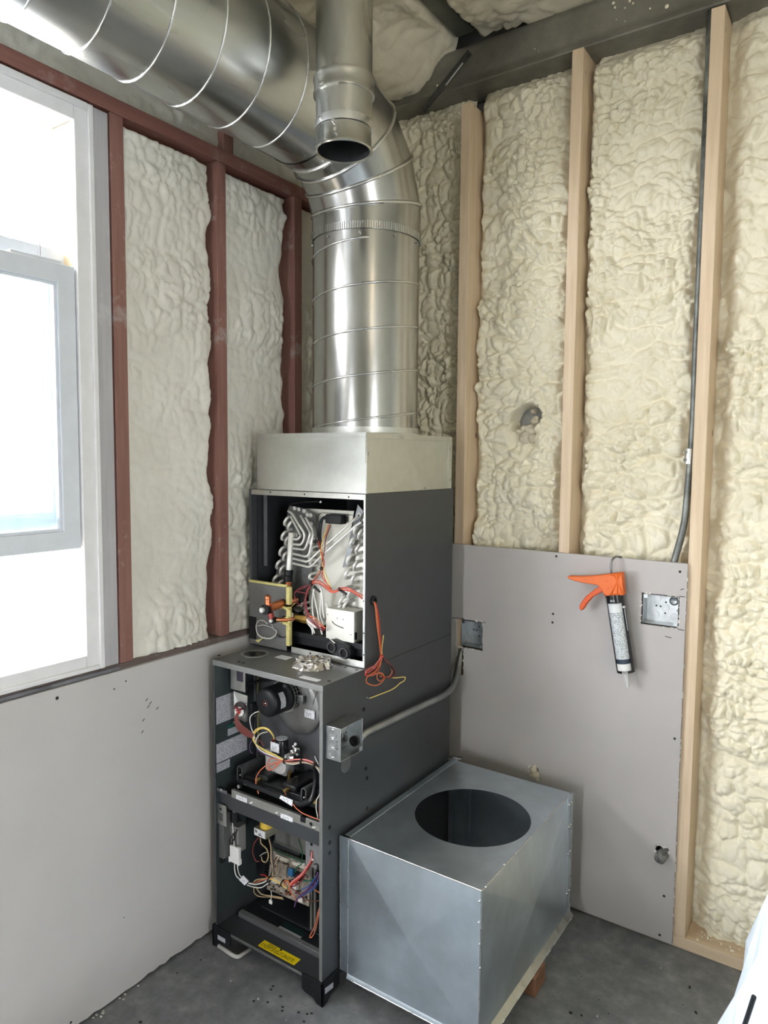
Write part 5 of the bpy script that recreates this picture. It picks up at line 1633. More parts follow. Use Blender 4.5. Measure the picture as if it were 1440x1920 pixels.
k0, k1 = ay(1.505, 432, 1619), ay(1.505, 448, 1591)
pc = MB().box(k0.x, k1.x, 1.502, 1.514, k0.z + 0.008, k1.z).box(k0.x - 0.004, k0.x + 0.002, 1.500, 1.513, k0.z + 0.006, k0.z + 0.024).box(k1.x - 0.002, k1.x + 0.004, 1.500, 1.513, k0.z + 0.008, k0.z + 0.026)
pc.done('plug_connector', WHITE_P, fur, 30, 0.0015)
MB().lathe(ay(1.50, 417, 1611), (1, -0.2, 0), [(0.013, 0), (0.013, 0.001), (0, 0.001)], 16).done('grommet_hole', DARK_HOLE, fur, 40)
# transformer
t0, t1 = ay(1.545, 476, 1567), ay(1.545, 497, 1552)
tb = [ay(1.545, 476, 1550), ay(1.545, 498, 1561), ay(1.545, 498, 1575), ay(1.545, 476, 1565)]
trx0, trx1 = tb[0].x, tb[1].x
trz0, trz1 = (tb[2].z + tb[3].z) / 2, (tb[0].z + tb[1].z) / 2
tr = B('transformer', (trx0, trx1, 1.545, 1.60, trz0, trz1), mat('transformer_core', (0.32, 0.31, 0.24), 0.45, 0.4, 0.15, 40), fur, 0.0015)
fs = flat_sticker('transformer_label', 1.5448, trx0 + 0.002, trx1 - 0.003, trz0 + 0.002, trz1 - 0.001, mat('label_plain_white', (0.75, 0.76, 0.78), 0.45), tr)
lg = MB()
cz = (trz0 + trz1) / 2
for (dx, dz, w, h) in ((0.008, 0.004, 0.0012, 0.0045), (0.0105, 0.0055, 0.0022, 0.001), (0.0135, 0.003, 0.0012, 0.004), (0.012, 0.001, 0.002, 0.001), (0.023, -0.0035, 0.001, 0.004), (0.026, -0.0045, 0.0025, 0.001), (0.029, -0.0015, 0.001, 0.005), (0.0275, -0.0045, 0.001, 0.002), (0.035, -0.006, 0.0015, 0.002)):
    lg.box(trx0 + dx - w, trx0 + dx + w, 1.5438, 1.5443, cz + dz - h, cz + dz + h)
lg.done('printed_marks', INK, tr, 30)
MB().lathe(((trx0 + trx1) / 2 + 0.004, 1.572, trz1 - 0.006), (0, 0, 1), [(0, 0), (0.019, 0), (0.021, 0.006), (0.021, 0.020), (0.017, 0.026), (0, 0.026)], 14).done('yellow_winding', TAPE_Y, tr, 40)
# grey panel carrying the board
gp = B('control_panel', (ay(1.60, 500, 1600).x, FX1 - 0.004, 1.640, 1.6415, 0.30, 0.452), mat('panel_olive_grey', (0.21, 0.21, 0.195), 0.42, 0.3, 0.12, 20), fur)
B('panel_flange', (ay(1.60, 500, 1600).x, FX1 - 0.004, 1.632, 1.640, 0.300, 0.302), ZINC, gp)
# printed board, tilted forward
bA, bB, bC, bD = ay(1.628, 510, 1590), ay(1.612, 583, 1620), ay(1.575, 579, 1700), ay(1.585, 500, 1667)
bd = MB().prism([bD, bC, bB, bA], (0.0, 0.003, 0.001)).done('control_board', BOARD_CASE, fur, 30)
nB = (bC - bD).cross(bA - bD).normalized()
nB = nB if nB.y < 0 else -nB


def bp(u, v, h=0.0):
    """point on the board: u along its width, v up, h proud of it"""
    return bD.lerp(bC, u).lerp(bA.lerp(bB, u), v) + nB * h


def chip(nm, u, v, du, dv, h, m, bev=0.001):
    U = (bp(u + du, v) - bp(u - du, v)) / 2
    V = (bp(u, v + dv) - bp(u, v - dv)) / 2
    return MB().obox(bp(u, v, h / 2 + 0.001), U, V, nB * (h / 2)).done(nm, m, bd, 30, bev)


chip('relay', 0.62, 0.66, 0.055, 0.09, 0.020, mat('relay_blue', (0.02, 0.13, 0.30), 0.35))
chip('relay', 0.78, 0.62, 0.055, 0.09, 0.018, BLACK)
chip('relay', 0.42, 0.62, 0.07, 0.16, 0.014, mat('tan_relay', (0.38, 0.33, 0.27), 0.5, 0, 0.3, 80))
chip('terminal_block', 0.33, 0.88, 0.15, 0.05, 0.012, mat('ivory_block', (0.66, 0.62, 0.54), 0.45))
chip('terminal_block', 0.78, 0.88, 0.18, 0.045, 0.010, mat('ivory_block', (0.66, 0.62, 0.54), 0.45))
chip('connector', 0.72, 0.36, 0.05, 0.06, 0.016, WHITE_P)
chip('connector', 0.88, 0.12, 0.05, 0.05, 0.016, WHITE_P)
chip('connector', 0.20, 0.28, 0.06, 0.05, 0.010, mat('ivory_block', (0.66, 0.62, 0.54), 0.45))
chip('fuse', 0.55, 0.12, 0.05, 0.03, 0.010, WM['brown'])
chip('board_edge', 0.5, 0.985, 0.48, 0.02, 0.006, PCB)
bl = MB()
rn = random.Random(31)
for k in range(46):
    u, v = rn.uniform(0.05, 0.95), rn.uniform(0.04, 0.84)
    U = (bp(u + 0.015, v) - bp(u, v)) * rn.uniform(0.5, 1.6)
    V = (bp(u, v + 0.02) - bp(u, v)) * rn.uniform(0.4, 1.4)
    bl.obox(bp(u, v, 0.003), U, V, nB * 0.003)
bl.done('small_components', mat('component_dark', (0.05, 0.042, 0.038), 0.5, 0, 0.5, 200), bd, 30, 0, 'stuff')
# bracket with a hole at the right
k0, k1 = ay(1.545, 573, 1622), ay(1.545, 601, 1576)
rb = plate_holes([k0.x, ay(1.545, 581, 1600).x, ay(1.545, 587, 1600).x, FX1 - 0.012], [k0.z + 0.002, ay(1.545, 584, 1607).z, ay(1.545, 584, 1594).z, k1.z], {(1, 1)}, lambda u, v, s: (u, 1.545 + s, v), 0.0015).done('board_bracket', mat('bracket_steel_grey', (0.34, 0.345, 0.36), 0.4, 0.5), fur, 30)
MB().lathe(ay(1.5445, 584, 1583), (0, -1, 0), [(0.0050, 0), (0.0050, 0.0007), (0, 0.0007)], 12).done('bracket_hole', DARK_HOLE, rb, 40)
MB().tube([ay(1.543, 583, 1611), ay(1.540, 588, 1612)], 0.0035, 8).done('wire_clip', WHITE_P, rb, 40)
# blower and housing behind
MB().lathe((-1.50, 1.74, 0.25), (1, 0, 0), [(0.02, -0.06), (0.105, -0.06), (0.11, -0.05), (0.11, 0.05), (0.105, 0.06), (0.02, 0.06)], 36).done('blower_housing', CABINET_IN, fur, 40)
for x in (ay(1.6, 585, 1600).x, ay(1.6, 592, 1600).x):
    B('panel_post', (x, x + 0.008, 1.59, 1.60, 0.10, 0.34), mat('post_grey', (0.24, 0.24, 0.23), 0.4, 0.4), fur, 0.001)
lw = sub('board_wiring', ay(1.53, 505, 1648), fur)
lrun = lambda pts, col, r=0.0017: vrun(pts, col, 1.545, r, lw)
for pts, col, r in (
        ([(432, 1531, 1.52), (436, 1545, 1.515), (437, 1560, 1.510), (440, 1590, 1.508)], 'white', .0018),
        ([(446, 1556, 1.512), (436, 1566, 1.508), (430, 1577, 1.507), (434, 1582, 1.507), (440, 1570, 1.507), (444, 1555, 1.510)], 'black', .0016),
        ([(438, 1562, 1.508), (440, 1575, 1.508), (443, 1590, 1.508)], 'black', .0020),
        ([(435, 1590, 1.509), (437, 1570, 1.510), (441, 1560, 1.511)], 'black', .0016),
        ([(440, 1618, 1.507), (440, 1630, 1.508), (443, 1642, 1.512), (450, 1649, 1.518)], 'white', .0020),
        ([(445, 1618, 1.507), (446, 1630, 1.508), (449, 1640, 1.512), (454, 1646, 1.518)], 'white', .0017),
        ([(466, 1656, 1.525), (480, 1658, 1.53), (495, 1654, 1.532), (505, 1648, 1.533), (520, 1650, 1.535), (536, 1662, 1.54), (540, 1665, 1.545)], 'white', .0023),
        ([(463, 1659, 1.526), (475, 1663, 1.53), (490, 1664, 1.533), (505, 1654, 1.534)], 'white', .0018),
        ([(473, 1658, 1.54), (480, 1650, 1.535), (492, 1648, 1.533), (505, 1646, 1.532), (520, 1646, 1.535), (532, 1652, 1.54)], 'tan', .0022),
        ([(478, 1655, 1.54), (490, 1651, 1.534), (505, 1647, 1.531), (516, 1651, 1.533), (528, 1660, 1.54)], 'salmon', .0020),
        ([(505, 1647, 1.531), (518, 1652, 1.531), (530, 1660, 1.533), (538, 1666, 1.537)], 'yellow', .0026),
        ([(504, 1646, 1.534), (496, 1641, 1.536), (488, 1640, 1.54)], 'red', .0017),
        ([(485, 1570, 1.545), (476, 1583, 1.54), (474, 1600, 1.54), (480, 1614, 1.545), (487, 1615, 1.55)], 'maroon', .0017),
        ([(488, 1571, 1.545), (490, 1582, 1.54), (500, 1592, 1.535), (503, 1605, 1.535), (499, 1616, 1.54), (492, 1614, 1.545), (490, 1606, 1.55)], 'tan', .0020),
        ([(504, 1572, 1.55), (508, 1590, 1.545), (508, 1610, 1.542), (512, 1630, 1.54), (511, 1642, 1.537)], 'tan', .0020),
        ([(506, 1570, 1.56), (510, 1585, 1.55), (512, 1610, 1.545), (514, 1640, 1.538)], 'black', .0017),
        ([(520, 1606, 1.58), (514, 1615, 1.565), (512, 1630, 1.55), (512, 1643, 1.537)], 'brown', .0020),
        ([(525, 1607, 1.58), (519, 1616, 1.56), (518, 1632, 1.55), (513, 1643, 1.536)], 'tan', .0020),
        ([(505, 1646, 1.534), (508, 1640, 1.54), (511, 1625, 1.55), (500, 1608, 1.56)], 'black', .0019),
        ([(487, 1605, 1.56), (494, 1600, 1.56), (500, 1598, 1.56)], 'white', .0012),
        ([(560, 1573, 1.60), (565, 1590, 1.585), (567, 1605, 1.575), (564, 1615, 1.575)], 'green', .0016),
        ([(558, 1618, 1.56), (566, 1621, 1.552), (572, 1620, 1.55)], 'white', .0030),
        ([(554, 1635, 1.56), (557, 1626, 1.555), (567, 1620, 1.55)], 'green', .0022),
        ([(585, 1596, 1.55), (584, 1610, 1.54), (578, 1622, 1.537), (565, 1640, 1.535), (550, 1652, 1.535), (543, 1660, 1.535)], 'pink', .0030),
        ([(587, 1596, 1.552), (586, 1612, 1.545), (574, 1632, 1.54), (560, 1648, 1.538), (546, 1660, 1.537)], 'red', .0030),
        ([(583, 1612, 1.55), (572, 1630, 1.55), (556, 1645, 1.545), (544, 1655, 1.54)], 'maroon', .0028),
        ([(545, 1663, 1.538), (555, 1660, 1.540), (566, 1650, 1.542), (572, 1640, 1.545)], 'maroon', .0020),
        ([(537, 1660, 1.537), (532, 1655, 1.537), (535, 1651, 1.535), (541, 1653, 1.533), (543, 1663, 1.534), (541, 1670, 1.537)], 'orange', .0020),
        ([(539, 1658, 1.534), (538, 1648, 1.538), (536, 1643, 1.55)], 'tan', .0018),
        ([(543, 1662, 1.536), (544, 1670, 1.538), (552, 1682, 1.545), (558, 1690, 1.55)], 'salmon', .0018),
        ([(545, 1664, 1.54), (556, 1672, 1.545), (566, 1680, 1.55), (571, 1690, 1.555)], 'maroon', .0018),
        ([(598, 1640, 1.535), (594, 1655, 1.533), (580, 1668, 1.533), (566, 1677, 1.535), (556, 1688, 1.54), (552, 1700, 1.55)], 'purple', .0024),
        ([(596, 1636, 1.535), (590, 1652, 1.535), (576, 1668, 1.537), (562, 1680, 1.54)], 'purple', .0022),
        ([(592, 1645, 1.532), (584, 1656, 1.532), (574, 1664, 1.535), (566, 1668, 1.54)], 'blue', .0020),
        ([(597, 1650, 1.530), (592, 1662, 1.531), (580, 1672, 1.534), (568, 1678, 1.54), (560, 1684, 1.545)], 'blue', .0018),
        ([(567, 1649, 1.55), (576, 1652, 1.548), (588, 1648, 1.545)], 'green', .0026),
        ([(591, 1640, 1.54), (595, 1630, 1.54), (594, 1620, 1.545), (580, 1622, 1.55)], 'black', .0026),
        ([(480, 1662, 1.54), (484, 1670, 1.545), (492, 1677, 1.55), (510, 1680, 1.555), (530, 1683, 1.56)], 'tan', .0019),
        ([(476, 1664, 1.54), (477, 1674, 1.545), (487, 1681, 1.55), (510, 1682, 1.552), (532, 1686, 1.56)], 'tan', .0017),
        ([(508, 1670, 1.56), (509, 1680, 1.553), (507, 1690, 1.545)], 'white', .0013),
        ([(575, 1686, 1.55), (582, 1690, 1.545), (590, 1690, 1.54), (602, 1688, 1.52)], 'brown', .0018),
        ([(600, 1590, 1.525), (601, 1620, 1.52), (602, 1650, 1.52)], 'salmon', .0016),
        ([(590, 1668, 1.535), (596, 1672, 1.53), (602, 1676, 1.525)], 'orange', .0016),
        ([(600, 1698, 1.52), (596, 1712, 1.51), (592, 1730, 1.505), (586, 1745, 1.50), (581, 1755, 1.50), (583, 1758, 1.50), (589, 1750, 1.50), (595, 1730, 1.505), (598, 1710, 1.51), (601, 1700, 1.52)], 'salmon', .0015)):
    lrun(pts, col, r)
tl = sticker('wire_flag', [ay(1.521, 449, 1650), ay(1.521, 459, 1660), ay(1.521, 467, 1652), ay(1.521, 456, 1641)], LAB_WHITE, lw, 0.001)
B('tie_knob', tuple(q for a, b in zip(ay(1.543, 504, 1694), ay(1.547, 511, 1688)) for q in (min(a, b), max(a, b))), WHITE_P, lw, 0.001)
for px, py, y in ((505, 1649, 1.531), (530, 1656, 1.533)):
    MB().lathe(ay(y, px, py), (1, 0, -0.2), [(0.008, -0.002), (0.0105, -0.002), (0.0105, 0.002), (0.008, 0.002)], 12, True).done('cable_tie', BLACK, lw, 40)
cb = MB()                  # corrugated black sleeve behind the left edge of the board
for k in range(9):
    c = ay(1.60, 499, 1600 + k * 6)
    cb.lathe(c, Z_, [(0.006, -0.003), (0.009, 0), (0.006, 0.003)], 10)
cb.done('corrugated_sleeve', BLACK, lw, 60)

# --- side details: punched holes, grommet plate
sc = MB()
for px, py in ((682, 1330), (686, 1441), (688, 1459), (688, 1516), (618, 1551), (618, 1580), (618, 1599)):
    c = ax_(FX1, px, py)
    sc.cyl(c - Vector((0.001, 0, 0)), c + Vector((0.0006, 0, 0)), 0.0062, 12)
sc.done('punched_holes', DARK_HOLE, fur, 40, 0, 'stuff')
B('side_seam', (FX1 - 0.0005, FX1 + 0.0004, CY0 + 0.02, FY1, FZ1 - 0.0018, FZ1 + 0.0006), INK, fur)
# --- top details
MB().lathe((-1.585, 1.592, FZ1), Z_, [(0.036, 0.0002), (0.046, 0.0002), (0.046, 0.0018), (0.036, 0.0018)], 36, True).done('knockout_ring', mat('ring_grey', (0.26, 0.265, 0.26), 0.3, 0.5), fur, 40)
MB().lathe((-1.585, 1.592, FZ1), Z_, [(0.0355, 0.0002), (0.03, 0.0008), (0, 0.0008)], 36).done('knockout_disc', BLACK_GLOSS, fur, 40)
for (a, b, c, d) in (((517, 1233), (538, 1238), (548, 1232), (525, 1228)), ((560, 1270), (597, 1279), (602, 1274), (569, 1267.5))):
    q = [az(FZ1 + 0.0002, *p) for p in (a, b, c, d)]
    x0, x1 = (q[0].x + q[3].x) / 2, (q[1].x + q[2].x) / 2
    y0_, y1_ = (q[0].y + q[1].y) / 2, (q[2].y + q[3].y) / 2
    sticker('top_label', [(x0, y0_, FZ1 + 0.0002), (x1, y0_, FZ1 + 0.0002), (x1, y1_, FZ1 + 0.0002), (x0, y1_, FZ1 + 0.0002)], LAB_BLANK, fur)
sc = MB()
for px, py in ((617, 1277), (669, 1256), (411, 1229), (563, 1233), (648, 1251), (448, 1241), (456, 1243)):
    c = az(FZ1, px, py)
    sc.cyl(c, c + Vector((0, 0, 0.001)), 0.0055, 12)
sc.done('top_screws', BLACK, fur, 40, 0, 'stuff')

# --- black plastic corner feet


def foot(cx, sx, cy, sy_, lab):
    """corner foot: two swept skirts meeting at the cabinet corner; sx, sy_ point outwards"""
    g = MB()
    ox, oy = cx + sx * 0.007, cy + sy_ * 0.007
    L, zt = 0.078, FZ0 + 0.012
    for ax in (0, 1):
        prof = [(0, 0), (0, zt), (L, zt), (L, zt - 0.045), (L * 0.86, zt - 0.052), (L * 0.45, 0.014), (0.022, 0.002)]
        pts = []
        for d, z in prof:
            pts.append((ox - sx * d, oy, z) if ax == 0 else (ox, oy - sy_ * d, z))
        g.prism(pts, (0, -sy_ * 0.006, 0) if ax == 0 else (-sx * 0.006, 0, 0))
    f = g.done('corner_foot', BLACK, fur, 30, 0.001)
    return f


f1 = foot(FX0, -1, FY0, -1, '')
f2 = foot(FX1, 1, FY0, -1, '')
foot(FX1, 1, FY1, 1, '')
foot(FX0, -1, FY1, 1, '')
flat_sticker('foot_label', FY0 - 0.0072, FX0 + 0.018, FX0 + 0.052, 0.030, 0.044, LAB_W2, f1)
q = [(FX1 + 0.0072, FY0 + 0.004, 0.035), (FX1 + 0.0072, FY0 + 0.040, 0.031), (FX1 + 0.0072, FY0 + 0.040, 0.047), (FX1 + 0.0072, FY0 + 0.004, 0.052)]
sticker('foot_label', q, LAB_W2, f2)
# base frame under the cabinet carried by the feet
B('base_frame', (FX0 + 0.002, FX1 - 0.002, FY0 + 0.004, FY1 - 0.004, FZ0 - 0.012, FZ0 - 0.0005), CABINET_IN, fur)

# --- foil stuffed flue opening on the furnace top: lies in the hole, a thing of its own
fo = MB()
rn = random.Random(44)
prof = [(0.061, 0.001), (0.056, 0.006), (0.050, 0.017), (0.045, 0.021), (0.030, 0.018), (0.015, 0.015), (0, 0.015)]
fo.lathe((-1.353, 1.600, FZ1), Z_, prof, 34)
for v in fo.bm.verts:
    if v.co.z > FZ1 + 0.003:
        v.co += Vector((rn.uniform(-1, 1), rn.uniform(-1, 1), rn.uniform(-0.8, 0.8))) * 0.0055
    else:
        v.co.x += rn.uniform(-1, 1) * 0.004
        v.co.y += rn.uniform(-1, 1) * 0.004
fo.done('foil_plug', FOIL, None, None)
tag(bpy.data.objects['foil_plug'], 'crumpled silver foil stuffed in the round vent hole on the furnace top', 'foil')
# --- white strip lying under the left foot
ws = MB().tube(fillet([az(0.012, 410, 1773), az(0.008, 436, 1791), az(0.007, 446, 1795), az(0.007, 470, 1779)], 0.01), 0.0062, 8)
tag(ws.done('tubing_offcut', mat('offcut_white', (0.5, 0.49, 0.47), 0.5), None, 180), 'bent white plastic tubing offcut on the floor under the furnace foot', 'tubing')

# ================================================================== THERMOSTAT WIRES OUT OF THE SIDE
gm = ax_(CX1_, 700, 1126)
tw = thing('thermostat_wires', (CX1_ + 0.004, gm.y, ax_(CX1_, 700, 1310).z), 'loose bundle of red and orange wires hanging from the cabinet side grommet', 'wires')
MB().lathe((CX1_, gm.y, gm.z), X_, [(0.008, 0.0002), (0.0150, 0.0002), (0.0150, 0.004), (0.012, 0.006), (0.008, 0.005)], 24, True).done('grommet', BLACK, tw, 40)
MB().lathe((CX1_, gm.y, gm.z), X_, [(0.008, 0.0004), (0, 0.0006)], 20).done('grommet_hole', DARK_HOLE, tw, 40)
XS = CX1_
for pts, col, r in (
        ([(700, 1128, .002), (704, 1140, .012), (706, 1165, .010), (710, 1195, .010), (714, 1225, .012), (716, 1232, .012)], 'salmon', .0019),
        ([(702, 1128, .002), (706, 1145, .014), (709, 1170, .012), (711, 1200, .012), (714, 1228, .014)], 'orange', .0019),
        ([(703, 1129, .002), (707, 1140, .010), (711, 1165, .008), (713, 1195, .008), (715, 1230, .010)], 'red', .0019),
        ([(716, 1230, .010), (716, 1215, .010), (718, 1200, .012), (719, 1191, .013)], 'yellow', .0018),
        ([(715, 1230, .012), (709, 1240, .016), (700, 1250, .018), (688, 1257, .020), (686, 1262, .02), (695, 1258, .02), (708, 1247, .018)], 'pink', .0018),
        ([(715, 1231, .012), (710, 1243, .018), (701, 1254, .02), (690, 1260, .022), (685, 1266, .022), (698, 1264, .02), (712, 1252, .016)], 'red', .0019),
        ([(715, 1231, .012), (711, 1248, .018), (702, 1260, .02), (692, 1266, .022), (688, 1270, .022), (687, 1279, .022), (695, 1284, .022), (706, 1285, .02), (716, 1279, .018), (721, 1270, .016), (714, 1264, .016), (702, 1262, .016)], 'orange', .0017),
        ([(716, 1232, .012), (713, 1247, .014), (708, 1262, .014), (707, 1272, .014), (713, 1277, .014), (719, 1272, .014), (719, 1265, .014), (712, 1261, .014), (700, 1266, .016), (688, 1268, .018)], 'salmon', .0017),
        ([(716, 1232, .012), (724, 1241, .012), (732, 1250, .012), (735, 1260, .012), (730, 1268, .012), (722, 1270, .012), (712, 1268, .012)], 'salmon', .0018),
        ([(716, 1231, .014), (726, 1240, .014), (738, 1252, .014), (741, 1261, .014), (738, 1268, .014), (728, 1271, .014), (716, 1270, .014)], 'maroon', .0019),
        ([(716, 1231, .014), (722, 1240, .016), (733, 1251, .016), (739, 1262, .016), (735, 1269, .016)], 'black', .0017),
        ([(715, 1229, .01), (713, 1238, .014), (704, 1246, .016), (692, 1252, .018), (684, 1258, .02)], 'maroon', .0019),
        ([(735, 1270, .014), (741, 1271, .014), (756, 1269.5, .014), (760, 1271, .014), (757, 1277, .014), (750, 1281, .014), (741, 1289, .014), (730, 1295, .014), (712, 1302, .014), (694, 1309, .014)], 'yellow', .0017),
        ([(694, 1309, .014), (690, 1309, .014), (687, 1307, .014)], 'white', .0006)):
    wire([ax_(XS + p[2], p[0], p[1]) for p in pts], col, tw, r)
MB().lathe(ax_(XS + 0.012, 715, 1230), Z_, [(0.005, -0.003), (0.007, -0.003), (0.007, 0.003), (0.005, 0.003)], 12, True).done('cable_tie', WM['red'], tw, 40)

# ================================================================== RETURN PLENUM BOX ON THE FLOOR
QX0, QX1, QY0, QY1, QZ0, QZ1 = -1.172, -0.752, 1.541, 2.179, 0.058, 0.472
rb_ = thing('return_plenum', ((QX0 + QX1) / 2, (QY0 + QY1) / 2, QZ0), 'large silver sheet metal box with a round hole in its top, standing on the floor', 'plenum')


def cross_panel(nm, A, Bq, Cq, D, out, lift, m):
    """Cross-broken sheet: four facets meeting in a slightly raised centre"""
    A, Bq, Cq, D, out = (Vector(q) for q in (A, Bq, Cq, D, out))
    mid = (A + Bq + Cq + D) / 4 + out * lift
    g = MB()
    bm = g.bm
    V = [bm.verts.new(p) for p in (A, Bq, Cq, D)]
    Wv = [bm.verts.new(p - out * 0.0012) for p in (A, Bq, Cq, D)]
    c, c2 = bm.verts.new(mid), bm.verts.new(mid - out * 0.0012)
    for k in range(4):
        j = (k + 1) % 4
        bm.faces.new((V[k], V[j], c))
        bm.faces.new((Wv[j], Wv[k], c2))
        bm.faces.new((V[k], Wv[k], Wv[j], V[j]))
    return g.done(nm, m, rb_, 0.5)


cross_panel('front_panel', (QX0, QY0, QZ0), (QX1, QY0, QZ0), (QX1, QY0, QZ1), (QX0, QY0, QZ1), (0, -1, 0), 0.013, GALV_BOX)
cross_panel('side_panel', (QX1, QY0, QZ0), (QX1, QY1, QZ0), (QX1, QY1, QZ1), (QX1, QY0, QZ1), (1, 0, 0), 0.013, GALV_BOX)
cross_panel('back_panel', (QX1, QY1, QZ0), (QX0, QY1, QZ0), (QX0, QY1, QZ1), (QX1, QY1, QZ1), (0, 1, 0), 0.0060, GALV_BOX)
ring_plate(QX0, QX1, QY0, QY1, QZ1, 0.0012, -0.945, 1.862, 0.174, 96).done('top_panel', GALV_BOX, rb_, 30)
# rolled front edge, flanges
MB().cyl((QX0, QY0 + 0.0006, QZ1 - 0.0006), (QX1, QY0 + 0.0006, QZ1 - 0.0006), 0.0022, 8).done('rolled_edge', SEAM, rb_, 60)
MB().cyl((QX1 - 0.0006, QY0, QZ1 - 0.0006), (QX1 - 0.0006, QY1, QZ1 - 0.0006), 0.0016, 8).done('rolled_edge', SEAM, rb_, 60)
MB().cyl((QX1 - 0.0004, QY0 + 0.0004, QZ0), (QX1 - 0.0004, QY0 + 0.0004, QZ1), 0.0024, 8).done('corner_seam', SEAM, rb_, 60)
B('flange', (QX0 - 0.027, QX0 - 0.0002, QY0, QY0 + 0.0012, QZ0 + 0.012, QZ1 + 0.0005), GALV_BOX, rb_, 0.0004)
MB().cyl((QX0 - 0.027, QY0 + 0.0006, QZ0 + 0.012), (QX0 - 0.030, QY0 + 0.0006, QZ1), 0.0016, 8).done('rolled_edge', SEAM, rb_, 60)
MB().cyl((QX0, QY0 - 0.0008, QZ0 + 0.005), (QX0, QY0 - 0.0008, QZ1), 0.0016, 8).done('rolled_edge', SEAM, rb_, 60)
B('flange', (QX0 - 0.030, QX0 - 0.0002, QY1 - 0.0012, QY1, QZ0 + 0.012, QZ1 - 0.003), GALV_BOX, rb_, 0.0004)
B('flange', (QX0 - 0.020, QX0 - 0.0002, QY0 + 0.012, QY1 + 0.012, QZ1 - 0.0012, QZ1 + 0.0010), GALV_BOX, rb_, 0.0004)
tb_ = az(QZ1 + 0.003, 845, 1422)
MB().obox((QX0 - 0.008, QY1 + 0.012, QZ1 + 0.006), (0.020, 0.004, 0.001), (-0.001, 0.007, 0.001), (0, 0, 0.0012)).done('bent_tab', SEAM, rb_, 30)
MB().obox((QX0 - 0.020, QY1 - 0.005, QZ1 + 0.008), (0.008, 0, 0.002), (0, 0.012, 0.003), (0, 0, 0.0012)).done('bent_tab', SEAM, rb_, 30)
sf = B('flange', (QX1 + 0.0006, QX1 + 0.0026, QY1 - 0.034, QY1 + 0.010, QZ0, QZ1 - 0.004), GALV_BOX, rb_, 0.0008)
MB().cyl((QX1 + 0.003, QY1 + 0.010, QZ0), (QX1 + 0.003, QY1 + 0.010, QZ1 - 0.002), 0.0022, 8).done('rolled_edge', SEAM, sf, 60)
MB().cyl((QX1 + 0.003, QY1 - 0.010, QZ0), (QX1 + 0.003, QY1 - 0.010, QZ1 - 0.012), 0.0014, 8).done('rolled_edge', SEAM, sf, 60)
for z in (QZ1 - 0.030, QZ1 - 0.105, QZ1 - 0.195, QZ0 + 0.085):
    for y in (QY1 - 0.022, QY1 - 0.002):
        MB().lathe((QX1 + 0.0026, y, z), X_, [(0.0048, 0), (0.0044, 0.002), (0.002, 0.0035), (0, 0.0038)], 10).done('rivet', STEEL, sf, 60)
MB().prism([(QX1, QY0 - 0.002, QZ0 + 0.016), (QX1 + 0.016, QY0 - 0.002, QZ0 + 0.000), (QX1 + 0.0155, QY0 - 0.002, QZ0 - 0.002), (QX1, QY0 - 0.002, QZ0 + 0.013)], (0, QY1 - QY0 + 0.012, 0)).done('bottom_flange', GALV_FLUE, rb_, 30)
MB().cyl((QX1 + 0.016, QY0, QZ0 - 0.001), (QX1 + 0.016, QY1 + 0.01, QZ0 - 0.001), 0.0020, 8).done('rolled_edge', SEAM, rb_, 60)
MB().prism([(QX0, QY0, QZ0 + 0.012), (QX0, QY0 - 0.006, QZ0 + 0.001), (QX0, QY0 - 0.006, QZ0 - 0.001), (QX0, QY0, QZ0 + 0.009)], (QX1 - QX0, 0, 0)).done('bottom_flange', GALV_BOX, rb_, 30)
MB().cyl((QX0 + 0.02, QY0 - 0.006, QZ0), (QX1, QY0 - 0.006, QZ0), 0.0020, 8).done('rolled_edge', SEAM, rb_, 60)
bt = MB()
for px, py in ((899, 1690), (898, 1730), (899, 1770), (900, 1815), (946, 1621), (911, 1663)):
    c = ay(QY0 - 0.0018, px, py) if px < 905 else az(QZ1, px, py)
    bt.ball(c, 0.0032, 8)
for x in (QX0 + 0.02, -0.95, -0.83):
    bt.ball((x, QY0 - 0.010, QZ0 + 0.005), 0.003, 8)
bt.done('edge_burrs', STEEL, rb_, 60, 0, 'stuff')
B('inner_seam', (QX0 + 0.04, QX0 + 0.062, QY1 - 0.006, QY1 - 0.003, QZ0, QZ1 - 0.002), GALV_BOX, rb_, 0.001)
# wood blocks the box stands on
wb = mat('rough_block_wood', (0.24, 0.115, 0.06), 0.75, 0, 0.25, 30)
b0 = Vector((-0.768, 1.905, 0.0))
o = MB().hexa([(-0.800, 1.845, 0), (-0.725, 1.845, 0), (-0.728, 1.93, 0), (-0.803, 1.93, 0), (-0.800, 1.845, QZ0 - 0.001), (-0.725, 1.845, QZ0 - 0.001), (-0.728, 1.93, QZ0 - 0.001), (-0.803, 1.93, QZ0 - 0.001)]).done('wood_block', wb, None, 30, 0.002)
tag(o, 'small brown wood block propping up the right edge of the silver floor box', 'block')

# ================================================================== ELECTRICAL BOXES AND CONDUIT


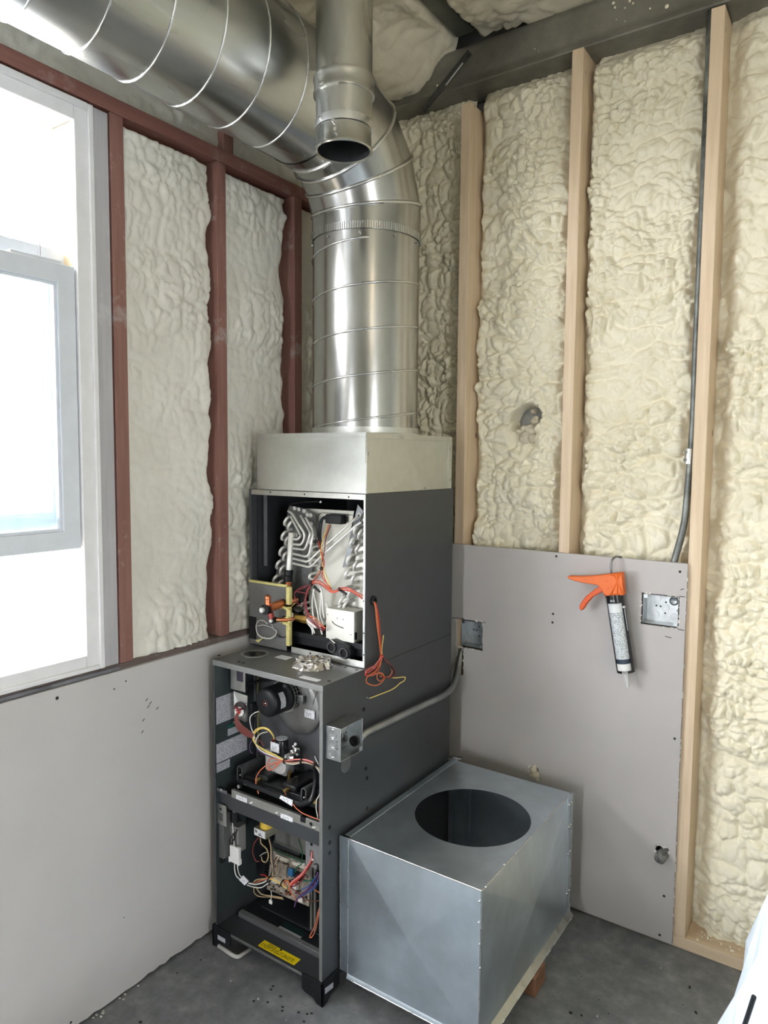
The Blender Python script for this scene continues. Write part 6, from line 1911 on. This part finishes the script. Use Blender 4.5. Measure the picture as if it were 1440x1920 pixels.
def elbox(name, o, u, v, n, w, h, d, lab, mats=GALV_BOXES, kos=((-.5, .5, 1), (.5, .5, 1), (0, 0, 1), (-.5, -.5, 1), (.5, -.5, 1)), side_k=True, lugs=True):
    """Open square steel box. o = centre of the open face, u right, v up, n out of the open face."""
    o, u, v, n = (Vector(q) for q in (o, u, v, n))
    bx = thing(name, o - n * d / 2 - v * h / 2 if False else o, lab, 'electrical box')
    t_ = 0.0016
    P = lambda a, b, c: o + u * a + v * b - n * c
    MB().obox(P(0, 0, d - t_ / 2), u * (w / 2), v * (h / 2), n * (t_ / 2)).done('back_plate', mats, bx, 30, 0.0005)
    for s in (-1, 1):
        MB().obox(P(s * (w / 2 - t_ / 2), 0, d / 2), u * (t_ / 2), v * (h / 2), n * (d / 2)).done('side_wall', mats, bx, 30, 0.0005)
        MB().obox(P(0, s * (h / 2 - t_ / 2), d / 2), u * (w / 2 - t_), v * (t_ / 2), n * (d / 2)).done('side_wall', mats, bx, 30, 0.0005)
    for a, b, f in kos:
        MB().lathe(P(a * w * 0.55, b * h * 0.55, d - t_ - 0.0001), n, [(0.0100, 0), (0.0116, 0.0002), (0.0116, 0.0022), (0.0100, 0.0022)], 24, True).done('knockout', mats, bx, 40)
    if side_k:
        for s in (-0.62, 0, 0.62):
            MB().lathe(P(-w / 2 - 0.0001, s * h * 0.48, d * 0.5), -u, [(0.0108, 0), (0.0130, 0.0002), (0.0130, 0.0024), (0.0108, 0.0024)], 24, True).done('knockout', mats, bx, 40)
    if lugs:
        for s in (-1, 1):
            MB().obox(P(s * (w / 2 - 0.007), -s * (h / 2 - 0.007), 0.002), u * 0.006, v * 0.006, n * 0.001).done('screw_lug', mats, bx, 30)
    hs = MB()
    for a, b in ((-.42, .10), (-.18, .08), (.12, .40), (.10, -.36), (.80, -.08)):
        c = P(a * w * .5, b * h * .5, d - t_)
        hs.cyl(c, c + n * 0.0006, 0.0030, 8)
    hs.done('screw_holes', INK, bx, 40, 0, 'stuff')
    return bx, P


# on the furnace side
jx = FX1 + 0.054
A1, A2, A3, A4 = ax_(jx, 638.8, 1366), ax_(jx, 680.4, 1348), ax_(jx, 679.7, 1405), ax_(jx, 638.4, 1431.7)
ctr = (A1 + A2 + A3 + A4) / 4
jw, jh = ((A2.y - A1.y) + (A3.y - A4.y)) / 2, ((A1.z - A4.z) + (A2.z - A3.z)) / 2
jb, JP = elbox('junction_box', ctr, (0, 1, 0), (0, 0, 1), (1, 0, 0), jw, jh, 0.0535, 'open square metal junction box screwed to the furnace side', GALV_BOXES, ((.3, -.1, 1), (-.3, -.6, 1)))
MB().lathe(JP(jw / 2 - 0.003, -jh * 0.27, 0.027), (0, -1, 0), [(0.0125, 0), (0.0145, 0), (0.0145, 0.005), (0.0125, 0.005)], 20, True).done('bushing', BLACK, jb, 40)
MB().lathe(JP(jw / 2 - 0.0026, -jh * 0.27, 0.027), (0, -1, 0), [(0.0125, 0), (0, 0.0004)], 20).done('conduit_opening', DARK_HOLE, jb, 40)
for b in (-0.12, 0.1):
    MB().ball(JP(-jw / 2 - 0.0006, b * jh, 0.012), 0.002, 8).done('dimple', INK, jb, 60)
sticker('box_label', [JP(-jw * 0.48, jh * 0.06, 0.0515), JP(-jw * 0.16, jh * 0.06, 0.0515), JP(-jw * 0.16, jh * 0.22, 0.0515), JP(-jw * 0.48, jh * 0.22, 0.0515)], LAB_WHITE, jb)
kc = ax_(FX1, 648, 1433)
tag(MB().lathe((FX1 + 0.0003, kc.y, kc.z), X_, [(0.0, 0.0), (0.022, 0.0), (0.0235, 0.0006), (0.0235, 0.0014), (0.022, 0.0012), (0, 0.0006)], 28).done('knockout_disc', CABINET_GREY, None, 40), 'round punched knockout disc under the junction box on the furnace side', 'disc')
# in the back drywall
b1, _ = elbox('wall_box', ((-1.2295 + J1[1] - 0.004) / 2, YB + 0.008, (J1[2] + J1[3]) / 2), (1, 0, 0), (0, 0, 1), (0, -1, 0), J1[1] - 0.004 + 1.2295, J1[3] - J1[2] - 0.010, 0.052, 'dark recessed metal box in the drywall beside the furnace, conduit entering below')
b2, P2 = elbox('wall_box', ((J2[0] + J2[1]) / 2, YB + 0.006, (J2[2] + J2[3]) / 2), (1, 0, 0), (0, 0, 1), (0, -1, 0), J2[1] - J2[0] - 0.008, J2[3] - J2[2] - 0.008, 0.045, 'recessed square metal box in the drywall right of the caulk gun', GALV_BOXES, ((-.35, .55, 1), (.1, .02, 1), (-.4, -.5, 1), (.55, -.5, 1)))
MB().lathe(P2(0.031, 0.026, 0.043), (0, -1, 0), [(0.014, 0), (0.014, 0.003), (0.010, 0.006), (0.004, 0.004), (0, 0.004)], 20).done('knockout_plug', mat('plug_dark_zinc', (0.25, 0.27, 0.28), 0.35, 0.9), b2, 40)

# conduit from the furnace box to the wall box
cdx = FX1 + 0.026
cz0 = JP(0, -jh * 0.27, 0.027).z
pts = [Vector((cdx, ctr.y + jw / 2 + 0.001, cz0)), Vector((cdx, ctr.y + jw / 2 + 0.03, cz0)), Vector((cdx, ctr.y + jw / 2 + 0.05, cz0 + 0.006)), Vector((cdx - 0.001, 2.10, 0.730)), Vector((cdx - 0.012, 2.19, 0.735)), Vector((cdx - 0.040, 2.27, 0.775)), Vector((-1.231, 2.302, 0.815)), Vector((-1.230, 2.322, 0.850))]
cd = thing('conduit', (cdx, 1.9, cz0 - 0.012), 'grey conduit running along the furnace side and bending up to the wall box', 'conduit')
MB().tube(fillet(pts, 0.05, 7), 0.0112, 14).done('tube', EMT, cd, 180)
p = pts[0]
MB().lathe(p, (0, 1, 0), [(0.0115, 0.001), (0.0155, 0.001), (0.0155, 0.006), (0.0138, 0.007), (0.0138, 0.024), (0.0115, 0.024)], 12, True).done('connector', SEAM, cd, 40)
MB().cyl(p + Vector((0.004, 0.016, -0.013)), p + Vector((0.006, 0.016, -0.020)), 0.0032, 8).done('set_screw', STEEL, cd, 40)

# conduit beside the third stud
cpts = [Vector((-0.459, 2.335, 2.86)), Vector((-0.4595, 2.335, 2.3)), Vector((-0.4605, 2.333, 1.9)), ay(2.331, 1299, 800), ay(2.330, 1288, 935), ay(2.327, 1282, 985), ay(2.322, 1272, 1025), ay(2.320, 1259, 1070)]
cd = thing('conduit', (-0.47, 2.33, 1.2), 'dark grey conduit running down beside the third pale stud into the panel', 'conduit')
MB().tube(spline(cpts, 6), 0.0105, 12).done('tube', mat('conduit_dark', (0.17, 0.18, 0.17), 0.45, 0.6, 0.6, 14), cd, 180)
k = ay(2.330, 1292, 855)
MB().cyl(k + Vector((0.0005, 0, 0.022)), k - Vector((0.0012, 0, 0.024)), 0.0130, 12).done('coupling', SEAM, cd, 40)
for py in (848, 862):
    s = ay(2.318, 1287, py)
    MB().cyl(s, s + Vector((-0.008, -0.004, 0)), 0.0036, 8).done('set_screw', STEEL, cd, 40)

# pipe stub and foam plug in the lower drywall holes
ps = thing('pipe_stub', (-0.492, 2.29, 0.27), 'capped grey pipe stub sticking out of the drywall hole at lower right', 'pipe')
e0, e1 = Vector((-0.480, 2.35, 0.315)), ay(2.262, 1236, 1612)
MB().cyl(e0, e1 + (e0 - e1) * 0.35, 0.0150, 16).done('pipe', EMT, ps, 40)
rn = random.Random(8)
cpb = MB().lathe(e1, e0 - e1, [(0, -0.004), (0.010, -0.003), (0.0165, 0.001), (0.0175, 0.012), (0.0170, 0.030), (0.0150, 0.034)], 18)
cpb.done('taped_cap', mat('dirty_cap', (0.16, 0.16, 0.155), 0.5, 0.2, 0.7, 110), ps, 60)
fp = MB()
for dx, dy, dz, r in ((-0.001, -0.002, 0.006, 0.013), (0.006, -0.004, -0.010, 0.014), (-0.010, -0.003, -0.014, 0.010), (0.002, 0.004, 0.018, 0.008), (0.012, -0.004, -0.022, 0.008)):
    fp.ball((-0.927 + dx, YB + dy, 0.454 + dz), r, 12)
for v in fp.bm.verts:
    v.co += Vector((rn.uniform(-1, 1), rn.uniform(-1, 1), rn.uniform(-1, 1))) * 0.002
tag(fp.done('foam_plug', MATS['torn_foam'], None, 50), 'blob of tan foam filling a small drywall hole above the silver box', 'foam')
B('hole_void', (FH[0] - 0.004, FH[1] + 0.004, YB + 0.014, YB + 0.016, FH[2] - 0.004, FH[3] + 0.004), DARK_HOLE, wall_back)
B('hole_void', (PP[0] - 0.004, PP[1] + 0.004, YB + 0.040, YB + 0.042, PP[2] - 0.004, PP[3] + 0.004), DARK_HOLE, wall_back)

# ================================================================== CAULK GUN AND TUBE
GY = 2.258
gun = thing('caulk_gun', ay(GY, 1180, 1262), 'orange handled caulk gun hooked over the drywall edge', 'caulk gun')
g = lambda px, py, y=GY: ay(y, px, py)


def slab(name, pts, y0, y1, m, par, bev=0.004):
    return MB().prism([ay(GY, *p) + Vector((0, y0, 0)) for p in pts], (0, y1 - y0, 0)).done(name, m, par, 30, bev)


body = slab('handle', [(1145, 1075), (1168.5, 1072.5), (1172.5, 1114.5), (1141, 1117.5), (1133, 1110), (1131, 1103), (1123, 1096), (1118, 1095), (1098, 1092), (1080, 1088), (1070, 1084), (1066.5, 1081), (1068, 1079), (1085, 1080), (1110, 1079), (1130, 1077)], -0.017, 0.013, ORANGE, gun, 0.004)
for a, b in (((1151, 1078), (1168, 1113)), ((1163, 1075), (1146, 1115)), ((1145, 1079), (1167, 1075)), ((1143, 1115), (1171, 1112)), ((1157, 1077), (1158, 1114))):
    MB().tube([g(*a, GY - 0.0172), g(*b, GY - 0.0172)], 0.0018, 6).done('moulded_rib', ORANGE, body, 180)
dt = MB()
for px, py in ((1137.5, 1090), (1147, 1101), (1140, 1103)):
    c = g(px, py, GY - 0.017)
    dt.lathe(c, (0, -1, 0), [(0.0022, 0), (0.0034, 0), (0.0034, 0.0008), (0.0022, 0.0008)], 10, True)
dt.done('rivet_marks', ORANGE_D, body, 40, 0, 'stuff')
slab('trigger', [(1127, 1097), (1134, 1101), (1138, 1106), (1127, 1111), (1113, 1119), (1102, 1131), (1096, 1141), (1091.5, 1144.5), (1088, 1141), (1087.5, 1137), (1091, 1129), (1099, 1118), (1110, 1109), (1120, 1102)], -0.010, 0.006, ORANGE_D, gun, 0.003)
slab('trigger_link', [(1131, 1108), (1139, 1105), (1142, 1115), (1139, 1121), (1135, 1117)], -0.007, 0.005, mat('dark_red_link', (0.35, 0.03, 0.015), 0.4), gun, 0.002)
MB().tube(fillet([g(1147, 1100), g(1145.5, 1060), g(1147, 1050), g(1155, 1043, 2.275), g(1164, 1044, 2.312), g(1165, 1048, 2.318)], 0.012), 0.0036, 8).done('hook_rod', mat('rod_grey', (0.22, 0.22, 0.22), 0.35, 0.9), gun, 180)
T0, T1 = g(1152.5, 1118), g(1173, 1256)
axd = (T1 - T0).normalized()
Rt = 0.0245
sd = axd.cross(Vector((0, 1, 0))).normalized()
sd = sd if sd.x > 0 else -sd
fw = Vector((0, -1, 0))


def half_pipe(name, r, a0, a1, l0, l1, m, par, th=0.0022, n=18, shift=Vector((0, 0, 0))):
    """Gutter-shaped cradle round the tube axis, from angle a0 to a1 (0 = right, 90 = towards the room)"""
    g_ = MB()
    bm = g_.bm
    rows = []
    for rr in (r, r + th):
        for l in (l0, l1):
            rows.append([bm.verts.new(T0 + shift + axd * l + (sd * math.cos(a0 + (a1 - a0) * k / n) + fw * math.sin(a0 + (a1 - a0) * k / n)) * rr) for k in range(n + 1)])
    a, b, c, d = rows
    for k in range(n):
        bm.faces.new((a[k], b[k], b[k + 1], a[k + 1]))
        bm.faces.new((c[k + 1], d[k + 1], d[k], c[k]))
        bm.faces.new((a[k + 1], c[k + 1], c[k], a[k]))
        bm.faces.new((b[k], d[k], d[k + 1], b[k + 1]))
    for k in (0, n):
        bm.faces.new((a[k], c[k], d[k], b[k]))
    return g_.done(name, m, par, 40)


LEN = (T1 - T0).length
half_pipe('cradle', Rt + 0.001, math.radians(-215), math.radians(28), 0.0, LEN + 0.004, BLACK_GLOSS, gun)
MB().lathe(T0 - axd * 0.006, axd, [(0, 0), (Rt + 0.0035, 0), (Rt + 0.0035, 0.024), (Rt + 0.001, 0.026), (0, 0.026)], 32).done('barrel_cap', BLACK_GLOSS, gun, 40)
sticker('cap_mark', [T0 + sd * a + fw * (Rt + 0.0028) + axd * b for a, b in ((-0.008, 0.014), (0.006, 0.014), (0.007, 0.007), (-0.007, 0.007))], mat('grey_mark', (0.25, 0.26, 0.27), 0.4), gun)
e = half_pipe('front_ring', Rt + 0.001, math.radians(-260), math.radians(60), LEN - 0.001, LEN + 0.006, BLACK_GLOSS, gun)
MB().tube([T0 + sd * (Rt + 0.003) + fw * 0.010 + axd * 0.040, T0 + sd * (Rt + 0.002) + fw * 0.006 + axd * 0.11], 0.0018, 6).done('puncture_wire', mat('wire_grey', (0.4, 0.41, 0.42), 0.3, 0.9), gun, 60)
MB().ball(T0 + sd * (Rt + 0.003) + fw * 0.011 + axd * 0.034, 0.0052, 12).done('wire_pivot', STEEL, gun, 180)
MB().lathe(T0 + axd * (LEN * 0.0 + 0.0), -axd, [(0.0, 0.0), (0.006, 0), (0.006, 0.001), (0, 0.001)], 10).done('rod_guide', BLACK, gun, 40)
# cartridge held in the gun: a thing of its own
tube = thing('caulk_tube', T1, 'white printed cartridge of caulk lying in the orange gun', 'caulk tube')
UVB = MB()


def tube_band(name, l0, l1, r, m, n=36):
    bm = bmesh.new()
    uvl = bm.loops.layers.uv.new('UVMap')
    c0 = T0 + axd * ((l0 + l1) / 2)
    ra = [bm.verts.new(T0 + axd * l1 + (sd * math.cos(2 * math.pi * k / n) + fw * math.sin(2 * math.pi * k / n)) * r - c0) for k in range(n)]
    rb2 = [bm.verts.new(T0 + axd * l0 + (sd * math.cos(2 * math.pi * k / n) + fw * math.sin(2 * math.pi * k / n)) * r - c0) for k in range(n)]
    for k in range(n):
        j = (k + 1) % n
        f = bm.faces.new((ra[k], ra[j], rb2[j], rb2[k]))
        for l, uv in zip(f.loops, ((-k / n * 2.2, 0), (-(k + 1) / n * 2.2, 0), (-(k + 1) / n * 2.2, 1), (-k / n * 2.2, 1))):
            l[uvl].uv = uv
    bm.faces.new(rb2); bm.faces.new(list(reversed(ra)))
    me = bpy.data.meshes.new(name)
    bm.to_mesh(me); bm.free()
    return link(me, name, m, c0, tube, 40)


tube_band('blank_band', 0.021, 0.050, Rt - 0.0004, mat('tube_white', (0.70, 0.72, 0.72), 0.38))
tube_band('printed_label', 0.0505, LEN - 0.038, Rt - 0.0004, LAB_TUBE)
tube_band('dark_band', LEN - 0.0375, LEN - 0.0235, Rt - 0.0004, mat('tube_navy', (0.02, 0.035, 0.06), 0.4))
tube_band('white_end', LEN - 0.023, LEN - 0.0015, Rt - 0.0002, WHITE_P)
MB().lathe(T1 + axd * 0.001, axd, [(0.0, 0), (0.011, 0), (0.008, 0.010), (0.0055, 0.045), (0.003, 0.055), (0, 0.055)], 16).done('nozzle', CLEAR_N, tube, 40)

# ================================================================== PLASTIC WRAPPED BUNDLE AT THE LOWER RIGHT
bundle = thing('wrapped_bundle', (0.0, 1.25, 0.0), 'white plastic wrapped bundle cut off by the lower right photo edge', 'bundle')
uu, vv = ticks(-1.20, 0.60, 0.014), ticks(0.30, 1.40, 0.014)


def sheet_height(U, V):
    edge = np.minimum(np.minimum((U + 1.06 + 0.08 * vnoise(V, U, 0.1, 311)) / 0.10, (0.55 - U) / 0.1), np.minimum((V - 0.34) / 0.1, (1.10 - 0.10 * vnoise(U, V, 0.13, 309) + 0.15 * smooth01((U + 0.5) / 0.5) - V) / 0.08))
    H = 0.15 * smooth01(edge) * (0.55 + 0.45 * vnoise(U, V, 0.3, 303))
    fold = np.abs(vnoise(U + 0.3 * V, V, 0.10, 304) - 0.5) + 0.6 * np.abs(vnoise(U, V - 0.4 * U, 0.05, 305) - 0.5)
    return np.where(H > 0.002, H + 0.05 * fold * smooth01(H / 0.05), 0.0) + 0.0012


foam_patch('plastic_sheet', PLASTIC, bundle, uu, vv, sheet_height, lambda U, V, H: (U, V, H), 0.003)  # unseen sheet, spread out for the silver box front to reflect
pb = MB()
rn = random.Random(17)
cxp, cyp = 0.245, 1.30
pb.lathe((cxp, cyp, 0.003), Z_, [(0.44, 0.0), (0.445, 0.10), (0.435, 0.25), (0.42, 0.40), (0.405, 0.55), (0.375, 0.70), (0.345, 0.82), (0.30, 0.93), (0.20, 1.02), (0.08, 1.05), (0, 1.05)], 96)
for v in pb.bm.verts:
    a = math.atan2(v.co.y - cyp, v.co.x - cxp)
    k = 0.010 * math.sin(a * 17 + v.co.z * 9) + 0.008 * math.sin(a * 31 - v.co.z * 14) + rn.uniform(-0.004, 0.004)
    if 0.02 < v.co.z < 0.95:
        v.co.x += k * math.cos(a); v.co.y += k * math.sin(a)
pb.done('plastic_wrap', PLASTIC, bundle, 60)
MB().tube(spline([ay(1.10, 1390, 1940), ay(1.10, 1402, 1905), ay(1.10, 1414, 1868)]), 0.0035, 8).done('dark_strap', BLACK, bundle, 60)

# ================================================================== SMALL DEBRIS ON THE FLOOR
de = MB()
rn = random.Random(55)
for k in range(70):
    x, y = rn.uniform(-1.65, -0.25), rn.uniform(0.8, 2.26)
    if QX0 - .05 < x < QX1 + .05 and QY0 - .03 < y < QY1 + .03 or x < FX1 + .03 and y > FY0 - .05:
        continue
    r = rn.choice([0.0016, 0.0022, 0.003, 0.004])
    a = rn.uniform(0, 3.14)
    de.obox((x, y, r * 0.4), (r * math.cos(a), r * math.sin(a), 0), (-r * 0.6 * math.sin(a), r * 0.6 * math.cos(a), 0), (0, 0, r * 0.4))
for px, py in ((512, 1849), (584, 1900), (576, 1901), (560, 1898), (526, 1868), (530, 1888), (476, 1877), (502, 1879), (508, 1855), (529, 1895), (570, 1915)):
    c = az(0.001, px, py)
    de.obox(c, (0.003, 0.001, 0), (-0.0007, 0.002, 0), (0, 0, 0.001))
tag(de.done('dark_debris', mat('debris_black', (0.02, 0.02, 0.02), 0.8), None, 30, 0, 'stuff'), 'specks of dark debris scattered on the concrete floor', 'debris')
de = MB()
for k in range(22):
    x, y = rn.uniform(-1.68, -0.25), rn.uniform(0.9, 2.28)
    if QX0 - .05 < x < QX1 + .05 and QY0 - .03 < y < QY1 + .03 or x < FX1 + .03 and y > FY0 - .05:
        continue
    r = rn.uniform(0.0015, 0.0035)
    de.ball((x, y, r * 0.7), r, 6)
for k in range(9):
    y = rn.choice([rn.uniform(1.05, 1.2), rn.uniform(0.95, 1.45)])
    r = rn.uniform(0.0015, 0.0035)
    de.obox((XL + rn.uniform(0.002, 0.02), y, r * 0.4), (r, 0, 0), (0, r * 0.8, 0), (0, 0, r * 0.4))
tag(de.done('white_debris', GYP_DUST, None, 60, 0, 'stuff'), 'pale crumbs of gypsum and foam scattered on the concrete floor', 'debris')
de = MB()
for k in range(16):
    r = rn.uniform(0.002, 0.005)
    de.ball((rn.uniform(-0.40, -0.22), SY + rn.uniform(0.01, 0.06), 0.0379 + r), r, 6)
tag(de.done('foam_crumbs', FOAM_B, None, 60, 0, 'stuff'), 'foam crumbs lying on the pine bottom plate at the lower right', 'debris')
